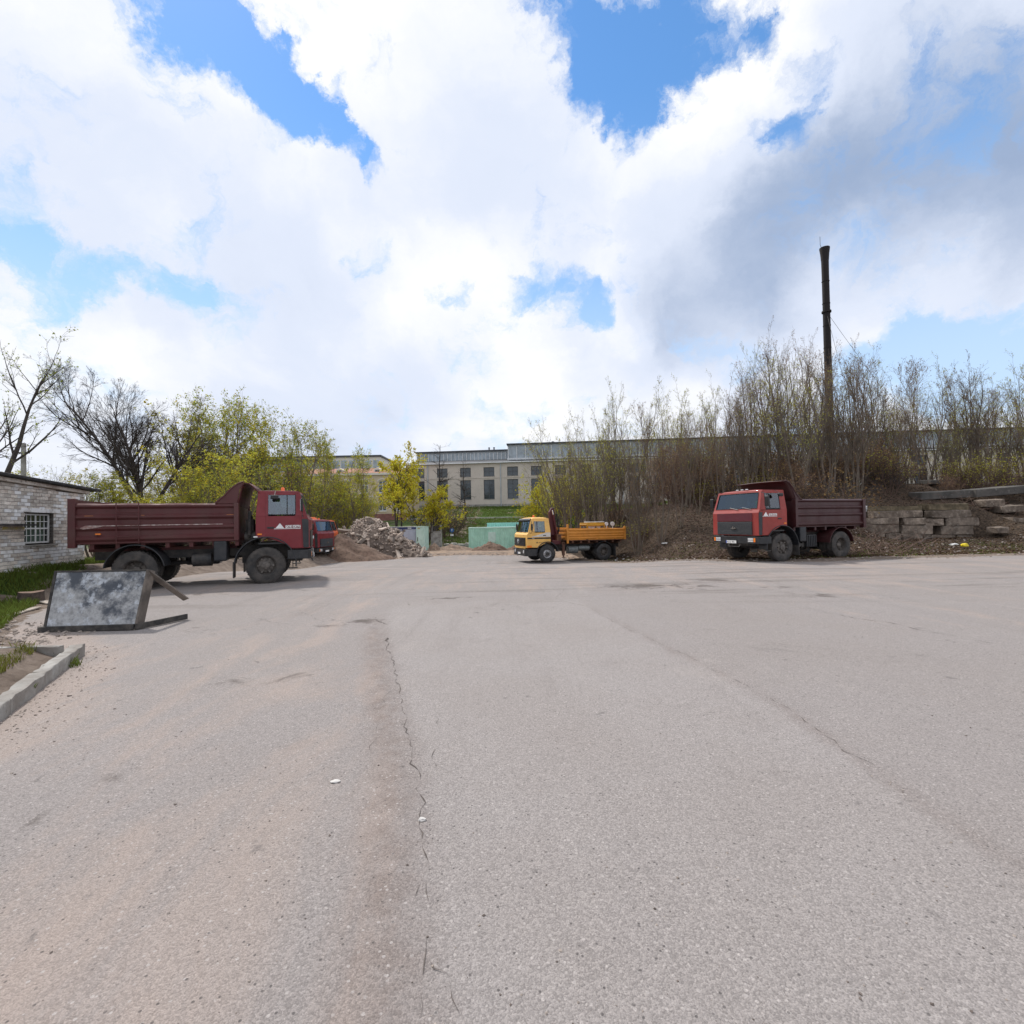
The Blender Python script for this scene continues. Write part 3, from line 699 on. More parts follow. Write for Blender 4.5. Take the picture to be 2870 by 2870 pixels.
    sw = MB(); cc = Vector((xa - .42, .55, zb + .03)); Rm = Matrix.Rotation(.9, 3, 'Y'); pts = [cc + Rm @ Vector((math.cos(t) * .22, math.sin(t) * .22, 0)) for t in [2 * math.pi * i / 20 for i in range(21)]]
    sw.tube(pts, .014, 5); sw.cyl(cc, cc + Rm @ Vector((.0, 0, -.35)), .02, 6); sw.cyl(pts[0], pts[10], .01, 4); sw.obj('steering_wheel', M_black, root)
    return yz, wsp
def maz_front(root, C, P, npan_):
    yz = None; xn = C['xnose']
    f = lambda y: xn + C['nosebulge'] * (1 - (y / C['w']) ** 2)
    def panel(name, mat, y0, y1, za, zb_, dx, thk=.03, n_=8):
        m = MB()
        for j in range(n_):
            a, b = lerp(y0, y1, j / n_), lerp(y0, y1, (j + 1) / n_)
            q = [(f(a) + dx, a, za), (f(b) + dx, b, za), (f(b) + dx, b, zb_), (f(a) + dx, a, zb_)]; q2 = [(x - thk, y, z) for x, y, z in q]
            m.add(q + q2, [(0, 1, 2, 3), (7, 6, 5, 4), (0, 4, 5, 1), (2, 6, 7, 3)] + ([(0, 4, 7, 3)] if j == 0 else []) + ([(1, 5, 6, 2)] if j == n_ - 1 else []))
        return m.obj(name, mat, root)
    panel('bonnet_flap', P['flap'], -.93, .93, 1.64, 1.955, .02)
    g = panel('grille', M_black, -.93, .93, 1.08, 1.62, .012)
    for k in range(11):
        m = MB(); z = 1.105 + k * .047
        for j in range(6):
            a, b = lerp(-.92, .92, j / 6), lerp(-.92, .92, (j + 1) / 6)
            q = [(f(a) + .035, a, z), (f(b) + .035, b, z), (f(b) + .025, b, z + .026), (f(a) + .025, a, z + .026)]; q2 = [(x - .03, y, zz) for x, y, zz in q]
            m.add(q + q2, [(0, 1, 2, 3), (7, 6, 5, 4), (0, 4, 5, 1), (2, 6, 7, 3)])
        m.obj('grille_slat', M_black, g)
    em = MB(); x = f(0) + .04
    em.prism([(-.16, 1.33), (-.05, 1.345), (-.02, 1.43), (.02, 1.43), (.035, 1.35), (.11, 1.375), (.16, 1.35), (.12, 1.325), (0, 1.31)], 0, .02, lambda a, b, z: (x + b, a, z)); em.obj('emblem', M_chrome, g)
    for s in (-1, 1):      # dark corner vents
        m = MB(); y = C['w'] + .004
        m.prism([(xn - .16, 1.08), (xn - .20, 1.98), (xn - .04, 1.98), (xn - .005, 1.92), (xn - .005, 1.08)], 0, 1, lambda a, b, z, s=s: (a, s * (y - .02 * b + .008), z)); m.obj('corner_vent', M_fender, root, bevel=.004)
    # bumper with lamps
    bp = MB(); B0, B1 = .70, 1.01; xo = xn + .07
    prof = [(-1.24, .62), (-1.24, xn - .02), (-1.12, xo), (1.12, xo), (1.24, xn - .02), (1.24, .62)]
    for (ya, xa_), (yb, xb_) in zip(prof[:-1], prof[1:]):
        q = [(xa_, ya, B0 + .03), (xb_, yb, B0 + .03), (xb_, yb, B1), (xa_, ya, B1)]
        ins = lambda p: (p[0] - (.07 if abs(p[1]) < 1.23 else .0) - .02, p[1] * .945, p[2]); q2 = [ins(p) for p in q]
        bp.add(q + q2, [(0, 1, 2, 3), (7, 6, 5, 4), (0, 4, 5, 1), (2, 6, 7, 3), (0, 3, 7, 4), (1, 2, 6, 5)])
    b = bp.obj('bumper', P.get('bumper', M_black), root, bevel=.012)
    for s in (-1, 1):
        MB().b2(xo - .02, xo + .012, s * .86 - .13, s * .86 + .13, .80, .955).obj('headlight', M_lamp, root, bevel=.008)
        MB().b2(xo - .02, xo + .016, s * .86 - .13, s * .86 + .13, .87, .882).obj('headlight_trim', M_black, root)
        MB().b2(xo - .03, xo + .008, s * 1.055 - .045, s * 1.055 + .045, .80, .955).obj('indicator', M_amber if P.get('ind') is None else P['ind'], root, bevel=.006)
    tw = MB(); tw.tube([(xo - .05, -.3, .70), (xo + .02, -.28, .6), (xo + .02, .28, .6), (xo - .05, .3, .70)], .014, 6)
    tw.obj('tow_bar', M_hose, root)
    for s in (-1, 1):
        fo = MB(); fo.b2(.62, .9, *sorted((s * .98, s * 1.2)), .43, .455); fo.cyl((.76, s * 1.05, .45), (.76, s * 1.05, .72), .012, 5)
        fo.obj('foot_step', M_hose, root)
MAZ = dict(xback=-.27, xroofb=-.2, xrooff=.97, xapil=1.18, xnose=1.24, zbelt=2.08, ztop=2.87, zbot=1.06, w=1.22, wr=1.14, arch=.83, wr_z=.60, win=(.08, .84, 2.14, 2.74), wsplit=.60, wslant=.0,
           doora=.0, doorb=.58, doorb2=1.03, zhandle=1.72, crown=.06, wsbulge=.05, wsv0=.08, wsv1=.90, wsu=.90, nosebulge=.05, wipers=(.2, .85), front=[maz_front])
def mirror(root, C, s, big=True, white=False):
    m = MB(); x = C['xapil'] - .12; y = s * (C['w'] + .24)
    arm = MB(); arm.tube([(x + .02, s * C['w'], C['zbelt'] - .02), (x, y, C['zbelt'] - .02), (x, y, C['zbelt'] + .62), (x - .05, s * C['w'] * .96, C['ztop'] - .1)], .011, 6)
    o = arm.obj('mirror_arm', M_black, root)
    m.box((x - .01, y, C['zbelt'] + .33), (.07, .19, .40)); q = m.obj('mirror', M_mirror, root, bevel=.025, seg=3)
    MB().box((x - .048, y, C['zbelt'] + .33), (.006, .15, .35)).obj('mirror_glass', M_chrome, q)
def logo(root, C, yz, s, x0, x1, z, col, L2=False):
    """triangle and lettering on the door; s = side"""
    y = yz(z) + .0125
    d = 1 if s < 0 else -1          # reading direction in x when looking at that side
    W_ = x1 - x0
    def P_(u, v): return (x0 + u if d > 0 else x1 - u, v)
    m = MB(); tri = [P_(.0, z), P_(.13, z + .155), P_(.25, z)]
    m.prism([tri[0], tri[1], tri[2]], 0, 1, lambda x, b, zz: (x, s * (y - .004 + .006 * b), zz)); o = m.obj('door_emblem', col, root)
    MB().prism([P_(-.04, z - .025), P_(-.04, z - .008), P_(W_, z - .008), P_(W_, z - .025)], 0, 1, lambda x, b, zz: (x, s * (y - .004 + .005 * b), zz)).obj('door_emblem_line', col, root)
    def txt(t, size, u, v, width):
        M = Matrix.Translation((x0 + u if d > 0 else x1 - u, s * y, v)) @ Matrix(((d, 0, 0, 0), (0, 0, s, 0), (0, 1, 0, 0), (0, 0, 0, 1)))
        t_ = text_mesh(t, size, 'door_lettering', col, root, Matrix.Identity(4), .25, .003, .006)
        xs = [v_.co.x for v_ in t_.data.vertices]; k = width / (max(xs) - min(xs))
        t_.data.transform(M @ Matrix.Diagonal((k, 1, 1, 1)))
    txt('GATVIŲ STATYBA', .115, .28, z + .01, W_ - .28)
    if L2:
        pass
def side_profile_bed(x0, x1, s, ys, ribs, z0, z1, depth=.06):
    """corrugated side board: profile (y,z) swept along x"""
    prof = [(ys, z0)]
    for (zc, hw) in ribs:
        prof += [(ys, zc - hw - .035), (ys + depth, zc - hw * .45), (ys + depth, zc + hw * .45), (ys, zc + hw + .02)]
    prof += [(ys, z1)]
    back = [(ys - .035, z1), (ys - .035, z0)]
    m = MB(); pr = prof + back
    n = len(pr); xsn = 12
    vs = []
    for i in range(xsn + 1):
        x = lerp(x0, x1, i / xsn); wv = .008 * math.sin(i * 2.1) + .006 * math.sin(i * 5.3)
        vs += [(x, s * (y + wv), z + (.010 * math.sin(i * 1.7 + 1) if z > z1 - .01 else 0)) for y, z in pr]
    fs = [(i * n + j, i * n + (j + 1) % n, (i + 1) * n + (j + 1) % n, (i + 1) * n + j) for i in range(xsn) for j in range(n)]
    fs += [tuple(range(n)), tuple(range(xsn * n + n - 1, xsn * n - 1, -1))]
    return m.add(vs, fs)
def maz_truck(name, loc, rz, P, beacon=False, ladder=False, near=1, tailpost=True, canopy='A', hivis=False, logos=True, markers=False, simple=False, tilt=0.0):
    root = empty(name, loc, rz); root.rotation_euler = (0, tilt, rz)
    C = MAZ; wb = 3.37
    yz, wsp = build_cab(root, C, P)
    # chassis
    ch = MB()
    for s in (-1, 1): ch.b2(-4.55, 1.1, s * .42 - .04, s * .42 + .04, .86, 1.10)
    for x in (-4.4, -3.0, -2.2, -1.2, .9): ch.b2(x - .06, x + .06, -.38, .38, .9, 1.06)
    ch.b2(-wb - .1, -wb + .1, -.95, .95, .48, .68); ch.b2(-.08, .08, -.9, .9, .45, .60)
    ch.cyl((-wb, -.22, .58), (-wb, .22, .58), .26, 14); ch.cyl((-wb, 0, .6), (-.6, 0, .85), .06, 8)
    for s in (-1, 1):
        ch.b2(-wb - .6, -wb + .6, s * .62 - .05, s * .62 + .05, .68, .80); ch.b2(-.6, .6, s * .55 - .05, s * .55 + .05, .60, .72)
    ch.b2(-.75, 1.0, -.45, .45, .62, 1.25)          # engine
    ch.cyl((-2.2, 0, .8), (-2.0, 0, 1.38), .11, 10)   # tipping ram
    ch.obj('chassis', M_chassis, root)
    for s in (-1, 1):
        wheel(root, 0, s * 1.06, s, .56, .31)
        wheel(root, -wb, s * 1.07, s, .56, .29, front=False)
        wheel(root, -wb, s * .74, s, .56, .29, front=False)
        f = arc_strip(0, .58, .845, .03, -6, 176, *sorted((s * .86, s * 1.245))); f.obj('front_fender', M_fender, root, smooth=True, bevel=.006)
        MB().b2(-.90, -.87, *sorted((s * .86, s * 1.22)), .22, .70).obj('mudflap', M_rubber, root)
        g = arc_strip(-wb, .57, .72, .025, 8, 172, *sorted((s * .56, s * 1.24))); g.obj('rear_fender', P.get('rfend', M_fender), root, smooth=True)
    # tanks and boxes along the frame
    tk = MB(); sn = -1 if near < 0 else 1
    MB().b2(-1.42, -1.06, *sorted((sn * .62, sn * 1.16)), .74, 1.36).obj('air_filter_box', M_fender, root, bevel=.05, seg=3)
    MB().cyl((-2.0, sn * .86, .80), (-1.5, sn * .86, .80), .20, 16).obj('air_tank', M_chassis, root, smooth=True)
    MB().b2(-2.55, -1.55, *sorted((-sn * .6, -sn * 1.12)), .55, 1.05).obj('fuel_tank', M_fender, root, bevel=.08, seg=3)
    if canopy == 'B':
        MB().b2(-1.98, -1.45, *sorted((sn * .55, sn * 1.14)), .52, 1.02).obj('battery_box', M_black, root, bevel=.02)
        r_ = MB()
        for k in range(5): r_.b2(-1.96 + k * .1, -1.93 + k * .1, *sorted((sn * 1.14, sn * 1.165)), .54, 1.0)
        r_.obj('battery_box_ribs', M_fender, root)
        MB().cyl((-1.38, sn * 1.0, .62), (-1.38, sn * .6, .62), .10, 12).obj('air_bottle', M_hose, root, smooth=True)
        MB().cyl((-1.16, sn * 1.0, .62), (-1.16, sn * .6, .62), .10, 12).obj('air_bottle', M_hose, root, smooth=True)
    ex = MB(); ex.tube([(-.45, .3 * sn, 1.2), (-.48, .7 * sn, 1.25), (-.48, .95 * sn, 1.5), (-.46, .95 * sn, 2.25)], .05, 8)
    ex.tube([(-.52, .2, 1.2), (-.55, .2, 2.1), (-.62, .0, 2.2)], .03, 6); ex.tube([(-.4, -.4, 1.1), (-.5, -.45, 2.2)], .025, 6); ex.box((-.5, .5 * sn, 1.75), (.22, .4, .5)); ex.box((-.45, -.5 * sn, 1.5), (.2, .5, .7)); ex.cyl((-.62, .75 * sn, 1.45), (-.32, .75 * sn, 1.45), .17, 12)
    ex.obj('intake_and_pipes', M_chassis, root, smooth=True)
    # bed
    bx0, bx1 = -4.72, -.76; z0, z1 = 1.36, 2.47
    fl = MB(); fl.b2(bx0, bx1, -1.14, 1.14, 1.34, 1.42)
    for x in np.arange(-4.4, -.8, .6): fl.b2(x - .05, x + .05, -1.1, 1.1, 1.20, 1.34)
    for s in (-1, 1): fl.b2(-4.7, -.9, s * .42 - .05, s * .42 + .05, 1.105, 1.2)
    fl.obj('bed_floor', P['bed'], root)
    for s in (-1, 1):
        ribs = [(1.50, .06), (1.80, .055), (2.11, .055), (2.42, .05)] if canopy == 'A' else [(1.47, .05), (1.86, .05), (2.16, .05), (2.44, .04)]
        side_profile_bed(bx0, bx1, s, 1.17, ribs, z0, z1).obj('bed_side', P['bed'], root)
        MB().b2(bx1 - .10, bx1 + .03, *sorted((s * 1.06, s * 1.25)), 1.36, 2.485).obj('bed_front_post', P['bed'], root, bevel=.01)
        if tailpost: MB().b2(bx0 - .17, bx0 - .002, *sorted((s * 1.08, s * 1.26)), 1.26, 2.62 if canopy == 'A' else 2.49).obj('bed_rear_post', P['bed'], root, bevel=.01)
    tg = MB()
    if canopy == 'A':
        tg.b2(bx0 - .10, bx0 - .04, -1.075, 1.075, 1.36, 2.60)
        for z in (1.5, 1.85, 2.2, 2.52): tg.b2(bx0 - .15, bx0 - .101, -1.07, 1.07, z - .04, z + .04)
    else:
        tg.b2(bx0 - .10, bx0 - .04, -1.075, 1.075, 1.36, 2.40)
        for z in (1.5, 1.85, 2.2): tg.b2(bx0 - .15, bx0 - .101, -1.07, 1.07, z - .04, z + .04)
    tg.obj('tailgate', P['bed'], root)
    MB().b2(bx1 - .05, bx1 + .0, -1.055, 1.055, 1.37, 2.5).obj('bed_front_wall', P['bed'], root)
    # hood of the bed reaching over the cab
    hd = MB(); ny = 12
    if canopy == 'A': prof = [(-.78, 2.40), (-.72, 2.75), (-.66, 3.02), (-.58, 3.12), (-.45, 3.10), (-.33, 3.0), (-.24, 2.88)]
    else: prof = [(-.80, 2.40), (-.72, 2.65), (-.60, 2.9), (-.46, 3.10), (-.32, 3.22), (-.20, 3.24)]
    rows = []
    for (x, z) in prof:
        rows.append([(x, lerp(-1.2, 1.2, j / ny), z + (.03 * (1 - (2 * j / ny - 1) ** 2) if z > 2.8 else 0)) for j in range(ny + 1)])
    hd.grid(rows); o = hd.obj('bed_hood', P['bed'], root, smooth='all'); sol = o.modifiers.new('t', 'SOLIDIFY'); sol.thickness = .03
    for s in (-1, 1):
        ck = MB()
        if canopy == 'A': poly = [(-1.36, 2.475), (-1.1, 2.72), (-.92, 2.93), (-.74, 3.08), (-.58, 3.14), (-.68, 2.95), (-.74, 2.70), (-.78, 2.475)]
        else: poly = [(-1.12, 2.475), (-1.0, 2.52), (-.80, 2.72), (-.60, 2.98), (-.42, 3.17), (-.22, 3.25), (-.34, 3.2), (-.47, 3.08), (-.61, 2.88), (-.73, 2.65), (-.79, 2.475)]
        ck.prism(poly, 0, 1, lambda x, b, z, s=s: (x, s * (1.19 + .03 * b), z)); c = ck.obj('hood_cheek', P['bed'], root, bevel=.006)
        rim = MB(); q = poly[:5] if canopy == 'A' else poly[:6]
        rim.tube([(x, s * 1.225, z + .008) for x, z in q], .022, 6); rim.obj('hood_rim', P['bed'], c)
    if canopy == 'A':
        lp = MB(); lp.tube([(-.24, -1.2, 2.87), (-.24, 1.2, 2.87)], .02, 6); lp.obj('hood_lip', P['bed'], root)
    if ladder:
        s = near; l = MB(); y = s * 1.275
        for x in (-3.78, -3.25): l.cyl((x, y, 1.34), (x, y, 2.52), .014, 6)
        for z in (1.37, 1.55, 1.88, 2.24): l.cyl((-3.78, y, z), (-3.25, y, z), .011, 6)
        l.obj('ladder', P['bed'], root)
        st = MB(); st.prism([(-4.62, 1.80), (-4.5, 1.872), (-4.28, 1.872), (-1.15, 1.872), (-1.15, 1.85), (-4.1, 1.848), (-4.3, 1.80), (-4.55, 1.765)], 0, 1, lambda x, b, z: (x, s * (1.232 + .006 * b), z)); st.obj('white_stripe', P['stripe'], root)
        MB().b2(-4.27, -4.15, *sorted((s * 1.20, s * 1.25)), 1.61, 1.65).obj('side_reflector', M_amber, root)
        for k in ((-4.52, 2.135, .2), (-3.2, 2.14, .08), (-1.05, 2.135, .3)): MB().b2(k[0], k[0] + k[2], *sorted((s * 1.23, s * 1.234)), k[1], k[1] + .012).obj('rust_scrape', P['scrape'], root)
        MB().b2(-.33, -.22, *sorted((s * 1.22, s * 1.25)), 1.43, 1.47).obj('side_marker', M_white, root)
    MB().b2(-.22, -.10, *sorted((near * 1.20, near * 1.235)), 1.50, 1.55).obj('side_indicator', M_amber, root)
    for s in (-1, 1): mirror(root, C, s)
    sm = MB(); sm.box((.28, near * 1.42, 2.66), (.22, .1, .13)); sm.obj('kerb_mirror', M_mirror, root, bevel=.03, seg=3); MB().cyl((.28, near * 1.4, 2.72), (.28, near * 1.15, 2.86), .01, 5).obj('kerb_mirror_arm', M_black, root)
    if beacon:
        b = MB().lathe([(0, .075), (.03, .075), (.035, .06), (.12, .052), (.15, .03), (.152, .001)], (.42, .15 * near, 2.90), 'z', 16).obj('beacon', M_beacon, root, smooth=True)
    if markers:
        for y in (-.25, .0, .25): MB().box((xm_ := .9, y + .1, 2.925), (.06, .1, .04)).obj('roof_lamp', M_lamp, root, bevel=.01)
    if hivis:
        MB().box((.95, near * .93, 2.28), (.05, .22, .34), Matrix.Rotation(.2, 3, 'X')).obj('hivis_vest', M_vest, root, bevel=.03)
        MB().box((.98, near * .25, 2.19), (.12, .32, .03), Matrix.Rotation(.3, 3, 'Y')).obj('dashboard_paper', M_white, root)
    if logos: logo(root, C, yz, near, .28, 1.0, 1.70 if canopy == 'A' else 1.83, M_white)
    pl = MB().b2(1.35, 1.365, -.27 - .1, .27 - .1, .73, .845).obj('licence_plate', M_plate, root)
    MB().b2(1.365, 1.368, -.37, -.33, .735, .84).obj('plate_band', M_plate_blue, pl)
    if P.get('plate'):
        t = text_mesh(P['plate'], .105, 'plate_lettering', M_dark, pl, Matrix.Translation((1.366, -.31, .752)) @ Matrix(((0, 0, 1, 0), (1, 0, 0, 0), (0, 1, 0, 0), (0, 0, 0, 1))), 0, .001)
    return root
P_maroon = paint('maroon_cab', (.20, .016, .024), .25, (.12, .03, .03))
P_maroon_bed = paint('maroon_bed', (.088, .016, .018), .65, (.10, .06, .052), .55)
P_red = paint('faded_red_cab', (.30, .034, .027), .45, (.20, .06, .05))
P_flap = paint('maroon_flap', (.10, .012, .022), .3, (.09, .02, .03))
P_bed2 = paint('dark_maroon_bed', (.046, .009, .011), .5, (.075, .045, .040), .4)
P_orange = paint('orange_cab', (.75, .13, .025), .3, (.5, .1, .03))
M_stripe = material('worn_stripe', (.55, .47, .44), .7, var=.2, col2=(.2, .08, .07), amt2=.8, scale2=9, thr=.5)
M_scrape = material('rust_scrape', (.45, .17, .06), .8, var=.3)
def near_origin(fc, rc, near, half=1.2):
    """truck origin and heading from the near front and rear tyre contact points"""
    d = Vector((fc.x - rc.x, fc.y - rc.y)).normalized(); left = Vector((-d.y, d.x))
    o = Vector((fc.x, fc.y)) - left * (near * half)
    return o, math.atan2(d.y, d.x)
P1 = dict(cab=P_maroon, roof=P_maroon, flap=P_maroon, bed=P_maroon_bed, stripe=M_stripe, scrape=M_scrape)
o, hz = near_origin(Vector((-7.62, 15.43)), Vector((-10.83, 14.24)), -1)
T1 = maz_truck('dump_truck', (o.x, o.y, .0), hz, P1, beacon=True, ladder=True, near=-1, canopy='A')
tag(T1, 'maroon dump truck with a ladder on its long bed, parked beside the brick shed', 'truck', 'dump trucks parked in the yard')
o, hz = near_origin(Vector((10.81, 20.04)), Vector((13.98, 21.25)), 1)
P2 = dict(cab=P_red, roof=P_red, flap=P_flap, bed=P_bed2, plate='ADZ 902', rfend=P_bed2)
T2 = maz_truck('dump_truck', (o.x, o.y, .0), hz, P2, near=1, canopy='B', hivis=True, markers=True)
tag(T2, 'faded red dump truck with dark maroon hooded bed, parked against the littered bank', 'truck', 'dump trucks parked in the yard')
P3 = dict(cab=P_maroon, roof=P_maroon, flap=P_maroon, bed=P_maroon_bed, plate='BDV 410'[:0] or None)
hz3 = math.radians(-5)
f3 = at(868, 1584, F / 43); T3 = maz_truck('dump_truck', (f3.x - .55, f3.y + 1.2, h_lot(f3.x, f3.y)), hz3, P3, near=-1, canopy='A')
tag(T3, 'maroon dump truck behind the laddered one, its dark grille facing the soil heap', 'truck', 'dump trucks parked in the yard')
P4 = dict(cab=P_orange, roof=P_orange, flap=P_orange, bed=P_orange, bumper=P_orange, ind=M_black)
f4 = at(893, 1580, F / 40); T4 = maz_truck('dump_truck', (f4.x - .75, f4.y + 1.2, h_lot(f4.x, f4.y)), math.radians(-5), P4, beacon=True, near=-1, canopy='A', logos=False)
tag(T4, 'bright orange dump truck at the end of the parked row, mostly hidden', 'truck', 'dump trucks parked in the yard')
# ------------------------------------------------------------------ yellow crane truck
P_yel = paint('yellow_cab', (.82, .48, .13), .3, (.55, .34, .12))
P_ybed = paint('ochre_bed', (.62, .25, .035), .5, (.36, .15, .04), .5)
P_silver = material('silver_stripe', (.62, .62, .62), .4, var=.1, col2=(.8, .55, .25), amt2=.5, scale2=2, thr=.55)
P_crane = paint('crane_red', (.085, .010, .014), .5, (.05, .02, .02), .45)
M_rack = paint('rack_yellow', (.62, .33, .03), .5, (.3, .14, .03), .5)
M_tank = material('tank_grey', (.16, .175, .175), .5, .3, var=.2, col2=(.06, .06, .06), amt2=.5, scale2=5, thr=.5)
M_bucket = material('white_plastic', (.75, .75, .76), .4, var=.08)
def merc_front(root, C, P, npan_):
    xn = C['xnose']; f = lambda y: xn + C['nosebulge'] * (1 - (y / C['w']) ** 2)
    def panel(name, mat, y0, y1, za, zb_, dx, thk=.03, n_=8, par=None):
        m = MB()
        for j in range(n_):
            a, b = lerp(y0, y1, j / n_), lerp(y0, y1, (j + 1) / n_)
            q = [(f(a) + dx, a, za), (f(b) + dx, b, za), (f(b) + dx, b, zb_), (f(a) + dx, a, zb_)]; q2 = [(x - thk, y, z) for x, y, z in q]
            m.add(q + q2, [(0, 1, 2, 3), (7, 6, 5, 4), (0, 4, 5, 1), (2, 6, 7, 3)] + ([(0, 4, 7, 3)] if j == 0 else []) + ([(1, 5, 6, 2)] if j == n_ - 1 else []))
        return m.obj(name, mat, par or root)
    g = panel('grille', M_black, -1.0, 1.0, 1.0, 1.5, .03, .06)
    for z in (1.06, 1.17, 1.28, 1.39): panel('grille_slat', M_fender, -.98, .98, z, z + .07, .06, .03, par=g)
    panel('lower_apron', P['cab'], -.98, .98, .86, .97, .015)
    em = MB(); x = f(0) + .075; pts = [(x, .14 * math.cos(2 * math.pi * i / 24), 1.27 + .14 * math.sin(2 * math.pi * i / 24)) for i in range(25)]
    em.tube(pts, .012, 6)
    for a in (90, 210, 330):
        t = math.radians(a); em.cyl((x, 0, 1.27), (x, .135 * math.cos(t), 1.27 + .135 * math.sin(t)), .022, 6, .004)
    em.obj('emblem', M_chrome, g)
    xo = xn + .09; bp = MB(); prof = [(-1.22, .68), (-1.22, xn - .02), (-1.1, xo), (1.1, xo), (1.22, xn - .02), (1.22, .68)]
    for (ya, xa_), (yb, xb_) in zip(prof[:-1], prof[1:]):
        q = [(xa_, ya, .40), (xb_, yb, .40), (xb_, yb, .82), (xa_, ya, .82)]; ins = lambda p: (p[0] - (.1 if abs(p[1]) < 1.2 else .0) - .02, p[1] * .92, p[2]); q2 = [ins(p) for p in q]
        bp.add(q + q2, [(0, 1, 2, 3), (7, 6, 5, 4), (0, 4, 5, 1), (2, 6, 7, 3), (0, 3, 7, 4), (1, 2, 6, 5)])
    bp.obj('bumper', M_black, root, bevel=.02)
    for s in (-1, 1):
        MB().cyl((xo - .02, s * .82, .66), (xo + .02, s * .82, .66), .095, 18).obj('headlight', M_lamp, root, smooth=True)
        MB().b2(xn - .30, xn + .004, *sorted((s * (C['w'] - .01), s * (C['w'] + .014))), .92, 1.03).obj('indicator', M_amber, root, bevel=.006)
        MB().b2(.74, 1.06, *sorted((s * 1.0, s * 1.21)), .40, .43).obj('foot_step', M_hose, root)
SK = dict(xback=-.22, xroofb=-.14, xrooff=.98, xapil=1.20, xnose=1.30, zbelt=1.80, ztop=2.66, zbot=.90, w=1.20, wr=1.08, arch=.66, wr_z=.53, win=(.14, .80, 1.86, 2.48), wsplit=.62, wslant=.14,
          doora=.04, doorb=.5, doorb2=1.06, zhandle=1.62, crown=.09, wsbulge=.08, wsv0=.05, wsv1=.84, wsu=.93, nosebulge=.09, wipers=(.1, .8), front=[merc_front])
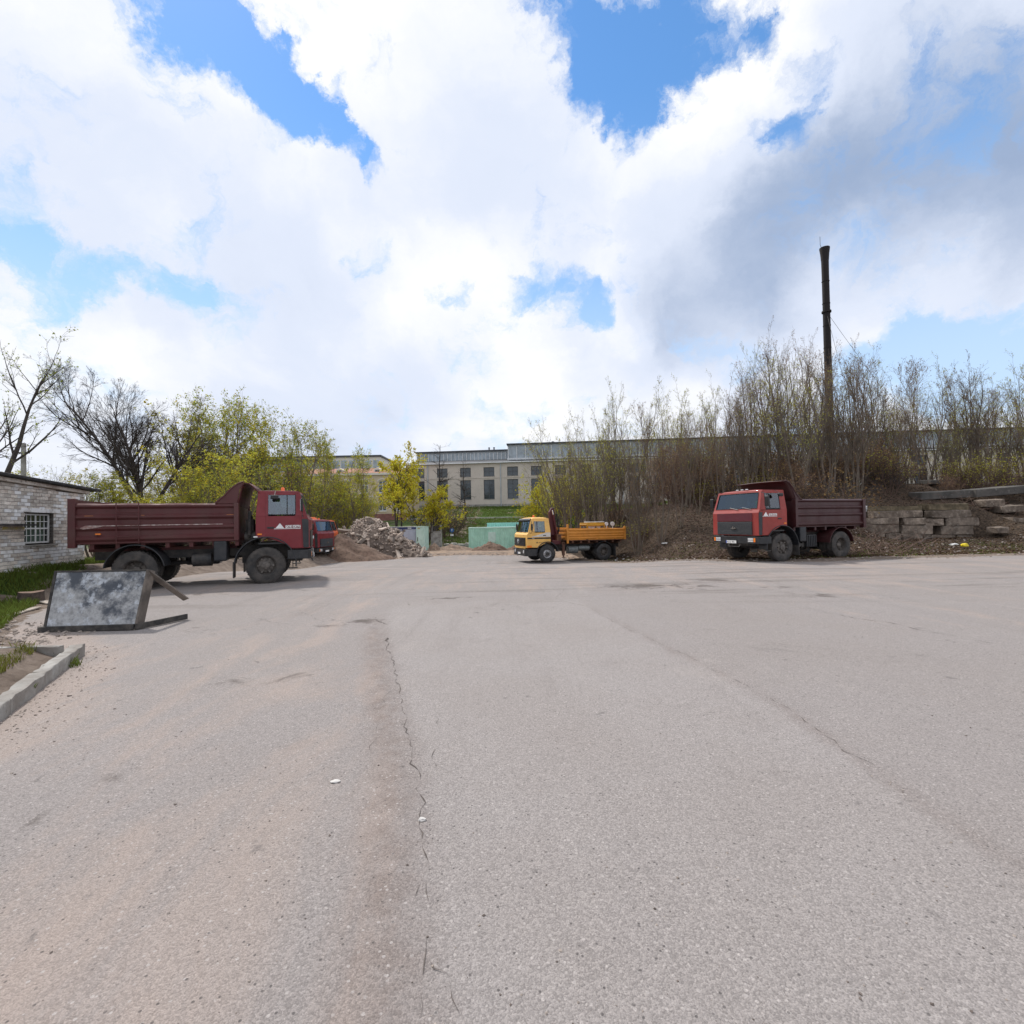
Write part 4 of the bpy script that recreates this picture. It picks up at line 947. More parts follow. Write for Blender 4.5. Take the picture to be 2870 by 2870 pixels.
def crane_truck():
    o, hz = near_origin(Vector((2.09, 30.17)), Vector((5.72, 31.31)), 1, 1.18)
    root = empty('crane_truck', (o.x, o.y, -.69), hz); root.rotation_euler = (0, math.radians(-.3), hz)
    P = dict(cab=P_yel, roof=P_yel); C = SK; wb = 3.81; s = 1
    yz, wsp = build_cab(root, C, P)
    ch = MB()
    for q in (-1, 1): ch.b2(-5.2, 1.1, q * .42 - .04, q * .42 + .04, .78, 1.02)
    for x in (-4.9, -3.0, -2.2, -1.4, .9): ch.b2(x - .06, x + .06, -.38, .38, .82, .98)
    ch.b2(-wb - .1, -wb + .1, -.95, .95, .44, .62); ch.b2(-.08, .08, -.9, .9, .40, .55); ch.cyl((-wb, -.22, .52), (-wb, .22, .52), .24, 12); ch.b2(-.6, 1.0, -.45, .45, .55, 1.1)
    ch.cyl((-wb, 0, .55), (-.5, 0, .8), .06, 8)
    ch.obj('chassis', M_chassis, root)
    for q in (-1, 1):
        wheel(root, 0, q * 1.05, q, .52, .30, alu=True, rub=M_rubber2)
        wheel(root, -wb, q * 1.05, q, .52, .28, front=False, rub=M_rubber2); wheel(root, -wb, q * .73, q, .52, .28, front=False, rub=M_rubber2)
        arc_strip(0, .54, .67, .05, -8, 172, *sorted((q * .85, q * 1.235))).obj('front_fender', M_fender, root, smooth=True, bevel=.01)
        arc_strip(-wb, .54, .62, .03, 30, 150, *sorted((q * .58, q * 1.2))).obj('rear_fender', M_fender, root, smooth=True)
        MB().b2(-wb - .80, -wb - .77, *sorted((q * .6, q * 1.2)), .25, .95).obj('mudflap', M_rubber2, root)
        mirror(root, C, q)
    MB().cyl((-2.05, .95, .70), (-1.42, .95, .70), .23, 18).obj('fuel_tank', M_tank, root, smooth=True)
    MB().cyl((-2.85, .95, .78), (-2.12, .95, .78), .16, 16).obj('air_tank', M_tank, root, smooth=True)
    MB().b2(-2.9, -1.5, -1.1, -.6, .55, 1.0).obj('tool_box', M_chassis, root, bevel=.03)
    # stabiliser leg
    st = MB(); st.b2(-1.12, -1.0, .55, 1.2, 1.05, 1.17); st.b2(-1.13, -.99, 1.08, 1.2, .38, 1.2); st.cyl((-1.06, 1.14, .25), (-1.06, 1.14, .4), .04, 8); st.cyl((-1.06, 1.14, .24), (-1.06, 1.14, .26), .1, 10)
    st.obj('stabiliser_leg', M_rust, root)
    # visor over the windscreen and stripes
    vs = MB(); n_ = 10
    A = [Vector(wsp(lerp(-1, 1, j / n_) * .99, .86, .10)) for j in range(n_ + 1)]; B = [Vector(wsp(lerp(-1, 1, j / n_) * .99, 1.04, .02)) for j in range(n_ + 1)]
    vs.grid([A, B]); ob = vs.obj('sun_visor', M_fender, root, smooth='all'); so = ob.modifiers.new('t', 'SOLIDIFY'); so.thickness = .02
    for q in (-1, 1):
        m = MB(); m.prism([(-.2, 1.54), (-.2, 1.80), (.05, 1.80), (1.0, 1.56), (1.04, 1.54)], 0, 1, lambda x, b, z, q=q: (x, q * (yz(z) + .010 + .004 * b), z)); m.obj('door_stripe', P_silver, root)
        m = MB(); m.prism([(-.215, 1.42), (-.215, 1.50), (1.27, 1.50), (1.27, 1.42)], 0, 1, lambda x, b, z, q=q: (x, q * (yz(z) + .010 + .005 * b), z)); k = m.obj('dark_band', M_black, root)
        if q == 1:
            t = text_mesh('1820', .085, 'band_lettering', M_white, k, Matrix.Translation((1.0, yz(1.45) + .017, 1.43)) @ Matrix(((-1, 0, 0, 0), (0, 0, 1, 0), (0, 1, 0, 0), (0, 0, 0, 1))), .1, .001)
            tri = MB(); tri.prism([(.72, 1.17), (.66, 1.26), (.60, 1.17)], 0, 1, lambda x, b, z: (x, yz(z) + .010 + .005 * b, z)); tri.obj('door_emblem', M_dark, root)
            t = text_mesh('GATVIŲ STATYBA', .07, 'door_lettering', M_dark, root, Matrix.Translation((.58, yz(1.2) + .014, 1.175)) @ Matrix(((-1, 0, 0, 0), (0, 0, 1, 0), (0, 1, 0, 0), (0, 0, 0, 1))), .2, .001)
    MB().lathe([(0, .075), (.03, .075), (.035, .06), (.11, .05), (.135, .001)], (.55, .3, 2.735), 'z', 14).obj('beacon', M_beacon, root, smooth=True)
    pl = MB().b2(1.40, 1.412, -.26, .26, .50, .61).obj('licence_plate', M_plate, root)
    MB().b2(1.412, 1.415, -.26, -.22, .505, .605).obj('plate_band', M_plate_blue, pl)
    # crane folded behind the cab
    cr = empty('folding_crane', (-.72, 0, 1.04)); cr.parent = root
    b = MB(); b.b2(-.28, .28, -.9, .9, 0, .26); b.box((0, 0, .45), (.42, .6, .5)); b.obj('crane_base', P_crane, cr, bevel=.02)
    MB().cyl((0, 0, .6), (0, 0, 1.5), .19, 16, .16).obj('crane_column', P_crane, cr, smooth=True)
    bm = MB(); bm.prism([(-.12, .5), (.22, .6), (.30, 2.0), (.12, 2.28), (-.04, 2.2), (-.10, 1.4)], .30, .52); bm.obj('main_boom', P_crane, cr, bevel=.015)
    bm = MB(); bm.prism([(-.34, .35), (-.16, .3), (-.05, 1.3), (-.02, 2.25), (-.16, 2.30), (-.27, 1.5)], .02, .22); bm.obj('outer_boom', M_black, cr, bevel=.015)
    MB().cyl((-.15, .62, .5), (.08, .62, 1.85), .07, 12).obj('lift_cylinder', P_crane, cr, smooth=True)
    MB().cyl((.06, .62, 1.75), (.14, .62, 2.12), .04, 10).obj('cylinder_rod', M_chrome, cr, smooth=True)
    rg = MB(); rg.tube([(-.24 + .0, .66 + .07 * math.cos(t), 1.25 + .085 * math.sin(t)) for t in [2 * math.pi * i / 14 for i in range(15)]], .025, 6); rg.obj('hook_ring', M_hose, cr)
    hs = MB()
    for k in range(5):
        y = .3 + .08 * k; hs.tube([(-.2, y, .5), (-.32, y + .02, .9), (-.28, y, 1.4 + .1 * k), (-.2, y, 1.9)], .016, 5)
    hs.obj('hydraulic_hoses', M_black, cr); MB().box((-.18, .78, .42), (.3, .24, .42)).obj('valve_block', M_rust, cr, bevel=.02)
    # bed
    bx0, bx1 = -5.3, -1.34; z0, z1 = 1.33, 2.0
    fl = MB(); fl.b2(bx0, bx1, -1.18, 1.18, 1.25, 1.33)
    for x in np.arange(-5, -1.4, .55): fl.b2(x - .05, x + .05, -1.15, 1.15, 1.12, 1.25)
    for q in (-1, 1): fl.b2(bx0 + .1, bx1 - .1, q * .42 - .05, q * .42 + .05, 1.022, 1.12)
    fl.obj('bed_floor', M_rust, root)
    for q in (-1, 1):
        side_profile_bed(bx0 + .08, bx1 - .06, q, 1.19, [(1.42, .045), (1.57, .04), (1.72, .04), (1.93, .045)], 1.30, 1.985, .035).obj('drop_side', P_ybed, root)
        for x in (-4.6, -3.3, -2.1): MB().box((x, q * 1.225, 1.36), (.1, .05, .10)).obj('side_hinge', P_ybed, root)
        MB().b2(bx0 - .04, bx0 + .075, *sorted((q * 1.10, q * 1.24)), 1.28, 2.10).obj('rear_post', P_ybed, root, bevel=.01)
        MB().b2(bx1 - .05, bx1 + .05, *sorted((q * 1.12, q * 1.245)), 1.10, 2.28).obj('front_post', P_ybed, root, bevel=.01)
    MB().b2(bx0 - .03, bx0 + .03, -1.09, 1.09, 1.3, 1.99).obj('tailgate', P_ybed, root)
    hw = MB(); hw.b2(bx1 - .03, bx1 + .01, -1.11, 1.11, 1.3, 2.08)
    for z in (1.45, 1.7, 1.95): hw.b2(bx1 + .011, bx1 + .045, -1.11, 1.11, z - .05, z + .05)
    hw.obj('bulkhead', P_ybed, root)
    tag(root, 'yellow cab crane truck with ochre drop-side bed, standing by the wooded bank', 'truck')
    # rack with road signs standing in the bed, a thing of its own
    Mw = root.matrix_basis.copy(); Mw = Matrix.Translation(root.location) @ root.rotation_euler.to_matrix().to_4x4()
    rk = empty('steel_rack', Mw @ Vector((-3.55, 0.1, 1.34)), hz)
    fr = MB()
    fr2 = MB()
    for y in (-.5, .5):
        fr.cyl((-.62, y, .85), (.62, y, .85), .05, 8); fr.cyl((-.62, y, .98), (.62, y, .98), .035, 8)
    for x in (-.62, 0, .62): fr.cyl((x, -.5, .9), (x, .5, .9), .04, 8)
    fr.obj('top_frame', M_rack, rk)
    for x in (-.6, .6):
        for y in (-.5, .5): MB().cyl((x, y, 0), (x, y, .98), .04, 8).obj('post', M_rack, rk)
    MB().box((0, .5, .9), (1.2, .06, .15)).obj('side_rail', M_rack, rk, bevel=.01)
    tag(rk, 'yellow steel frame rack standing in the bed of the crane truck', 'rack')
    for k, (x, y, w_) in enumerate(((-.3, .25, .62), (.28, .2, .55))):
        p = MB(); p.box((x, y, 1.06), (w_, .5, .045)); q_ = p.obj('panel_board', M_bucket, None, bevel=.01); q_.matrix_world = rk.matrix_basis.copy() if False else Matrix.Translation(rk.location) @ Matrix.Rotation(hz, 4, 'Z')
        tag(q_, 'pale flat board lying on top of the yellow steel rack', 'board', 'boards on the steel rack')
    for k, (x, r_, zc) in enumerate(((-.32, .14, .78), (.12, .16, .76), (.3, .12, .74))):
        c = MB(); c.lathe([(-.02, .001), (-.02, r_), (.02, r_), (.02, r_ * .35), (.02, .001)], (0, 0, 0), 'y', 20); c.cyl((0, 0, -zc), (0, 0, -r_), .02, 6)
        q_ = c.obj('round_sign', M_bucket, None); q_.matrix_world = Matrix.Translation(rk.location) @ Matrix.Rotation(hz, 4, 'Z') @ Matrix.Translation((x, .3, zc)); tag(q_, 'small round white sign on a post inside the yellow rack', 'sign', 'signs in the crane truck bed')
    for k, (x, r_, zc) in enumerate(((-.82, .12, .92), (-1.25, .14, .92))):
        c = MB(); c.lathe([(-.02, .001), (-.02, r_), (.02, r_), (.02, r_ * .4), (.0, r_ * .38), (.0, .001)], (0, 0, 0), 'y', 20); c.cyl((0, 0, -zc), (0, 0, -r_), .025, 6)
        q_ = c.obj('round_sign', M_bucket, None); q_.matrix_world = Matrix.Translation(rk.location) @ Matrix.Rotation(hz, 4, 'Z') @ Matrix.Translation((x, .4, zc)); tag(q_, 'small round white sign on a post between the rack and the tailgate', 'sign', 'signs in the crane truck bed')
    return root
T5 = crane_truck()
# ------------------------------------------------------------------ left side: brick shed, board, kerbs, stump
def bricks_wall(A, B, z0, z1, holes, parent, mats, bl=.245, bh=.088, j=.012, out=None, lim=300, toppts=None, mortar=None, near_first=None):
    """bricks laid from A to B (2D points), each one a child; holes = (u0,u1,z0,z1); slope of the top by toppts(u)"""
    A, B = Vector(A), Vector(B); L_ = (B - A).length; d = (B - A).normalized(); nrm = Vector((d.y, -d.x)); th = .115
    if out and nrm.dot(Vector(out)) < 0: nrm = -nrm
    r = random.Random(11); items = []
    row = 0; z = z0
    while z < z1 - .03:
        u = 0.0 if row % 2 == 0 else -(bl + j) / 2
        while u < L_:
            a, b = max(0, u), min(L_, u + bl); zt = z + bh
            u += bl + j
            if b - a < .04: continue
            tp = toppts((a + b) / 2) if toppts else z1
            if z > tp - .03: continue
            zt = min(zt, tp)
            segs = [(a, b)]
            for (h0, h1, q0, q1) in holes:
                if zt > q0 + .01 and z < q1 - .01:
                    ns = []
                    for (s0, s1) in segs:
                        if s1 <= h0 or s0 >= h1: ns.append((s0, s1)); continue
                        if s0 < h0 - .03: ns.append((s0, h0))
                        if s1 > h1 + .03: ns.append((h1, s1))
                    segs = ns
            for (s0, s1) in segs: items.append((s0, s1, z, zt))
        z += bh + j; row += 1
    return items, A, d, nrm, th
def brick_mesh(items, A, d, nrm, th, r, gap=.0):
    m = MB()
    for (a, b, z, zt) in items:
        o_ = r.uniform(-.006, .006); p0 = A + d * a; p1 = A + d * b; q = nrm * o_; bk = nrm * -th
        v = []
        for zz in (z, zt):
            for p in (p0 + q, p1 + q, p1 + bk, p0 + bk): v.append((p.x, p.y, zz))
        m.add(v, [(0, 1, 5, 4), (1, 2, 6, 5), (2, 3, 7, 6), (3, 0, 4, 7), (4, 5, 6, 7), (3, 2, 1, 0)])
    return m
M_brick = material('silicate_brick', (.66, .61, .55), .9, var=.18, vscale=3, col2=(.34, .25, .20), amt2=.75, scale2=.9, thr=.56, soft=.14, col3=(.12, .10, .09), amt3=.6, scale3=16, thr3=.6, bump=.004, bscale=70, randv=.26, coords='Generated')
M_brickw = material('silicate_brick_wall', (.66, .61, .55), .9, var=.2, vscale=2, col2=(.30, .23, .19), amt2=.8, scale2=.9, thr=.52, soft=.1, col3=(.14, .12, .105), amt3=.7, scale3=9, thr3=.57, bump=.004, bscale=70)
M_mortar = material('mortar', (.15, .135, .125), .95, var=.3, vscale=8)
M_whitewash = material('whitewash', (.80, .80, .80), .85, var=.1, col2=(.42, .39, .36), amt2=.9, scale2=2.5, thr=.55, soft=.08)
M_yellowish = material('yellow_paint_peeling', (.55, .45, .10), .8, var=.15, col2=(.35, .32, .28), amt2=.9, scale2=6, thr=.5)
M_felt = material('roofing_felt', (.022, .021, .023), .8, var=.3, col2=(.10, .09, .085), amt2=.5, scale2=4, thr=.58)
M_conc = material('concrete', (.36, .345, .32), .9, var=.15, vscale=3, col2=(.16, .145, .125), amt2=.75, scale2=1.6, thr=.53, soft=.15, col3=(.09, .10, .06), amt3=.5, scale3=5, thr3=.62, bump=.006, bscale=40)
M_kerb = material('kerb_concrete', (.33, .32, .30), .9, var=.16, vscale=6, col2=(.19, .165, .145), amt2=.8, scale2=2.6, thr=.50, soft=.15, col3=(.10, .09, .08), amt3=.7, scale3=18, thr3=.62, bump=.006, bscale=60)
M_wood = material('weathered_wood', (.16, .135, .115), .85, var=.3, vscale=3, col2=(.06, .05, .045), amt2=.7, scale2=4, thr=.52, stretch=(1, 1, 1), bump=.003, bscale=50)
M_bark = material('bark', (.075, .055, .045), .95, var=.35, vscale=9, bump=.01, bscale=25)
M_winframe = material('white_window_frame', (.80, .82, .82), .5, var=.1, col2=(.35, .33, .3), amt2=.5, scale2=8, thr=.58)
M_pane = material('dark_pane', (.02, .024, .028), .12, var=.2, spec=.6)
shed = empty('brick_shed', (-13.6, 14.9, .55))
def add_shed():
    A, B = Vector((-13.28, 12.9)), Vector((-14.3, 16.7)); d = (B - A).normalized(); A = A - d * 2.6; L_ = (B - A).length
    nrm = Vector((d.y, -d.x)); nrm = nrm if nrm.x > 0 else -nrm
    zb = .46; zr = table([(0, 3.16), (L_, 2.96)])
    u_of = lambda px: None
    # window position from the picture columns 75 and 146 on the wall plane
    def hit(px):
        r_ = ray(px, 1500); t = (A - Vector((0, 0))).dot(nrm) / Vector((r_.x, r_.y)).dot(nrm); p = Vector((r_.x * t, r_.y * t)); return (p - A).dot(d)
    w0, w1 = hit(70), hit(151); wz0, wz1 = 1.36, 2.28
    e = shed; inv = Matrix.Translation(-e.location)
    def fin(o): o.matrix_parent_inverse = inv; return o
    holes = [(w0, w1, wz0, wz1)]
    items, A_, d_, n_, th = bricks_wall(A, B, zb, 3.2, holes, e, None, out=(1, 0), toppts=lambda u: zr(u) - .02)
    hero = sorted([i for i in items if i[0] > hit(0) - .1], key=lambda i: (i[0] + i[1]))
    rest = [i for i in items if i not in set(hero)]
    r = random.Random(3)
    hs = hero[:]; r.shuffle(hs); keep = hs[:299]; rest += hs[299:]
    for it in keep:
        fin(brick_mesh([it], A_, d_, n_, th, r).obj('brick', M_whitewash if (nz(it[0] * 1.1, it[2] * 1.3, 8, 3) > .02 and r.random() > .2) else M_brick, e))
    o = fin(brick_mesh(rest, A_, d_, n_, th, r).obj('brick_rest', M_brickw, e)); o.name = 'brickwork'; o['kind'] = 'stuff'
    # mortar core and other walls
    m = MB()
    def slab(P, Q, t, z0, z1a, z1b, off):
        q = [P - n_ * off, Q - n_ * off, Q - n_ * (off + t), P - n_ * (off + t)]
        m.add([(p.x, p.y, z0) for p in q] + [(q[0].x, q[0].y, z1a), (q[1].x, q[1].y, z1b), (q[2].x, q[2].y, z1b), (q[3].x, q[3].y, z1a)], [(0, 1, 5, 4), (1, 2, 6, 5), (2, 3, 7, 6), (3, 0, 4, 7), (4, 5, 6, 7), (3, 2, 1, 0)])
    dd = d
    slab(A + dd * .006, A + dd * w0, .22, zb - .3, zr(0) - .03, zr(w0) - .03, .014); slab(A + dd * w1, B - dd * .006, .22, zb - .3, zr(w1) - .03, zr(L_) - .03, .014)
    slab(A + dd * w0, A + dd * w1, .22, zb - .3, wz0, wz0, .014); slab(A + dd * w0, A + dd * w1, .22, wz1, zr(w0) - .03, zr(w1) - .03, .014)
    fin(m.obj('mortar', M_mortar, e))
    bw = MB(); bk = -n_ * 4.2
    def wall(P, Q, z1a, z1b, t):
        dq = (Q - P).normalized(); nn = Vector((dq.y, -dq.x)) * t
        q = [P, Q, Q + nn, P + nn]; bw.add([(p.x, p.y, zb - .3) for p in q] + [(q[i].x, q[i].y, (z1a, z1b, z1b, z1a)[i]) for i in range(4)], [(0, 1, 5, 4), (1, 2, 6, 5), (2, 3, 7, 6), (3, 0, 4, 7), (4, 5, 6, 7), (3, 2, 1, 0)])
    wall(B - n_ * .24 - d * .001, B + bk, 2.93, 2.83, -.2); wall(A - n_ * .24 + d * .001, A + bk, 3.1, 3.0, .2); wall(A + bk, B + bk, 3.0, 2.83, .1)
    fin(bw.obj('end_wall', M_brickw, e))
    # roof slab, cornice and felt edge
    rf = MB()
    def roofslab(o0, o1, e0, e1, dz0, dz1):
        P = [A + d * -e0 + n_ * o0, B + d * e1 + n_ * o0, B + d * e1 - n_ * o1, A + d * -e0 - n_ * o1]
        zs = [zr(0), zr(L_), zr(L_) - .1, zr(0) - .1]
        rf.add([(p.x, p.y, z + dz0) for p, z in zip(P, zs)] + [(p.x, p.y, z + dz1) for p, z in zip(P, zs)], [(0, 1, 5, 4), (1, 2, 6, 5), (2, 3, 7, 6), (3, 0, 4, 7), (4, 5, 6, 7), (3, 2, 1, 0)])
    roofslab(.10, 4.3, .1, .12, .0, .10); fin(rf.obj('cornice', M_brickw, e, bevel=.008))
    rf = MB(); roofslab(.24, 4.5, .2, .55, .105, .19); fin(rf.obj('roof', M_felt, e, bevel=.02))
    # window
    wn = MB(); W0, W1 = w0 + .03, w1 - .03; Z0, Z1 = wz0 + .04, wz1 - .03; dep = .10
    def bar(u0, u1, z0, z1, t=.05, off=dep):
        P = A + d * u0 - n_ * off; Q = A + d * u1 - n_ * off; b_ = -n_ * t
        wn.add([(p.x, p.y, z) for z in (z0, z1) for p in (P, Q, Q + b_, P + b_)], [(0, 1, 5, 4), (1, 2, 6, 5), (2, 3, 7, 6), (3, 0, 4, 7), (4, 5, 6, 7), (3, 2, 1, 0)])
    um = (W0 + W1) / 2; zm = Z0 + (Z1 - Z0) * .5
    for (a, b, c, f_) in ((W0, W0 + .045, Z0, Z1), (W1 - .06, W1, Z0, Z1), (W0 + .046, W1 - .046, Z0, Z0 + .045), (W0 + .046, W1 - .046, Z1 - .045, Z1), (um - .02, um + .02, Z0 + .046, Z1 - .046)): bar(a, b, c, f_)
    bar(W0 + .046, um - .021, zm - .02, zm + .02); bar(um + .021, W1 - .046, zm - .02, zm + .02)
    wo = fin(wn.obj('window', M_winframe, e))
    for (a, b) in ((W0 + .046, um - .021), (um + .021, W1 - .046)):
        for (c, f_) in ((Z0 + .046, zm - .021), (zm + .021, Z1 - .046)):
            wn = MB(); bar(a, b, c, f_, .006, dep + .02); p_ = wn.obj('pane', M_pane, wo)
            wn = MB()
            for k in (1, 2): u = lerp(a, b, k / 3); bar(u - .007, u + .007, c + .001, f_ - .001, .012, dep + .004)
            bar(a, b, (c + f_) / 2 - .009, (c + f_) / 2 + .009, .010, dep - .008)
            q_ = wn.obj('window_bars', M_winframe, wo)
    wn = MB(); bar(w0 - .16, w1 + .30, wz1 + .0, wz1 + .12, .14, -.012); fin(wn.obj('lintel', M_whitewash, e, bevel=.006))
    wn = MB(); bar(w0 - .1, w1 + .12, wz0 - .05, wz0 - .004, .2, -.05); fin(wn.obj('window_sill', M_conc, e, bevel=.006))
    # small low annexe at the near end, with its lean-to roof
    wn = MB(); bar(hit(0) - .6, hit(66), 1.90, 1.94, .5, -.32); fin(wn.obj('canopy_board', M_felt, e)); wn = MB(); bar(hit(6), hit(66), 1.80, 1.87, .02, -.02); fin(wn.obj('yellow_strip', M_yellowish, e))
    tag(e, 'low whitish brick shed with a barred white window and black felt roof', 'shed')
add_shed()
# ---- leaning display board
M_boardface = material('weathered_panel', (.33, .335, .34), .75, var=.28, vscale=16, col2=(.045, .055, .075), amt2=.92, scale2=1.9, thr=.53, soft=.06, col3=(.55, .59, .65), amt3=.75, scale3=5.5, thr3=.575, bump=.002, bscale=30)
M_darkwood = material('dark_wood', (.035, .033, .033), .85, var=.4, vscale=5, col2=(.12, .105, .09), amt2=.6, scale2=6, thr=.52, bump=.003, bscale=60)
def display_board():
    bl, br = at(128, 1768, 8.62), at(375, 1762, 8.72)
    tl, tr_ = at(160, 1605, 8.62 + .27), at(410, 1601, 8.72 + .27)
    e = empty('display_board', (bl + br) / 2 * 1.0); e.location.z = h_lot(-7.3, 8.7); inv = Matrix.Translation(-e.location)
    fin = lambda o: (setattr(o, 'matrix_parent_inverse', inv), o)[1]
    n_ = (br - bl).cross(tl - bl).normalized(); n_ = n_ if n_.y < 0 else -n_
    def plank(a, b, w_, t, side, nn):
        """bar from a to b; side = width direction, nn thickness direction"""
        v = [a, b, b + side * w_, a + side * w_]; m = MB(); m.add(v + [p + nn * t for p in v], [(0, 1, 2, 3), (7, 6, 5, 4), (0, 4, 5, 1), (1, 5, 6, 2), (2, 6, 7, 3), (3, 7, 4, 0)]); return m
    m = MB(); v = [bl, br, tr_, tl]; m.add(v + [p - n_ * .03 for p in v], [(0, 1, 2, 3), (7, 6, 5, 4), (0, 4, 5, 1), (1, 5, 6, 2), (2, 6, 7, 3), (3, 7, 4, 0)]); fin(m.obj('panel', M_boardface, e))
    r_ = (br - bl).normalized(); u_ = (tl - bl).normalized()
    bk = -n_
    fin(plank(br + r_ * .004 + n_ * .015, tr_ + r_ * .004 + n_ * .015 + u_ * .03, .04, .20, r_, bk).obj('side_plank', M_wood, e, bevel=.004))
    fin(plank(bl - r_ * .045 + n_ * .012, tl - r_ * .045 + n_ * .012 + u_ * .03, .04, .16, r_, bk).obj('side_plank', M_darkwood, e, bevel=.004))
    fin(plank(tl - r_ * .003 + n_ * .012 + u_ * .003, tr_ + r_ * .002 + n_ * .012 + u_ * .003, .028, .16, u_, bk).obj('top_plank', M_darkwood, e, bevel=.004))
    g0 = Vector((bl.x - .08, bl.y - .06, h_ground(-8, 8.6) + .05)); 
    zb_ = h_lot(-7, 8.7)
    fin(plank(Vector((bl.x - .1, bl.y - .05, zb_ + .012)), Vector((br.x + .02, br.y - .05, zb_ + .012)), .09, .10, Vector((0, 0, 1)), Vector((0, 1, 0))).obj('base_plank', M_darkwood, e, bevel=.004))
    f0 = Vector((br.x + .03, br.y - .02, zb_ + .006)); f1 = onz(520, 1735, zb_ + .006)
    fin(plank(f0, f1, .10, .045, Vector((0, 0, 1)), Vector((1, 0, 0))).obj('foot_plank', M_darkwood, e, bevel=.004))
    a = tr_ + r_ * .05 + u_ * .01; b = at(527, 1678, 9.75)
    ax = (b - a).normalized(); sd_ = ax.cross(Vector((0, -1, .2))).normalized(); sd_ = sd_ if sd_.z < 0 else -sd_
    fin(plank(a, b, .10, .045, sd_, Vector((0, 1, 0))).obj('brace', M_wood, e, bevel=.004))
    tag(e, 'weathered grey display board in a dark wooden frame leaning back on the ground', 'board')
display_board()
# ---- kerb stones
def kerb_stone(P, Q, h_=.15, w_=.16, ins=0.0, lab='', zb_=None):
    P, Q = Vector(P), Vector(Q); d = (Q - P).normalized(); n_ = Vector((-d.y, d.x))   # left of travel
    z = h_lot(P.x, P.y) if zb_ is None else zb_; m = MB(); r_ = random.Random(int(P.x * 100)); L_ = (Q - P).length; ns = 8; rows = []
    for i in range(ns + 1):
        c = P + d * (L_ * i / ns); j = lambda: r_.uniform(-.011, .011)
        pr = [(0, -.08), (0, h_ - .03), (.02, h_), (w_ - .01, h_), (w_, h_ - .01), (w_, -.08)]
        rows.append([(c.x + n_.x * a + j(), c.y + n_.y * a + j(), z + b + j()) for a, b in pr])
    m.grid(rows); k = len(rows[0]); m.add(rows[0], [tuple(range(k))]); m.add(rows[-1], [tuple(range(k - 1, -1, -1))])
    o = m.obj('kerb_stone', M_kerb, None, smooth=True); tag(o, lab, 'kerb', 'kerb stones by the grass'); return o
def kerbs():
    a = Vector((-6.18, 6.98)); d = (Vector((-5.11, 4.99)) - a).normalized()
    p = a
    L = [.52, 1.0, 1.0, 1.0]
    labs = ['short end kerb stone at the corner of the grass verge', 'pale kerb stone next to the corner stone, clean front face', 'pale kerb stone running toward the lower frame edge along the verge', 'pale kerb stone running toward the lower frame edge along the verge']
    for i, l in enumerate(L):
        kerb_stone(p + d * .006, p + d * (l - .006), lab=labs[i]); p = p + d * l
    q = a + Vector((-.12, .06)); d2 = Vector((-1, -.06)).normalized()
    for i in range(3): kerb_stone(q + d2 * (1.0 * i), q + d2 * (1.0 * i + .985), .15, .09, lab='thin kerb stone edging the back of the grass corner')
kerbs()
# ---- stump, loose planks and stones on the verge
st = empty('tree_stump', tuple(at(88, 1632, 12.0).xy) + (0,)); st.location.z = top(st.location.x, st.location.y) - .02
m = MB(); nst = 22; rws = []
for (z, r_) in ((-.05, .27), (.05, .245), (.15, .23), (.29, .225)):
    rws.append([(r_ * (1 + .10 * math.sin(3 * t + 1) + .05 * math.sin(7 * t)) * math.cos(t), r_ * (1 + .10 * math.sin(3 * t + 1) + .05 * math.sin(7 * t)) * math.sin(t), z + .015 * math.sin(2 * t)) for t in [2 * math.pi * i / nst for i in range(nst + 1)]])
m.grid(rws); m.obj('trunk', M_bark, st, smooth='all')
M_cut = material('cut_wood', (.20, .12, .085), .85, var=.3, vscale=12, col2=(.08, .05, .04), amt2=.6, scale2=6, thr=.5)
m = MB(); rr_ = rws[-1][:-1]; m.add(rr_ + [(0, 0, .295)], [(i, (i + 1) % nst, nst) for i in range(nst)]); m.obj('cut_face', M_cut, st); tag(st, 'short dark tree stump in the grass before the brick shed', 'stump')
M_paleplank = material('pale_plank', (.42, .37, .32), .85, var=.2, vscale=6, col2=(.2, .16, .13), amt2=.6, scale2=5, thr=.52)
def loose_plank(x0, y0, x1, y1, w_, t, lab, zz=.0, mat=None):
    a, b = onz(x0, y0, zz), onz(x1, y1, zz); a.z = top(a.x, a.y) + .02; b.z = top(b.x, b.y) + .02; d = (b - a); L_ = d.length; d.normalize(); s_ = d.cross(Vector((0, 0, 1))).normalized(); u_ = s_.cross(d)
    m = MB(); M_ = Matrix((d, s_, u_)).transposed(); m.box((a + b) / 2, (L_, w_, t), M_); o = m.obj('loose_plank', mat or M_paleplank, None, bevel=.006); return tag(o, lab, 'plank', 'planks lying on the verge')
loose_plank(0, 1722, 105, 1692, .16, .03, 'pale plank with a split, lying in the grass left of the board', .12)
loose_plank(60, 1665, 140, 1671, .14, .03, 'pale wide plank lying half under grass behind the board', .2)
loose_plank(8, 1643, 50, 1638, .12, .04, 'short pale plank in the deep grass near the stump', .3)
loose_plank(110, 1676, 145, 1668, .07, .03, 'narrow pale batten just behind the left edge of the board', .15)
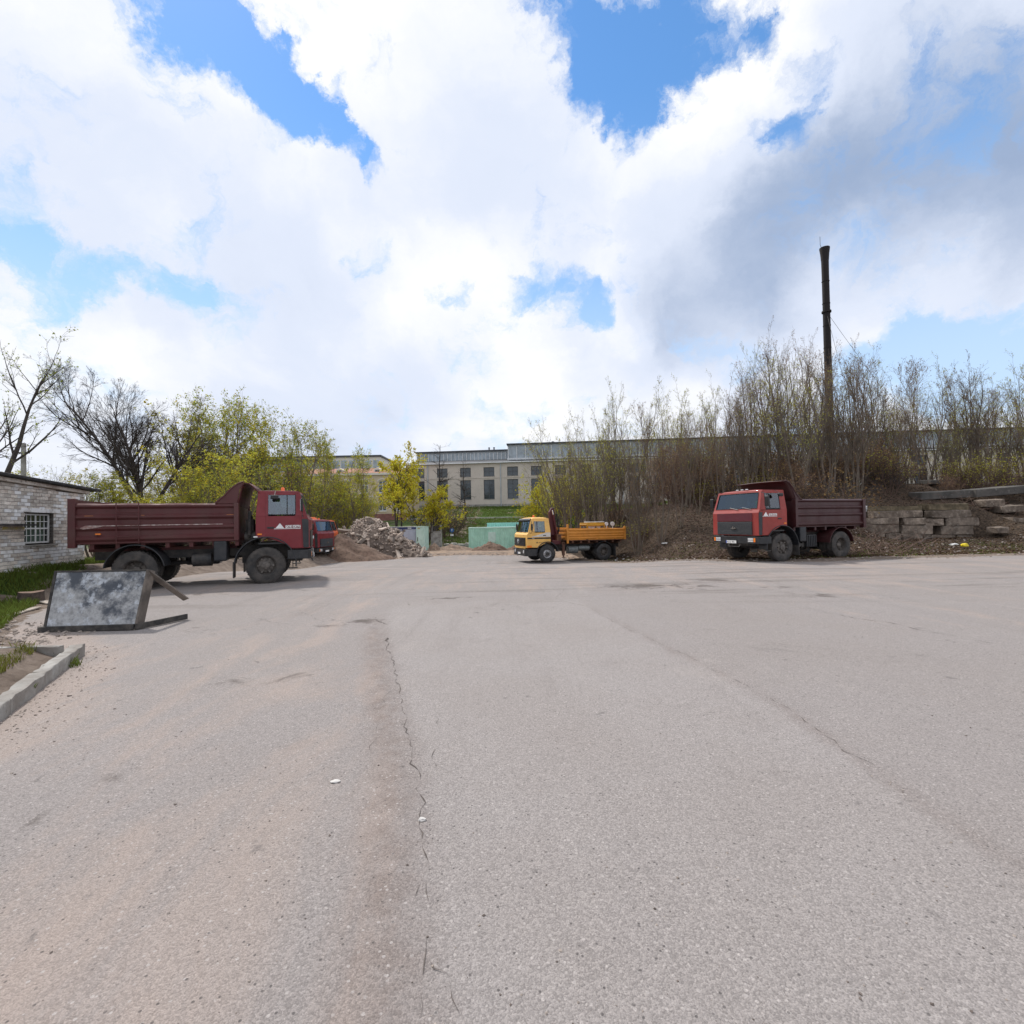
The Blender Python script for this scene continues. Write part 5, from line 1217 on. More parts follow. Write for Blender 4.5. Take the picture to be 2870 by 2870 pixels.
# ------------------------------------------------------------------ right bank: block wall, slabs, scraps
M_block = material('old_concrete_block', (.27, .215, .17), .95, var=.3, vscale=3.5, col2=(.085, .065, .05), amt2=.85, scale2=2.2, thr=.50, soft=.15, col3=(.40, .36, .31), amt3=.6, scale3=7, thr3=.60, bump=.02, bscale=14, randv=.15)
M_slab = material('dark_slab', (.12, .11, .10), .9, var=.25, vscale=2, col2=(.05, .05, .048), amt2=.7, scale2=1.2, thr=.5, soft=.2, col3=(.34, .33, .31), amt3=.5, scale3=5, thr3=.62, bump=.012, bscale=18, randv=.15)
M_moss = material('mossy_cap', (.16, .125, .08), .98, var=.35, vscale=6, col2=(.06, .05, .03), amt2=.6, scale2=4, thr=.5, bump=.03, bscale=10)
def rough_block(w_, d_, h_, seed, chip=.02, n_=3):
    r = random.Random(seed); bm = bmesh.new(); bmesh.ops.create_cube(bm, size=1.0)
    for v in bm.verts: v.co = Vector((v.co.x * w_, v.co.y * d_, v.co.z * h_))
    bmesh.ops.bevel(bm, geom=bm.edges[:], offset=min(h_, d_, w_) * .07, segments=1, affect='EDGES')
    bmesh.ops.subdivide_edges(bm, edges=[e for e in bm.edges if e.calc_length() > .3 * max(w_, d_, h_)], cuts=2, use_grid_fill=True)
    for v in bm.verts:
        n_ = Vector((r.uniform(-1, 1), r.uniform(-1, 1), r.uniform(-1, 1)))
        v.co += n_ * chip
    me = bpy.data.meshes.new('block'); bm.to_mesh(me); bm.free(); return me
def obj_me(name, me, mat, parent=None):
    me.materials.clear(); me.materials.append(mat); o = bpy.data.objects.new(name, me); COL.objects.link(o); o.parent = parent; return o
z7 = lambda u, v: (2370 + u / 3.864, 1300 + v / 3.864)
WD = WALL_Y - 1.0
rw = empty('block_retaining_wall', (25, WALL_Y - .4, .2)); tag(rw, 'dry-stacked wall of old concrete blocks holding back the bank', 'wall')
def wall_block(u0, u1, v0, v1, mat, seed, name='block', dep=.6, parent=rw, off=0.0):
    c = at(*z7((u0 + u1) / 2, (v0 + v1) / 2), WD + off); k = (WD + off) / F / 3.864
    w_, h_ = (u1 - u0) * k * .985, (v1 - v0) * k
    o = obj_me(name, rough_block(w_, dep, h_, seed, .03), mat, parent); r = random.Random(seed)
    o.matrix_parent_inverse = Matrix.Translation(-rw.location) if parent else Matrix.Identity(4)
    o.location = (c.x, WALL_Y - .32 + dep / 2 - .05 + r.uniform(-.05, .05) + off, c.z); o.rotation_euler = (r.uniform(-.01, .01), r.uniform(-.012, .012) + .005, r.uniform(-.04, .04)); return o
for i, q in enumerate([(390, 930, 508, 582), (1022, 1475, 500, 580), (235, 668, 585, 655), (715, 958, 585, 662), (965, 1165, 590, 668), (1188, 1550, 583, 672),
                       (255, 678, 656, 755), (700, 1042, 664, 766), (1132, 1495, 672, 772), (320, 505, 756, 840), (520, 690, 758, 840), (695, 930, 760, 850), (1030, 1300, 774, 860), (1310, 1480, 776, 860), (940, 1025, 770, 850)]):
    wall_block(*q, M_block, 40 + i)
for i, q in enumerate([(400, 930, 455, 506), (1000, 1440, 425, 498)]):
    wall_block(*q, M_moss, 80 + i, 'mossy_cap', .9, rw, .25)
def slab(px0, px1, y0, y1, depth, thick, dep, seed, lab, mat=M_slab, yaw=0.0):
    a, b = at(px0, y0, depth), at(px1, y1, depth); L_ = (b - a).length; o = obj_me('concrete_slab', rough_block(L_, dep, thick, seed, .012), mat)
    o.location = (a + b) / 2; o.rotation_euler = (.06, -math.atan2(b.z - a.z, b.x - a.x), yaw); return tag(o, lab, 'slab', 'slabs lying on the bank')
slab(2563, 2708, 1391, 1383, 33.5, .5, 1.1, 3, 'dark concrete slab lying above the mossy wall caps, butted against a longer one')
slab(2713, 2862, 1383, 1371, 33.3, .52, 1.1, 5, 'long pale-topped concrete slab sloping up the bank away from the thicket', yaw=.02)
slab(2745, 2798, 1412, 1408, 32.2, .45, .9, 6, 'short mossy concrete slab tilted on the end of the block wall', M_block)
slab(2590, 2680, 1352, 1350, 37, .32, 1.2, 8, 'dark slab with whitish patches half buried higher up the bank')
slab(2800, 2868, 1345, 1343, 38, .4, 1.2, 9, 'dark slab end jutting out under the leafy saplings at the top')
slab(2490, 2560, 1362, 1358, 38, .18, 1.0, 12, 'thin dark slab lying behind the dump truck bed on the bank')
slab(2790, 2850, 1428, 1424, 31.8, .42, .9, 21, 'broken mossy block lying on the earth slope beside the wall end', M_block)
slab(2822, 2872, 1458, 1462, 30.6, .36, .8, 22, 'tilted broken block sunk in the earth right of the wall', M_block)
slab(2780, 2812, 1486, 1484, 29.4, .34, .7, 23, 'small broken block at the toe of the slope right of the wall', M_block)
# litter one can pick out
M_bag = material('white_bag', (.78, .78, .80), .5, var=.06); M_yel = material('yellow_plastic', (.85, .66, .02), .45, var=.1); M_litterw = material('pale_litter', (.70, .70, .68), .7, var=.15)
def crumple(r, seed, sq=(1, 1, 1)):
    bm = bmesh.new(); bmesh.ops.create_icosphere(bm, subdivisions=2, radius=1.0); q = random.Random(seed)
    for v in bm.verts: v.co *= r * (1 + .35 * nz(v.co.x * 1.6 + seed, v.co.y * 1.6, v.co.z * 1.6, 3) + q.uniform(-.1, .1)); v.co = Vector((v.co.x * sq[0], v.co.y * sq[1], v.co.z * sq[2]))
    me = bpy.data.meshes.new('crumple'); bm.to_mesh(me); bm.free(); return me
def on_bank(px, py, d0=19.0, d1=60.0):
    """march along the view ray to the ground"""
    d = d0
    while d < d1:
        p = at(px, py, d)
        if p.z <= top(p.x, p.y): return p
        d += .05
    return at(px, py, d1)
def scrap(name, px, py, me, mat, lab, cat, grp=None, lift=.0):
    p = on_bank(px, py); o = obj_me(name, me, mat); o.location = (p.x, p.y, p.z + lift); return tag(o, lab, cat, grp)
scrap('plastic_bag', 2428, 1432, crumple(.17, 4, (.9, .6, 1.25)), M_bag, 'white plastic bag caught on the bank behind the red truck', 'bag', lift=.1)
scrap('plastic_sheet', 2703, 1531, crumple(.14, 6, (1.4, .8, .7)), M_yel, 'crumpled bright yellow plastic at the foot of the block wall', 'litter', lift=.05)
scrap('paper_scrap', 2675, 1529, crumple(.16, 7, (1.5, .8, .5)), M_litterw, 'pale crumpled scrap left of the yellow plastic', 'litter', lift=.04)
scrap('cardboard_scrap', 2573, 1540, crumple(.17, 9, (1.5, .7, .25)), M_paleplank, 'flat pale cardboard piece in the weeds before the block wall', 'litter', lift=.02)
scrap('paper_scrap', 1866, 1524, crumple(.16, 11, (1.6, .7, .3)), M_litterw, 'white flat scrap on the bank between the crane truck and red truck', 'litter', lift=.03)
for k, (x, y) in enumerate(((1727, 1571), (1730, 1566), (1748, 1568), (1590, 1540), (1795, 1498), (1800, 1520))): scrap('paper_scrap', x, y, crumple(.055, 20 + k, (1.3, .8, .6)), M_litterw, 'tiny white scrap of litter on the ground behind the crane truck', 'litter', 'white scraps behind the crane truck', .02)
br = MB(); p0, p1 = on_bank(2575, 1526), on_bank(2612, 1512); br.tube([p0 + Vector((0, 0, .05)), p0.lerp(p1, .5) + Vector((0, 0, .18)), p1 + Vector((0, 0, .12))], .04, 6)
tag(br.obj('fallen_branch', M_bark, None), 'bare fallen branch leaning at the foot of the block wall', 'branch')
# white marks and stones out on the asphalt
M_chalk = material('plaster_lump', (.52, .50, .48), .9, var=.12, bump=.004, bscale=60)
def pebble(px, py, r, name, mat, lab, cat, grp=None, sq=(1, 1, .45), seed=1):
    p = onz(px, py, 0); o = obj_me(name, crumple(r, seed, sq), mat); o.location = (p.x, p.y, h_lot(p.x, p.y) + r * sq[2] * .5); return tag(o, lab, cat, grp)
pebble(940, 2192, .03, 'plaster_crumb', M_chalk, 'flattened white plaster crumb on the asphalt left of the long crack', 'rubble', sq=(1.2, .7, .3), seed=31)
pebble(1183, 2299, .02, 'plaster_crumb', M_chalk, 'small white plaster lump lying right on the long crack', 'rubble', sq=(1.3, .9, .5), seed=32)
# ------------------------------------------------------------------ heaps, containers, small structures beyond the lot
M_soil = material('brown_soil', (.15, .095, .07), .98, var=.35, vscale=5, col2=(.20, .14, .10), amt2=.6, scale2=2.5, thr=.55, soft=.2, col3=(.045, .032, .026), amt3=.7, scale3=9, thr3=.58, bump=.05, bscale=9)
M_sand = material('pale_soil', (.27, .195, .145), .98, var=.25, vscale=3, col2=(.14, .10, .078), amt2=.6, scale2=1.2, thr=.53, soft=.2, bump=.05, bscale=7)
M_rubble = material('rubble_earth', (.17, .13, .105), .98, var=.35, vscale=5, col2=(.07, .055, .048), amt2=.7, scale2=2.0, thr=.52, soft=.2, bump=.06, bscale=8)
M_chunk = material('broken_concrete', (.40, .335, .285), .92, var=.15, vscale=4, col2=(.20, .155, .125), amt2=.7, scale2=2, thr=.52, soft=.2, bump=.008, bscale=30, randv=.5)
def heap(name, c, rx, ry, h_, mat, seed, rough=.25, peak=(0, 0), p_=1.3, rot=0.0):
    n_ = 44; m = MB(); rows = []
    for i in range(n_ + 1):
        row = []
        for j in range(n_ + 1):
            u, v = lerp(-1.15, 1.15, i / n_), lerp(-1.15, 1.15, j / n_)
            du, dv = u - peak[0] * (1 - min(1, math.hypot(u, v))), v - peak[1] * (1 - min(1, math.hypot(u, v)))
            q = max(0.0, math.hypot(du, dv) + .16 * nz(u * 1.5 + seed, v * 1.5, seed, 3))
            z = h_ * max(-.15, (1 - q)) ** 1 if q < 1 else -.15 * h_ * min(1, (q - 1) * 4)
            if q < 1: z = h_ * (1 - q ** p_)
            z += rough * nz(u * 4 + seed, v * 4, 2.2, 4) * sst(1.1, .75, q)
            a = c[0] + rx * u * math.cos(rot) - ry * v * math.sin(rot); b = c[1] + rx * u * math.sin(rot) + ry * v * math.cos(rot)
            row.append((a, b, h_lot(a, b) - .03 + z))
        rows.append(row)
    m.grid(rows); return m.obj(name, mat, None, smooth='all', fix=False), rows
hp = at(985, 1578, 34.5)
o, _ = heap('soil_heap', (-11.9, 36.2), 3.2, 2.6, 1.8, M_soil, 3, .16, (-.25, .1), 1.25); tag(o, 'smooth brown soil heap between the orange truck and the rubble pile', 'soil heap')
# rubble pile with every big chunk its own piece
RC = (-10.7, 39.8); rb = empty('rubble_pile', (RC[0], RC[1], -.8)); tag(rb, 'tall pile of broken concrete and earth beside the blue site cabin', 'rubble pile')
core, rows = heap('earth_core', RC, 4.1, 3.4, 3.35, M_rubble, 5, .25, (-.33, .1), 1.15); core.parent = rb; core.matrix_parent_inverse = Matrix.Translation(-rb.location)
flatP = [Vector(p) for row in rows for p in row]
r = random.Random(21); cand = [p for p in flatP if p.z > -.72 and p.y < RC[1] + 1.6]
CH = [rough_block(.34, .3, .15, 1, .03), rough_block(.55, .3, .13, 2, .03), rough_block(.85, .22, .12, 3, .025), rough_block(.5, .45, .2, 4, .04), rough_block(.3, .24, .2, 5, .03), rough_block(1.2, .28, .14, 6, .02)]
for me in CH: me.materials.append(M_chunk)
for k in range(170):
    p = r.choice(cand if k % 3 else [q for q in cand if q.z > .4]); me = r.choice(CH if k > 40 else CH[1:]); o = bpy.data.objects.new('chunk', me); COL.objects.link(o); o.parent = rb; o.matrix_parent_inverse = Matrix.Translation(-rb.location)
    s = r.uniform(.45, 1.15) * (1.0 if k > 60 else 1.15); o.scale = (s, s, s)
    o.location = (p.x + r.uniform(-.12, .12), p.y + r.uniform(-.12, .12), p.z + r.uniform(-.02, .12)); o.rotation_euler = (r.gauss(0, .45), r.gauss(0, .5), r.uniform(0, 6.28))
m = MB()
for k in range(1500):
    p = r.choice(cand); s = r.uniform(.03, .12); m.box((p.x + r.uniform(-.15, .15), p.y + r.uniform(-.15, .15), p.z + r.uniform(0, .05)), (s * r.uniform(.7, 2), s, s * .7), Matrix.Rotation(r.uniform(0, 3), 3, (r.random(), r.random(), r.random() + .01)))
o = m.obj('crumbs', M_chunk, rb, fix=False); o.matrix_parent_inverse = Matrix.Translation(-rb.location); o['kind'] = 'stuff'
o, _ = heap('rubble_heap', (-8.5, 38.1), 1.8, 1.1, .75, M_rubble, 9, .2, (0, 0), 1.3); tag(o, 'low spill of reddish rubble in front of the tall rubble pile', 'rubble pile')
r = random.Random(5); sp = empty('debris_spill', (-7.2, 38.6, -.9)); tag(sp, 'scatter of pale broken slabs at the right foot of the rubble pile', 'debris')
for k in range(46):
    x = r.uniform(-10.0, -6.0); y = r.uniform(37.0, 38.6) + (x + 7) * .1; o = bpy.data.objects.new('chunk', r.choice(CH)); COL.objects.link(o); o.parent = sp; o.matrix_parent_inverse = Matrix.Translation(-sp.location); s = r.uniform(.4, .95); o.scale = (s, s, s); o.location = (x, y, h_lot(x, y) + .06); o.rotation_euler = (r.gauss(0, .4), r.gauss(0, .4), r.uniform(0, 6))
for (c, rx, ry, h_, sd_, lab, mt) in (((-2.2, 50.5), 1.9, 1.4, .9, 12, 'grey-brown soil mound before the left end of the green container', M_soil), ((.6, 51.5), 1.5, 1.2, .55, 13, 'low soil mound under the middle of the green container', M_soil),
        ((-6.6, 54), 2.6, 1.6, .65, 14, 'flat pale sand bank right of the pale green cabinet', M_sand), ((-3.6, 57), 1.6, 1.2, .75, 15, 'pale sand mound before the low stone wall', M_sand), ((-8.3, 53), .8, .8, .85, 16, 'small steep sand mound touching the pale green cabinet', M_sand)):
    o, _ = heap('soil_mound', c, rx, ry, h_, mt, sd_, .15); tag(o, lab, 'soil heap', 'mounds before the containers')
# containers
M_mint = material('mint_metal', (.45, .75, .62), .5, var=.08, vscale=2, col2=(.22, .48, .38), amt2=.5, scale2=1.2, thr=.55, soft=.2, col3=(.14, .10, .05), amt3=.5, scale3=7, thr3=.66)
M_mint2 = material('pale_mint_metal', (.60, .80, .73), .5, var=.06, vscale=2, col2=(.3, .5, .42), amt2=.4, scale2=1.5, thr=.55, col3=(.25, .2, .1), amt3=.4, scale3=9, thr3=.66)
M_teal = material('teal_metal', (.36, .68, .64), .5, var=.08)
M_cabin = material('cabin_blue_grey', (.56, .58, .70), .5, var=.06, vscale=3, col2=(.25, .27, .36), amt2=.4, scale2=1.5, thr=.55)
M_navy = material('navy_trim', (.035, .05, .16), .45, var=.1); M_navy2 = material('grey_panel', (.24, .26, .35), .5, var=.1)
def corrugated(x0, x1, y, z0, z1, pitch=.28, dep=.045):
    m = MB(); pts = []; x = x0; k = 0
    while x < x1:
        for a, d_ in ((0, 0), (.38, 0), (.5, dep), (.88, dep)):
            if x + a * pitch < x1: pts.append((x + a * pitch, d_))
        x += pitch
    pts.append((x1, 0)); m.grid([[(a, y - d_, z0) for a, d_ in pts], [(a, y - d_, z1) for a, d_ in pts]]); return m
def container(x0, x1, y, w_, z, h_, mat, lab, roofm, window=True):
    e = empty('green_container', (x0, y, z)); inv = Matrix.Translation(-e.location); fin = lambda o: (setattr(o, 'matrix_parent_inverse', inv), o)[1]
    fin(corrugated(x0 + .1, x1 - .1, y, z + .12, z + h_ - .12).obj('corrugated_side', mat, e)); 
    MBx = MB(); MBx.b2(x0 + .03, x1 - .03, y + .05, y + w_, z + .1, z + h_ - .04); fin(MBx.obj('shell', mat, e))
    for (a, b, c, d_) in ((x0, x1, z, z + .13), (x0, x1, z + h_ - .13, z + h_)): fin(MB().b2(a, b, y - .05, y + .1, c, d_).obj('rail', mat, e))
    for a in (x0, x1 - .12): fin(MB().b2(a, a + .12, y - .055, y + .11, z + .131, z + h_ - .131).obj('corner_post', mat, e))
    fin(MB().b2(x0 - .02, x1 + .02, y - .08, y + w_ + .05, z + h_ + .002, z + h_ + .07).obj('roof', roofm, e))
    if window:
        xm = lerp(x0, x1, .42); w1 = fin(MB().b2(xm - .42, xm + .42, y - .11, y - .05, z + .85, z + 1.95).obj('shutter', M_mint2, e, bevel=.01)); fin(MB().b2(xm - .5, xm + .5, y - .12, y - .05, z + .76, z + .83).obj('shutter_sill', mat, e))
        MB()
    return tag(e, lab, 'container')
zc_ = -1.22
container(-4.9, 1.3, 56.0, 2.4, zc_, 2.42, M_mint, 'mint green corrugated container with a closed shutter, behind soil mounds', M_mint2)
container(-3.0, 3.2, 59.5, 2.4, zc_ + .15, 2.75, M_teal, 'teal roofed container standing behind the mint green one', M_teal, False)
tp = empty('tarp_bundle', (3.0, 60.2, zc_ + 2.97)); tp.location = (2.4, 60.5, zc_ + 2.98); 
M_tarp = material('blue_tarp', (.05, .12, .30), .6, var=.3)
q_ = obj_me('tarp', crumple(.35, 15, (1.6, .8, .4)), M_tarp, tp); tag(tp, 'blue crumpled tarp lying on the teal container roof', 'tarp')
cb = empty('site_cabin', (-12, 54.5, -1.15)); inv = Matrix.Translation(-cb.location); fin = lambda o, inv=inv: (setattr(o, 'matrix_parent_inverse', inv), o)[1]
X0, X1, Y, Z0, H = -16.4, -10.36, 54.5, -1.15, 2.6
fin(MB().b2(X0 + .03, X1 - .03, Y + .03, Y + 2.4, Z0 + .05, Z0 + H - .05).obj('shell', M_cabin, cb))
fin(MB().b2(X0, X1, Y - .03, Y + 2.43, Z0 + H - .22, Z0 + H).obj('roof_trim', M_navy, cb)); fin(MB().b2(X0 - .01, X1 + .01, Y - .04, Y + 2.44, Z0 + H + .002, Z0 + H + .05).obj('roof', M_bucket, cb))
for x in (X0, -12.0, X1 - .12): fin(MB().b2(x, x + .12, Y - .02, Y + .1, Z0, Z0 + H - .221).obj('post', M_navy, cb))
fin(MB().b2(X0 + .2, -12.1, Y, Y + .028, Z0 + .25, Z0 + H - .35).obj('wall_panel', M_navy2, cb))
d_ = fin(MB().b2(-11.3, -10.55, Y - .015, Y + .028, Z0 + .12, Z0 + H - .45).obj('door', M_cabin, cb, bevel=.01)); k_ = MB().b2(-10.72, -10.62, Y - .06, Y - .016, Z0 + 1.0, Z0 + 1.05).obj('handle', M_black, d_); k_.matrix_parent_inverse = inv; d_.matrix_parent_inverse = inv
k_.matrix_parent_inverse = Matrix.Identity(4)
fin(MB().b2(-11.4, -11.0, Y - .045, Y - .031, Z0 + H - .17, Z0 + H - .06).obj('cabin_sign', M_bucket, cb))
tag(cb, 'blue-grey site cabin with navy frame, partly hidden by the rubble pile', 'cabin')
cg = empty('storage_cabinet', (-9.8, 53.6, -1.1)); inv2 = Matrix.Translation(-cg.location)
for o in (MB().b2(-10.33, -9.38, 53.62, 56, -1.15, 1.45).obj('shell', M_mint2, cg, bevel=.02), MB().b2(-10.22, -9.48, 53.59, 53.618, -1.05, 1.2).obj('door', M_mint2, cg, bevel=.01), MB().b2(-10.36, -9.35, 53.58, 56.02, 1.452, 1.5).obj('roof', M_mint2, cg), MB().b2(-10.2, -10.12, 53.56, 53.588, -.1, .35).obj('lock_bar', M_hose, cg), MB().b2(-10.15, -9.9, 53.585, 53.617, 1.22, 1.36).obj('notice', M_yellowish, cg)): o.matrix_parent_inverse = inv2
tag(cg, 'tall pale mint metal cabinet standing at the right end of the site cabin', 'cabinet')
# old gate pillar, low wall and sign
M_oldwall = material('old_white_brick', (.42, .40, .38), .9, var=.2, vscale=4, col2=(.18, .16, .15), amt2=.7, scale2=3, thr=.52, bump=.02, bscale=12)
gp = empty('gate_pillar', (-9, 60, -1)); inv3 = Matrix.Translation(-gp.location)
for o in (MB().b2(-9.8, -8.55, 60, 60.8, -1.6, .62).obj('shaft', M_oldwall, gp, bevel=.02), MB().b2(-9.8, -9.6, 60, 60.8, .622, 1.55).obj('left_cheek', M_oldwall, gp), MB().b2(-8.72, -8.55, 60, 60.8, .622, 1.6).obj('right_cheek', M_oldwall, gp), MB().b2(-9.598, -8.722, 60.3, 60.8, .622, 1.45).obj('recess', M_slab, gp), MB().b2(-9.598, -8.722, 60.02, 60.299, .622, .9).obj('sill', M_oldwall, gp)): o.matrix_parent_inverse = inv3
tag(gp, 'whitewashed old brick pillar with a dark recess, under the yellow maple', 'pillar')
lw = empty('low_stone_wall', (-6, 61.5, -1.2)); inv4 = Matrix.Translation(-lw.location); r = random.Random(8); x = -8.4
while x < -2.4:
    w_ = r.uniform(.6, 1.3); o = obj_me('stone', rough_block(w_, .7, r.uniform(.5, .75), int(x * 50) + 999, .05), M_block if r.random() > .3 else M_oldwall, lw); o.location = (x + w_ / 2, 61.3 + r.uniform(-.1, .1), -1.0 + r.uniform(-.1, .1)); o.matrix_parent_inverse = inv4; x += w_ + .04
tag(lw, 'low rough wall of grey stones between the pillar and green container', 'wall')
M_signblue = material('sign_blue', (.02, .12, .42), .45, var=.1)
sg = empty('road_sign', (-7.55, 62.5, -1.3)); MB().cyl((0, 0, 0), (0, 0, 2.6), .04, 8).obj('post', M_hose, sg); MB().lathe([(-.02, .001), (-.02, .26), (.02, .26), (.02, .001)], (0, -.06, 2.2), 'y', 20).obj('sign_disc', M_signblue, sg); MB().prism([(-.03, 2.08), (-.03, 2.28), (-.1, 2.28), (0, 2.4), (.1, 2.28), (.03, 2.28), (.03, 2.08)], -.1, -.085).obj('sign_arrow', M_bucket, sg); MB().b2(-.2, .2, -.08, -.045, 1.5, 1.75).obj('sign_plate', M_bucket, sg)
tag(sg, 'round blue road sign with a white plate below, on a post before the grass slope', 'sign')
# ------------------------------------------------------------------ buildings and chimney
M_fac = material('pale_brick_facade', (.58, .52, .455), .9, var=.10, vscale=.5, col2=(.47, .41, .36), amt2=.6, scale2=.25, thr=.53, soft=.2, col3=(.34, .29, .25), amt3=.4, scale3=2.2, thr3=.6, bump=.01, bscale=6)
M_roofg = material('grey_metal_roof', (.055, .058, .066), .55, .3, var=.15, vscale=.4, col2=(.09, .093, .10), amt2=.5, scale2=.3, thr=.52)
M_clear = material('clerestory_grey', (.42, .46, .49), .6, var=.1, vscale=1, col2=(.28, .31, .33), amt2=.5, scale2=.6, thr=.52)
M_winr = material('window_glass', (.03, .045, .06), .08, var=.3, vscale=.6, spec=.7)
M_cglass = material('clerestory_glass', (.30, .35, .39), .15, var=.25, vscale=.8, spec=.6)
M_mull = material('dark_mullion', (.05, .055, .065), .5, var=.2); M_wmull = material('white_mullion', (.62, .64, .65), .5, var=.1)
def far_building():
    th = math.radians(-5.2); e = empty('factory_hall', (-12.0, 101.0, 0), th); c = MB()
    z0, z1 = 4.6, 13.75; xl_, xr_ = -9.6, 150.0
    pitch, w_ = 4.78, 2.18
    xs = [2.75 + pitch * k for k in range(-2, 31)]
    # wall built as piers, spandrels and bands so that every window sits in a real opening
    lo0, lo1, up0, up1 = 6.55, 10.45, 11.15, 12.95
    wl = MB(); d_ = .5
    prev = xl_
    for x in xs: wl.b2(prev, x - w_ / 2, 0, d_, z0, z1); prev = x + w_ / 2
    wl.b2(prev, xr_, 0, d_, z0, z1)
    for x in xs:
        for (a, b) in ((z0, lo0), (lo1, up0), (up1, z1)): wl.b2(x - w_ / 2, x + w_ / 2, .002, d_, a, b)
    wl.obj('wall', M_fac, e, fix=False)
    MB().b2(xl_, xl_ + .4, .5, 34, z0, z1).obj('end_wall', M_fac, e)
    MB().b2(xl_ - .02, xr_, -.08, -.001, lo1 + .30, lo1 + .42).obj('string_course', M_fac, e)
    MB().b2(xl_ - .1, xr_, -.06, -.001, z0, z0 + .9).obj('plinth', M_conc, e)
    for x in xs:
        for (a, b, nv) in ((lo0, lo1, 4), (up0, up1, 2)):
            f = MB(); t = .08
            f.b2(x - w_ / 2 + .01, x - w_ / 2 + .01 + t, .2, .28, a + .01, b - .01); f.b2(x + w_ / 2 - .01 - t, x + w_ / 2 - .01, .2, .28, a + .01, b - .01); f.b2(x - w_ / 2 + .092, x + w_ / 2 - .092, .2, .28, a + .01, a + .01 + t); f.b2(x - w_ / 2 + .092, x + w_ / 2 - .092, .2, .28, b - .01 - t, b - .01)
            f.b2(x - .05, x + .05, .21, .27, a + .092, b - .092)
            for k in range(1, nv):
                z = lerp(a, b, k / nv); f.b2(x - w_ / 2 + .092, x - .052, .215, .265, z - .04, z + .04); f.b2(x + .052, x + w_ / 2 - .092, .215, .265, z - .04, z + .04)
            fo = f.obj('window', M_mull, e, fix=False)
            for k in range(nv):
                za, zb_ = lerp(a, b, k / nv), lerp(a, b, (k + 1) / nv)
                MB().b2(x - w_ / 2 + .03, x + w_ / 2 - .03, .232, .248, za + .002, zb_ - .002).obj('pane', M_winr, fo)
            MB().b2(x - w_ / 2 - .05, x + w_ / 2 + .05, -.06, .19, a - .1, a - .004).obj('window_sill', M_conc, e)
    for x in (-5.0, 9.9, 34, 58, 82): MB().cyl((x, -.1, z0 + .1), (x, -.1, z1), .09, 8).obj('downpipe', M_clear, e)
    MB().b2(xl_ - .4, xr_, -.45, .6, z1, z1 + .16).obj('eaves', M_clear, e); MB().b2(xl_ - .4, xr_, -.55, -.452, z1 + .02, z1 + .2).obj('gutter', M_bucket, e)
    rf = MB(); rf.add([(xl_ - .4, -.4, z1 + .17), (xr_, -.4, z1 + .17), (xr_, 9, z1 + 1.9), (xl_ - .4, 9, z1 + 1.9), (xl_ - .4, 26, z1 + 1.9), (xr_, 26, z1 + 1.9), (xr_, 34, z1 + .17), (xl_ - .4, 34, z1 + .17)], [(0, 1, 2, 3), (3, 2, 5, 4), (4, 5, 6, 7)]); rf.obj('roof', M_roofg, e)
    # rooftop glazing: long low strip, then a taller box with an overhanging roof
    def glaze(x0, x1, y, za, zb_, name, n_, fm, wm, par):
        g = MB(); g.b2(x0, x1, y, y + 12, za, zb_); go = g.obj(name, fm, par)
        k = 0; st = (x1 - x0) / n_
        for k in range(n_):
            MB().b2(x0 + st * k + .14, x0 + st * (k + 1) - .14, y - .05, y - .002, za + .3, zb_ - .4).obj('roof_pane', wm, go)
            MB().b2(x0 + st * k - .09, x0 + st * k + .09, y - .12, y - .052, za + .15, zb_ - .30).obj('roof_mullion', M_wmull, go)
        MB().b2(x0 - .3, x1 + .3, y - .5, y + 12.2, zb_ + .003, zb_ + .25).obj('glazing_roof', M_roofg, go)
        return go
    glaze(-9.6, 10.9, 8.5, z1 + 1.2, z1 + 3.65, 'roof_glazing', 24, M_clear, M_cglass, e)
    b = glaze(11.2, 150, 3.2, z1 + .6, z1 + 4.05, 'roof_lantern', 78, M_clear, M_cglass, e)
    MB().b2(11.0, 150, 3.0, 3.14, z1 + .95, z1 + 1.3).obj('lantern_band', M_wmull, e)
    for (x, z, s) in ((6.3, z1 + 3.91, .5), (7.4, z1 + 3.91, .5), (19.5, z1 + 4.31, .7), (20.4, z1 + 4.31, .8)):
        m = MB(); m.cyl((x, 10, z), (x, 10, z + s * 1.3), s * .28, 8); m.lathe([(0, s * .5), (s * .2, s * .45), (s * .4, .01)], (x, 10, z + s * 1.3), 'z', 10); m.obj('roof_vent', M_roofg, e)
    tag(e, 'long pale brick factory hall with tall dark windows and rooftop glazing on the hill', 'building')
far_building()
# path wall on the slope
M_pathwall = material('path_kerb', (.40, .38, .35), .9, var=.2, vscale=2)
for k in range(9):
    x = -24 + k * 8.0; m = MB(); m.b2(x, x + 7.96, 84.6, 84.95, 2.2, 2.72); o = m.obj('slope_kerb', M_pathwall, None, bevel=.03); tag(o, 'pale concrete edging strip along the path across the grass slope', 'kerb', 'edging along the slope path')
pth = MB().b2(-28, 60, 84.96, 86.6, 2.5, 2.66).obj('path', M_pathwall, None); struct(pth)
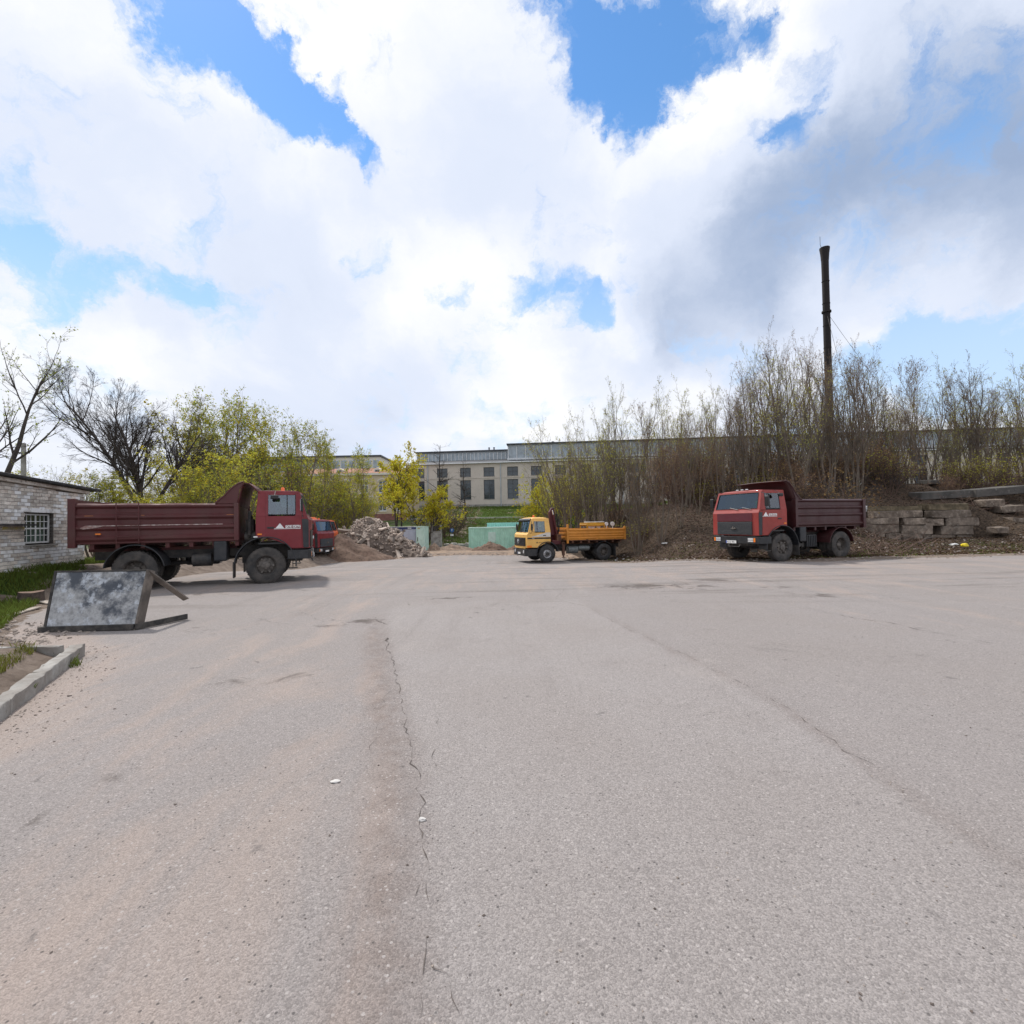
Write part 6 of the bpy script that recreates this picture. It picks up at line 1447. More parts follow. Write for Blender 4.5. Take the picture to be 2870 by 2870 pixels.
# yellow villa
M_villa = material('cream_render', (.56, .46, .33), .9, var=.08, vscale=1, col2=(.42, .35, .27), amt2=.5, scale2=.6, thr=.53); M_rooftile = material('red_roof_tiles', (.36, .16, .10), .85, var=.2, vscale=2, col2=(.2, .1, .075), amt2=.5, scale2=.8, thr=.5); M_trimw = material('cream_trim', (.66, .62, .55), .8, var=.08)
M_brickred = material('red_brick_base', (.22, .10, .085), .9, var=.2, vscale=2)
def villa():
    e = empty('cream_villa', (-26.5, 84.5, 3.0)); inv = Matrix.Translation(-e.location); fin = lambda o: (setattr(o, 'matrix_parent_inverse', inv), o)[1]
    x0, x1, y, z0, z1 = -42, -17.9, 84.5, 2.2, 10.2
    wl = MB(); xs = [-40.2 + 3.05 * k for k in range(8)]; w_ = 1.3; prev = x0; fl = ((4.1, 6.0), (7.2, 9.2))
    for x in xs: wl.b2(prev, x - w_ / 2, y, y + .4, z0, z1); prev = x + w_ / 2
    wl.b2(prev, x1, y, y + .4, z0, z1)
    for x in xs:
        for (a, b) in ((z0, fl[0][0]), (fl[0][1], fl[1][0]), (fl[1][1], z1)): wl.b2(x - w_ / 2, x + w_ / 2, y + .002, y + .4, a, b)
    wl.b2(x1 - .4, x1, y + .41, y + 12, z0, z1); wl.b2(x0, x0 + .4, y + .41, y + 12, z0, z1)
    fin(wl.obj('wall', M_villa, e, fix=False)); fin(MB().b2(x0 - .1, x1 + .1, y - .1, y - .001, z0, 3.6).obj('base', M_brickred, e)); fin(MB().b2(x0 - .3, x1 + .3, y - .3, y + 12.3, z1, z1 + .35).obj('cornice', M_trimw, e)); fin(MB().b2(x0, x1, y - .08, y - .001, 6.45, 6.7).obj('string_course', M_trimw, e))
    for x in xs:
        for fi, (a, b) in enumerate(fl):
            f = MB(); t = .09
            for q in ((x - w_ / 2, x - w_ / 2 + t, a, b), (x + w_ / 2 - t, x + w_ / 2, a, b), (x - .05, x + .05, a + .1, b - .1)): f.b2(q[0], q[1], y + .12, y + .2, q[2], q[3])
            f.b2(x - w_ / 2 + t + .001, x - .051, y + .125, y + .195, a + 1.25, a + 1.35); f.b2(x + .051, x + w_ / 2 - t - .001, y + .125, y + .195, a + 1.25, a + 1.35); f.b2(x - w_ / 2 + t + .001, x + w_ / 2 - t - .001, y + .12, y + .2, b - t, b); f.b2(x - w_ / 2 + t + .001, x + w_ / 2 - t - .001, y + .12, y + .2, a, a + t)
            fo = fin(f.obj('window', M_wmull, e, fix=False)); MB().b2(x - w_ / 2 + .02, x + w_ / 2 - .02, y + .15, y + .165, a + .02, b - .02).obj('pane', M_winr, fo)
            if fi == 1:
                ar = MB(); n_ = 8; P = [(x + (w_ / 2 + .18) * math.cos(math.pi * k / n_), b - .1 + .5 * math.sin(math.pi * k / n_)) for k in range(n_ + 1)]; P2 = [(x + (w_ / 2) * math.cos(math.pi * k / n_), b - .12 + .36 * math.sin(math.pi * k / n_)) for k in range(n_ + 1)]
                for k in range(n_): ar.prism([P[k], P[k + 1], P2[k + 1], P2[k]], y - .07, y - .002)
                fin(ar.obj('window_arch', M_trimw, e))
            fin(MB().b2(x - w_ / 2 - .12, x + w_ / 2 + .12, y - .1, y + .11, a - .14, a - .004).obj('window_sill', M_trimw, e))
    rf = MB(); q = [(x0 - .3, y - .3), (x1 + .3, y - .3), (x1 + .3, y + 12.3), (x0 - .3, y + 12.3)]; zt = z1 + .36; rz_ = zt + 1.5
    rf.add([(a, b, zt) for a, b in q] + [(x0 + 5, y + 6, rz_), (x1 - 5, y + 6, rz_)], [(0, 1, 5, 4), (1, 2, 5), (2, 3, 4, 5), (3, 0, 4)]); ro = fin(rf.obj('roof', M_rooftile, e))
    for x in (-36, -29.5, -23, -19.8):
        d2 = MB(); d2.prism([(x - .6, zt + .1), (x + .6, zt + .1), (x + .6, zt + .7), (x, zt + 1.1), (x - .6, zt + .7)], y + 1.0, y + 3.4); do = fin(d2.obj('dormer', M_trimw, e)); MB().b2(x - .35, x + .35, y + .98, y + .998, zt + .2, zt + .65).obj('dormer_pane', M_winr, do)
    tag(e, 'cream two-storey villa with red tiled roof and arched upper windows, behind trees', 'building')
villa()
def back_block():
    e = empty('white_block', (-35, 118, 8)); inv = Matrix.Translation(-e.location); fin = lambda o: (setattr(o, 'matrix_parent_inverse', inv), o)[1]
    M_redp = material('red_panel', (.32, .035, .05), .5, var=.1)
    x0, x1, y = -62, -31.0, 118
    fin(MB().b2(x0, x1, y, y + 20, 4, 17.9).obj('wall', M_trimw, e)); fin(MB().b2(x0 - .3, x1 + .3, y - .3, y + 20.3, 17.91, 18.3).obj('roof', M_roofg, e)); fin(MB().b2(x0 - .02, x1 + .02, y - .12, y - .002, 13.6, 14.4).obj('red_band', M_redp, e))
    for k in range(16):
        x = x0 + .8 + k * 1.9; f = fin(MB().b2(x, x + 1.5, y - .08, y - .002, 14.9, 17.2).obj('window', M_wmull, e)); MB().b2(x + .1, x + 1.4, y - .12, y - .082, 15.0, 17.1).obj('pane', M_cglass, f)
        f = fin(MB().b2(x, x + 1.5, y - .08, y - .002, 10.9, 13.2).obj('window', M_wmull, e)); MB().b2(x + .1, x + 1.4, y - .12, y - .082, 11.0, 13.1).obj('pane', M_winr, f)
    tag(e, 'white modern block with a red band, far behind the villa roof', 'building')
    g = empty('grey_hall', (-60, 112, 5)); inv2 = Matrix.Translation(-g.location)
    for o in (MB().b2(-74, -44, 112, 130, 3, 16.3).obj('wall', M_clear, g), MB().b2(-74.4, -43.6, 111.6, 130.4, 16.31, 16.8).obj('roof', M_roofg, g)): o.matrix_parent_inverse = inv2
    tag(g, 'long grey hall with a flat dark roof showing above the left trees', 'building')
back_block()
# ---- steel chimney
M_chim = material('sooty_backlit_steel', (.008, .006, .007), .85, .0, var=.4, vscale=1.5, col2=(.025, .016, .014), amt2=.6, scale2=.6, thr=.52, soft=.2, stretch=(1, 1, .35))  # soot tone, with backlit shade darkened into the base colour
def chimney():
    D = 58.0; b = at(2324, 1130, D); px = at(2318, 690, D); zt = px.z; x, y = b.x, b.y; zb_ = top(x, y) - .2
    e = empty('steel_chimney', (x, y, zb_)); H = zt - zb_; lean = (px.x - b.x) / (px.z - b.z) * .35
    f = lambda z: Vector((lean * (z - 12), 0, z))
    m = MB(); prof = [(0, .43), (8, .41), (16, .39), (H - 3.2, .375), (H - 1.6, .39), (H - .7, .46), (H - .12, .54), (H, .54), (H - .02, .47), (H - 1.0, .37)]; n_ = 24; rows = []
    for z, r_ in prof:
        c = f(z); rows.append([(c.x + r_ * math.cos(2 * math.pi * i / n_), c.y + r_ * math.sin(2 * math.pi * i / n_), c.z) for i in range(n_ + 1)])
    m.grid(rows); m.obj('stack', M_chim, e, smooth=True)
    zc = at(2320, 872, D).z - zb_
    for z in [k * 2.6 + 2 for k in range(int(H / 2.6))]:
        c = f(z); MB().lathe([(-.03, .375), (-.03, .415), (.03, .415), (.03, .375)], c, 'z', 20).obj('weld_ring', M_chim, e)
    c = f(zc); MB().lathe([(-.1, .38), (-.1, .50), (.1, .50), (.1, .38)], c, 'z', 20).obj('guy_collar', M_chim, e)
    rod = MB(); c = f(H); rod.tube([c + Vector((-.35, 0, 0)), c + Vector((-.5, 0, .35)), c + Vector((-.5, 0, 1.35))], .025, 5); rod.obj('lightning_rod', M_hose, e)
    c = f(zc)
    for (dx, dy) in ((17.5, 2), (-4.5, -13), (12, 20)):
        w = MB(); gx, gy = x + dx, y + dy; P = [c.lerp(Vector((dx, dy, top(gx, gy) - zb_)), t) - Vector((0, 0, .5 * math.sin(math.pi * t))) for t in [k / 10 for k in range(11)]]; w.tube([p + (P[-1] - P[0]).normalized() * .5 if k == 0 else p for k, p in enumerate(P)], .018, 5); w.obj('guy_wire', M_hose, e)
    tag(e, 'tall sooty steel chimney with guy wires rising behind the bare thicket', 'chimney')
chimney()
# utility pole behind the shed
up = empty('utility_pole', tuple(at(66, 1300, 26).xy) + (.2,)); hh = at(66, 1242, 26).z - .2
MB().cyl((0, 0, 0), (0, 0, hh), .13, 10, .10).obj('post', M_conc, up, smooth=True); MB().box((0, 0, hh - .5), (.6, .08, .08)).obj('cross_arm', M_hose, up)
tag(up, 'grey concrete utility pole rising behind the brick shed roof', 'pole')
# ------------------------------------------------------------------ trees and shrubs
M_tw_brown = material('twig_brown', (.135, .086, .066), .9, var=.3, vscale=3); M_tw_grey = material('twig_grey', (.13, .108, .088), .9, var=.3, vscale=3); M_tw_dark = material('twig_dark', (.055, .044, .040), .9, var=.3, vscale=3)
M_stem = material('stem_bark', (.16, .125, .10), .9, var=.3, vscale=4, col2=(.06, .07, .03), amt2=.5, scale2=2, thr=.55)
L_bud = leaf_mat('bud_leaf', (.24, .15, .07), .4); L_yg = leaf_mat('spring_leaf', (.42, .40, .07), .35); L_green = leaf_mat('fresh_leaf', (.29, .32, .06), .4); L_maple = leaf_mat('maple_flower_leaf', (.52, .44, .04), .3); L_tan = leaf_mat('dry_leaf', (.30, .19, .11), .4)
def tubes(segs, n_=4):
    """segs: (p0, r0, p1, r1) -> verts, faces"""
    V = []; Fc = []
    for (a, r0, b, r1, *k) in segs:
        m_ = k[0] if k else n_; ax = b - a; L_ = ax.length
        if L_ < 1e-5: continue
        u = ax.orthogonal().normalized(); w = (ax / L_).cross(u); o = len(V)
        for p, rr in ((a, r0), (b, r1)):
            for i in range(m_):
                t = 2 * math.pi * i / m_; V.append(p + u * (rr * math.cos(t)) + w * (rr * math.sin(t)))
        Fc += [(o + i, o + (i + 1) % m_, o + (i + 1) % m_ + m_, o + i + m_) for i in range(m_)]
    return V, Fc
def rv(r): return Vector((r.gauss(0, 1), r.gauss(0, 1), r.gauss(0, 1))).normalized()
def grow(r, p, d, L_, rad, lev, P, thick, thin, tips):
    """wandering branch with side branches; P[lev] = (segments, wobble, up, children, child angle, child length ratio)"""
    ns, wob, up, nch, ang, ratio = P[lev]; step = L_ / ns; pts = [p]; dirs = [d]; rr = rad
    for i in range(ns):
        d = (d + rv(r) * wob + Vector((0, 0, up))).normalized(); q = p + d * step; r1 = rad * (1 - .82 * (i + 1) / ns) + .002
        (thick if lev <= P['thick'] else thin).append((p, rr, q, r1, 5 if lev == 0 else (4 if lev <= P['thick'] else 3)))
        p = q; rr = r1; pts.append(p); dirs.append(d)
    if lev + 1 in P:
        for k in range(nch if isinstance(nch, int) else r.randint(*nch)):
            t = r.uniform(P['t0'] if lev == 0 else .15, 1.0); i = min(ns - 1, int(t * ns)); q = pts[i].lerp(pts[i + 1], t * ns - i)
            side = dirs[i].cross(rv(r)).normalized(); a = math.radians(ang * r.uniform(.6, 1.35)); nd = (dirs[i] * math.cos(a) + side * math.sin(a)).normalized()
            grow(r, q, nd, L_ * ratio * r.uniform(.6, 1.25) * (1.15 - .6 * t), max(.003, rad * (1 - .8 * t) * .55), lev + 1, P, thick, thin, tips)
    else:
        for i in range(1, ns + 1): tips.append((pts[i], dirs[i]))
def leaf_quads(r, tips, n_, size, spread, flat=.0):
    V = []; Fc = []
    for _ in range(n_):
        p, d = r.choice(tips); c = p + rv(r) * r.uniform(0, spread); a = rv(r); b = a.cross(rv(r)).normalized(); s = size * r.uniform(.55, 1.35); o = len(V)
        V += [c - a * s, c + b * s * .55, c + a * s, c - b * s * .55]; Fc.append((o, o + 1, o + 2, o + 3))
    return V, Fc
def proto(name, seed, stems, P, H, leaves=None, mat_t=M_stem, mat_c=M_tw_brown, base_spread=.3, lean=.25, rad=.07, extra=None):
    r = random.Random(seed); th, tn, tips = [], [], []
    for k in range(stems):
        a = 2 * math.pi * (k + r.random() * .6) / stems; q = lean * r.uniform(.3, 1.3)
        d = Vector((math.cos(a) * q, math.sin(a) * q, 1)).normalized(); p = Vector((math.cos(a) * base_spread * r.random(), math.sin(a) * base_spread * r.random(), -.15))
        grow(r, p, d, H * r.uniform(.75, 1.05), rad * r.uniform(.7, 1.2), 0, P, th, tn, tips)
    if extra:
        up = Vector((0, 0, extra)); sh = lambda L: [(q[0] + up, q[1], q[2] + up, *q[3:]) for q in L]
        th, tn = sh(th), sh(tn); tips = [(q + up, d) for q, d in tips]; th += [(Vector((.1, 0, -.2)), .30, Vector((-.03, .02, extra * .5)), .25, 8), (Vector((-.03, .02, extra * .5)), .25, Vector((0, 0, extra)), .24, 8)]
    def me(nm, vf, mat):
        m = bpy.data.meshes.new(nm); m.from_pydata([tuple(v) for v in vf[0]], [], vf[1]); m.materials.append(mat); m.update(); return m
    out = [('trunk', me(name + '_trunk', tubes(th), mat_t))]
    cv, cf = tubes(tn); cm = me(name + '_crown', (cv, cf), mat_c)
    out.append(('crown', cm))
    if leaves:
        for (n_, size, spread, mat) in leaves:
            out.append(('leaves', me(name + '_leaves', leaf_quads(r, tips, n_, size, spread), mat)))
    return out
def plant(pr, name, x, y, h_scale, rz, lab, cat, grp, sx=1.0, z=None, tilt=(0, 0)):
    e = empty(name, (x, y, (top(x, y) if z is None else z) - .03), rz); e.scale = (sx * h_scale, sx * h_scale, h_scale); e.rotation_euler = (tilt[0], tilt[1], rz)
    par = None
    for (nm, me) in pr:
        o = bpy.data.objects.new(nm, me); COL.objects.link(o)
        o.parent = e if nm != 'leaves' else cro
        if nm == 'crown': cro = o
    return tag(e, lab, cat, grp)
R_ = random.Random(99)
PS = {'thick': 1, 't0': .25, 0: (9, .10, .05, 12, 30, .38), 1: (5, .14, .16, 7, 32, .45), 2: (3, .2, .14, 4, 36, .5), 3: (2, .2, .1, 0, 0, 0)}
sap = [proto('sapling%d' % i, 30 + i, 3 + i % 4, PS, 10.0, [(1500 + 150 * i, .042, .10, (L_bud, L_yg, L_tan, L_bud, L_yg)[i])], M_stem, (M_tw_brown, M_tw_grey, M_tw_brown, M_tw_grey, M_tw_brown)[i], .5, .20, .075) for i in range(5)]
PB = {'thick': 0, 't0': .1, 0: (5, .22, .05, 13, 42, .55), 1: (4, .25, .08, 7, 45, .5), 2: (2, .25, .05, 0, 0, 0)}
bush = [proto('bush%d' % i, 60 + i, 11, PB, 3.0, [(900, .05, .08, (L_tan, L_bud, L_yg)[i])], M_tw_brown, (M_tw_brown, M_tw_dark, M_tw_brown)[i], .5, .6, .03) for i in range(3)]
PL = {'thick': 1, 't0': .2, 0: (9, .13, .06, 17, 40, .40), 1: (5, .18, .10, 8, 40, .48), 2: (3, .25, .08, 4, 42, .5), 3: (2, .25, .04, 0, 0, 0)}
leafy = [proto('leafy%d' % i, 80 + i, (2, 3, 2, 4)[i], PL, 10.0, [((2700, 2500, 3200, 2700)[i], .075, .22, (L_yg, L_green, L_yg, L_green)[i]), (1100, .075, .22, L_maple)], M_stem, M_tw_grey, .1, .28, .10) for i in range(4)]
PSP = {'thick': 1, 't0': .18, 0: (8, .10, .03, 17, 42, .62), 1: (7, .13, .07, 11, 36, .45), 2: (4, .17, .06, 7, 34, .45), 3: (3, .2, .04, 3, 34, .55), 4: (2, .2, .0, 0, 0, 0)}
PSE = {'thick': 1, 't0': .2, 0: (8, .10, .03, 10, 42, .6), 1: (7, .13, .07, 8, 38, .45), 2: (4, .17, .06, 5, 36, .45), 3: (3, .2, .04, 0, 0, 0)}
spread = proto('spreading', 13, 4, PSP, 7.0, None, M_tw_dark, M_tw_dark, .03, .62, .16, extra=2.6)
edge = proto('edge_tree', 7, 4, PSE, 7.0, [(1800, .05, .1, L_green)], M_tw_dark, M_tw_dark, .03, .62, .16, extra=2.2)
PM = {'thick': 1, 't0': .3, 0: (8, .15, .05, 12, 45, .55), 1: (6, .2, .08, 8, 42, .45), 2: (3, .25, .05, 4, 42, .5), 3: (2, .2, .0, 0, 0, 0)}
maple = proto('maple', 14, 3, PM, 9.0, [(6500, .11, .30, L_maple), (1500, .11, .28, L_yg)], M_tw_dark, M_tw_dark, .25, .34, .15)
PN = {'thick': 0, 't0': .2, 0: (9, .06, .05, 34, 62, .22), 1: (4, .2, .05, 7, 45, .45), 2: (3, .25, .0, 0, 0, 0)}
narrow = proto('narrow', 17, 1, PN, 10.0, None, M_tw_dark, M_tw_dark, .05, .05, .13)
yb = proto('yellow_bush', 19, 8, PB, 4.5, [(3800, .09, .2, L_maple), (1500, .09, .2, L_yg)], M_tw_brown, M_tw_grey, .5, .5, .04)
def put(pr, name, px, ptop, depth, lab, cat='tree', grp=None, H=10.0, sx=1.0, rz=None, ymax=None, tilt=(0, 0)):
    """stand a plant on the ground at a column and depth; height from the picture's top line"""
    p = at(px, 1450, depth); zt = at(px, ptop, depth).z; zb_ = top(p.x, p.y); h_ = (zt - zb_) / H
    return plant(pr, name, p.x, p.y, h_, R_.uniform(0, 6.28) if rz is None else rz, lab, cat, grp, sx, tilt=tilt)
def extent(pr):
    z = sorted(v.co.z for nm, m in pr for v in m.vertices if nm == 'crown'); return z[int(len(z) * .975)]
EX = {id(p): extent(p) for p in sap + bush + leafy + [spread, edge, maple, narrow, yb]}
# thicket on the right bank: outline of tops read along the picture
tops = table([(1560, 1200), (1600, 1160), (1650, 1120), (1720, 1090), (1800, 1110), (1870, 1090), (1950, 1095), (2000, 1050), (2050, 1105), (2110, 1010), (2170, 960), (2228, 925), (2290, 955), (2340, 985), (2400, 1010), (2450, 985), (2510, 1000), (2560, 1015), (2620, 975), (2680, 1030), (2740, 1025), (2800, 1020), (2840, 1070), (2880, 1000), (3100, 1000)])
kinds = ['bare brown-budded sapling', 'sparse yellow-leafed sapling', 'tan-leafed slender sapling', 'grey-twigged bare sapling', 'many-stemmed spring-leafed sapling']
def rloc(px):
    for a, b in ((1640, 'behind the crane of the yellow truck'), (1770, 'behind the bed of the yellow crane truck'), (1870, 'just right of the yellow crane truck'), (1980, 'between the crane truck and red truck'), (2110, 'behind the windscreen of the red truck'), (2220, 'behind the cab of the red truck'), (2300, 'left of the chimney'), (2360, 'at the foot of the chimney'), (2440, 'right of the chimney'), (2560, 'above the left end of the block wall'), (2680, 'above the middle of the block wall'), (2790, 'above the right end of the block wall')):
        if px < a: return b
    return 'beyond the right end of the block wall'
def lloc(px):
    for a, b in ((60, 'behind the brick shed window'), (190, 'behind the brick shed corner'), (330, 'behind the rear of the laddered truck bed'), (480, 'behind the ladder of the long truck bed'), (620, 'behind the front of the laddered truck bed'), (720, 'behind the hood of the laddered truck'), (800, 'behind the cab door of the laddered truck'), (870, 'behind the nose of the laddered truck'), (950, 'behind the orange truck'), (1010, 'behind the soil heap')):
        if px < a: return b
    return 'behind the rubble pile'
k = 0
for px in list(range(1590, 2110, 25)) + list(range(2110, 3060, 28)):
    i = R_.choice((0, 1, 4, 3, 4) if px > 2400 else (0, 2, 3, 1, 4) if px > 1900 else (0, 1, 2, 4, 1))
    dep = R_.uniform(35, 44) if px < 1800 else R_.uniform(31.5, 42)
    if 2430 < px < 2900: dep = R_.uniform(37, 46)
    t = tops(px) + R_.uniform(-5, 95) * (1 if k % 3 else .15); k += 1
    put(sap[i], 'sapling', px + R_.uniform(-10, 10), t, dep, ('tall ' if t < tops(px) + 30 else 'shorter ') + kinds[i] + ' in front, ' + rloc(px), 'tree', 'saplings of the bank thicket', EX[id(sap[i])], R_.uniform(.75, 1.1))
for px in range(1640, 3000, 95):
    i = R_.choice((0, 3, 1)); put(sap[i], 'sapling', px, tops(px) + R_.uniform(60, 190), R_.uniform(42, 50), kinds[i] + ' at the back, ' + rloc(px), 'tree', 'saplings of the bank thicket', EX[id(sap[i])], 1.2)
bk = ['low brown dry-leafed bush on the bank ', 'low dark leafless bush on the bank ', 'low yellow-green bush on the bank ']
pxof = lambda x, y: 1435 + 1400 * x / y
for j in range(46):
    x = R_.uniform(8, 34); y = R_.uniform(26.5, 41)
    if 19 < x < 31 and y < 33.5: y = R_.uniform(34, 42)
    if y < ye(x) + (8.5 if x < 13 else 5.0): continue
    i = R_.choice((0, 1, 1, 0, 2)); plant(bush[i], 'bush', x, y, R_.uniform(.5, .95), R_.uniform(0, 6), bk[i] + rloc(pxof(x, y)), 'bush', 'bushes on the bank', R_.uniform(.9, 1.4))
for (px, py, dep, h_) in ((2725, 1310, 35.5, .75), (2800, 1300, 34.8, .9), (2850, 1290, 35, 1.0), (2690, 1330, 36, .8)):
    p = at(px, 1400, dep); plant(bush[2], 'bush', p.x, p.y, h_, R_.uniform(0, 6), 'yellow-green bush sprouting behind the concrete slabs on the bank', 'bush', 'bushes behind the slabs', 1.0)
for j in range(14):
    px = R_.uniform(1750, 2480); dep = R_.uniform(36, 46); p = at(px, 1450, dep); i = R_.choice((0, 1, 0)); plant(bush[i], 'bush', p.x, p.y, R_.uniform(1.0, 1.5), R_.uniform(0, 6), ('tall tangled brown bush in the thicket ', 'tall dark brushwood in the thicket ')[i] + rloc(px), 'bush', 'tall bushes in the thicket', R_.uniform(.9, 1.3))
for px in (1790, 1850, 1905, 1960, 2020):
    i = R_.choice((0, 2, 3)); put(sap[i], 'sapling', px, tops(px) + R_.uniform(40, 190), R_.uniform(28.5, 32.5), kinds[i] + ' low on the bank, ' + rloc(px), 'tree', 'saplings on the bank face', EX[id(sap[i])], R_.uniform(.8, 1.05))
# yellow-green willow bushes left of the crane
for (px, t, dep, sx) in ((1535, 1345, 74, 1.0), (1490, 1410, 76, 1.1), (1590, 1350, 62, 1.0)):
    put(yb, 'willow_bush', px, t, dep, 'loose yellow-green willow bush on the slope behind the crane truck', 'bush', 'willow bushes on the slope', EX[id(yb)], sx)
for (px, t, dep) in ((1560, 1250, 50), (1600, 1190, 48), (1640, 1180, 52)):
    put(sap[1], 'sapling', px, t, dep, 'thin leaning sapling with yellow leaves rising behind the crane', 'tree', 'saplings behind the crane', EX[id(sap[1])], .9, tilt=(0, .12))
# maple and dark bare trees in the middle
put(maple, 'maple_tree', 1112, 1275, 63, 'bright yellow-green flowering maple with forked dark trunk above the cabin', 'tree', None, EX[id(maple)], .9, rz=2.2)
put(maple, 'maple_tree', 1190, 1365, 60, 'smaller bright yellow maple crowding the old whitewashed pillar', 'tree', None, EX[id(maple)], 1.05, rz=.6)
put(narrow, 'bare_tree', 1233, 1245, 84, 'narrow dark leafless tree standing beside the maple before the factory wall', 'tree', None, EX[id(narrow)], 1.2)
put(narrow, 'bare_tree', 1306, 1290, 83, 'narrow leafless tree in front of a factory window on the grass slope', 'tree', None, EX[id(narrow)], 1.1)
for (px, t, dep) in ((1252, 1400, 70), (1222, 1420, 66), (1275, 1440, 72)):
    put(bush[1], 'bush', px, t, dep, 'dark leafless bush on the slope behind the old pillar', 'bush', 'dark bushes on the slope', EX[id(bush[1])], 1.2)
# left: big bare tree, edge tree, leafy belt
put(spread, 'bare_tree', 405, 1045, 31, 'wide-crowned bare dark tree rising behind the long truck bed', 'tree', None, EX[id(spread)], 1.0, rz=0.0)
put(edge, 'budding_tree', -35, 900, 22, 'dark budding tree whose branches reach in over the brick shed', 'tree', None, EX[id(edge)], .95, rz=.4)
ltop = table([(40, 1330), (150, 1320), (250, 1300), (330, 1290), (420, 1290), (500, 1150), (560, 1115), (640, 1122), (700, 1135), (760, 1160), (800, 1178), (850, 1215), (900, 1245), (950, 1245), (1000, 1270), (1030, 1290)])
lk = ['yellow-green leafing tree ', 'fresh green leafing tree ', 'dense yellow-green tree ', 'many-stemmed green tree ']
k = 0
for px in list(range(520, 1040, 23)):
    i = k % 4; t = ltop(px) + (R_.uniform(-5, 25) if k % 2 else R_.uniform(50, 140)); k += 1
    put(leafy[i], 'leafing_tree', px + R_.uniform(-8, 8), t, R_.uniform(39, 47) if px < 900 else R_.uniform(44, 54), ('tall ' if k % 2 == 0 else 'shorter ') + lk[i] + 'standing far ' + lloc(px), 'tree', 'leafing trees behind the trucks', EX[id(leafy[i])], R_.uniform(.8, 1.1))
for px in (880, 925, 960, 1000, 1030, 905, 985):
    i = R_.choice((0, 1, 3)); put(leafy[i], 'leafing_tree', px, R_.uniform(1330, 1400), R_.uniform(47, 58), 'low leafing tree between the orange truck and the rubble pile', 'tree', 'low trees behind the rubble', EX[id(leafy[i])], 1.2)
sk = ['low yellowish leafing tree close ', 'low green leafing tree close ', 'low thick yellow-leafed tree close ', 'low many-stemmed green tree close ']
for px in range(20, 720, 34):
    i = R_.randrange(4); t = min(1410, (1350 if px < 520 else 1290) + R_.uniform(-25, 50)); put(leafy[i], 'leafing_tree', px, t, R_.uniform(25.5, 34), sk[i] + lloc(px), 'tree', 'low trees behind the shed', EX[id(leafy[i])], R_.uniform(1.1, 1.6))
for px in range(-30, 520, 60):
    put(sap[1], 'sapling', px, R_.uniform(1290, 1330), R_.uniform(30, 38), 'thin sparse-leafed sapling ' + lloc(px), 'tree', 'saplings behind the shed', EX[id(sap[1])], 1.3)
# ------------------------------------------------------------------ ground scatter
def scatter_grass(name, n_, sampler, hmin, hmax, mat, lab, wid=.006):
    r = random.Random(len(name)); V = []; Fc = []
    for _ in range(n_):
        q = sampler(r)
        if q is None: continue
        x, y = q; z = top(x, y) - .01; h_ = r.uniform(hmin, hmax); a = r.uniform(0, 6.28); lx, ly = math.cos(a), math.sin(a); b = r.uniform(.1, .6) * h_; ww = wid * r.uniform(.7, 1.6); o = len(V)
        V += [(x - ly * ww, y + lx * ww, z), (x + ly * ww, y - lx * ww, z), (x + lx * b * .4, y + ly * b * .4, z + h_ * .6), (x + lx * b, y + ly * b, z + h_)]; Fc += [(0 + o, 1 + o, 2 + o), (0 + o, 2 + o, 3 + o)]
    me = bpy.data.meshes.new(name); me.from_pydata(V, [], Fc); me.materials.append(mat); o = bpy.data.objects.new(name, me); COL.objects.link(o); tag(o, lab, 'grass', kind='stuff'); return o
L_grass = leaf_mat('grass_blade', (.12, .155, .034), .45, .35); L_grass2 = leaf_mat('grass_blade_dry', (.16, .16, .04), .4, .35)
def samp_left(r):
    for _ in range(30):
        y = r.uniform(8.8, 18); x = r.uniform(-16, -7.5)
        if xl(y) - x < .35: continue
        n_ = nz(x * .6, y * .6, 7, 4)
        if n_ + .3 + .25 * nz(x * 2.5, y * 2.5, 3, 3) < .05: continue
        return x, y
scatter_grass('grass', 26000, samp_left, .06, .22, L_grass, 'green grass growing on the verge before the brick shed', .008)
def samp_kerb(r):
    for _ in range(30):
        y = r.uniform(4.2, 6.95); x = r.uniform(-9, -5)
        s = xl(y) - x
        if s < .32: continue
        if nz(x * 1.1, y * 1.1, 17, 4) + .22 < .0: continue
        return x, y
scatter_grass('grass', 9000, samp_kerb, .03, .12, L_grass2, 'short patchy grass inside the kerb corner', .005)
def samp_tuft(r):
    k = r.choice(((-5.75, 6.45, .14), (-5.98, 6.75, .07), (-5.2, 5.35, .05))); a = r.uniform(0, 6.28); q = r.random() ** .5 * k[2]; return k[0] + q * math.cos(a), k[1] + q * math.sin(a)
scatter_grass('grass_tuft', 420, samp_tuft, .05, .15, L_grass, 'small grass tufts growing at the foot of the kerb', .005)
def samp_bank(r):
    for _ in range(30):
        x = r.uniform(5.6, 34); y = ye(x) + r.uniform(.8, 6.5)
        if nz(x * .5, y * .5, 31, 4) < .02: continue
        return x, y
scatter_grass('grass', 5000, samp_bank, .04, .14, L_grass, 'patchy grass and weeds along the foot of the bank', .012)
def samp_hill(r):
    x = r.uniform(-12, 26); y = r.uniform(64, 98)
    if 84.3 < y < 86.8: return None
    return x, y
scatter_grass('grass', 42000, samp_hill, .12, .35, L_grass, 'long green grass on the slope below the factory hall', .035)
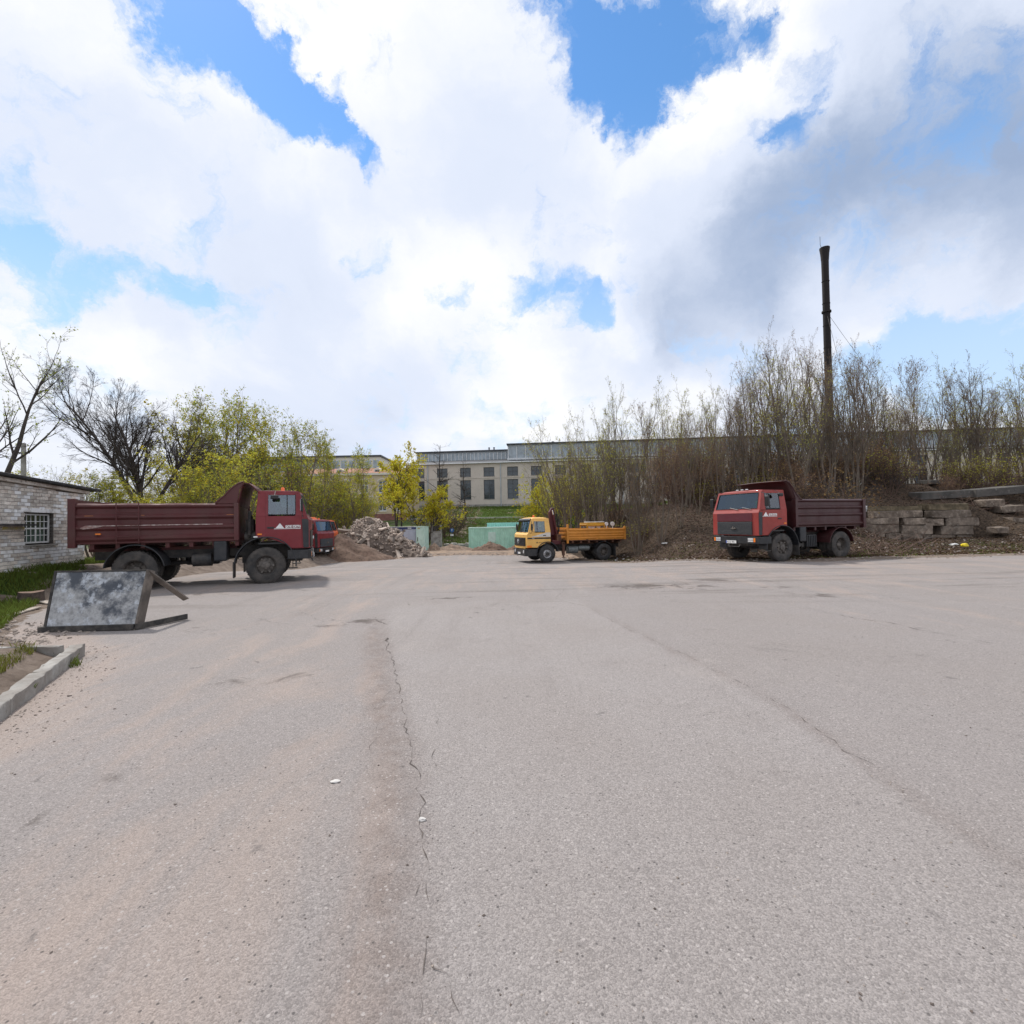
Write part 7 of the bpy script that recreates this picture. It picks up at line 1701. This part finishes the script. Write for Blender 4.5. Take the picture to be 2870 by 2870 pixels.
# leaf litter and twigs on the bank, stones along the edges
def litter():
    r = random.Random(4); V = []; Fc = []
    for _ in range(52000):
        x = r.uniform(6.5, 36); y = ye(x) + 1.2 + 17 * r.random() ** 1.4
        z = top(x, y) + .02; a = rv(r); b = a.cross(rv(r)).normalized(); s = r.uniform(.025, .075); c = Vector((x, y, z)); a.z *= .5; b.z *= .5; o = len(V)
        V += [c - a * s, c + b * s * .6, c + a * s, c - b * s * .6]; Fc.append((o, o + 1, o + 2, o + 3))
    me = bpy.data.meshes.new('leaf_litter'); me.from_pydata([tuple(v) for v in V], [], Fc); me.materials.append(leaf_mat('litter_leaf', (.11, .072, .05), .8, .15)); o = bpy.data.objects.new('leaf_litter', me); COL.objects.link(o); tag(o, 'brown fallen leaves covering the bank on the right', 'leaf litter', kind='stuff')
litter()
def dead_twigs():
    r = random.Random(6); S_ = []
    for _ in range(2600):
        x = r.uniform(7.5, 34); y = ye(x) + 2.0 + 13 * r.random() ** 1.3
        if 20 < x < 30.5 and y < WALL_Y + .6: continue
        z = top(x, y) + .03; a = Vector((x, y, z)); d = rv(r); d.z = abs(d.z) * .5; L_ = r.uniform(.25, 1.1); b = a + d.normalized() * L_; c = b + (d + rv(r) * .5).normalized() * L_ * .5
        S_ += [(a, .012, b, .008, 3), (b, .008, c, .003, 3)]
    V, Fc = tubes(S_); me = bpy.data.meshes.new('dead_twigs'); me.from_pydata([tuple(v) for v in V], [], Fc); me.materials.append(M_tw_brown); o = bpy.data.objects.new('dead_twigs', me); COL.objects.link(o); tag(o, 'dead twigs and sticks strewn over the littered bank', 'twigs', kind='stuff')
dead_twigs()
def stones(name, n_, sampler, smin, smax, mat, lab, cat='stones'):
    r = random.Random(n_); m = MB()
    for _ in range(n_):
        q = sampler(r)
        if q is None: continue
        x, y = q; s = smin + (smax - smin) * r.random() ** 3; z = top(x, y) + s * .15
        R3 = Matrix.Rotation(r.uniform(0, 6), 3, rv(r)); pts = [Vector(v) * s * r.uniform(.6, 1.1) for v in ((1, 0, 0), (-1, 0, 0), (0, 1, 0), (0, -1, 0), (0, 0, .8), (0, 0, -.8))]; pts = [R3 @ p for p in pts]
        m.add([(p.x + x, p.y + y, p.z * .7 + z) for p in pts], [(0, 2, 4), (2, 1, 4), (1, 3, 4), (3, 0, 4), (2, 0, 5), (1, 2, 5), (3, 1, 5), (0, 3, 5)])
    o = m.obj(name, mat, None, fix=False); tag(o, lab, cat, kind='stuff'); return o
M_stone = material('loose_stone', (.34, .29, .255), .95, var=.3, vscale=9, col2=(.16, .13, .11), amt2=.6, scale2=3, thr=.5); M_stoned = material('dark_grit', (.13, .105, .092), .95, var=.4, vscale=9)
def s_kerb(r): y = r.uniform(3.6, 7.6); return xl(y) + .15 + abs(r.gauss(0, .35)), y
stones('gravel', 900, s_kerb, .003, .022, M_stone, 'loose gravel gathered along the foot of the kerb')
def s_dark(r): y = r.uniform(3.8, 6.5); return xl(y) + .3 + abs(r.gauss(0, .5)), y
stones('dark_grit', 30, s_dark, .005, .025, M_stoned, 'dark grit and leaf crumbs near the kerb')
def s_lot(r): y = 1.7 + 12 * r.random() ** 1.6; return r.uniform(-1.05, 1.05) * (y + .3), y
stones('grit', 450, s_lot, .003, .012, M_stoned, 'scattered dark grit on the asphalt'); stones('grit', 700, s_lot, .003, .011, M_stone, 'scattered pale grit on the asphalt')
def s_verge(r):
    y = r.uniform(7.4, 9.6); return r.uniform(-12, -7.2), y
stones('rubble_crumbs', 1500, s_verge, .01, .06, M_stone, 'pale rubble crumbs on the bare verge around the board')
def s_far(r):
    x = r.uniform(-10, 9); return x, ye(x) + r.uniform(-.6, 3)
stones('rubble_crumbs', 1600, s_far, .02, .10, M_stone, 'crumbs of rubble along the far edge of the lot')
def s_bank(r):
    x = r.uniform(6.5, 34); return x, ye(x) + r.uniform(-.3, 8)
stones('rubble_crumbs', 2600, s_bank, .015, .10, M_stone, 'pale stones mixed into the litter at the foot of the bank')
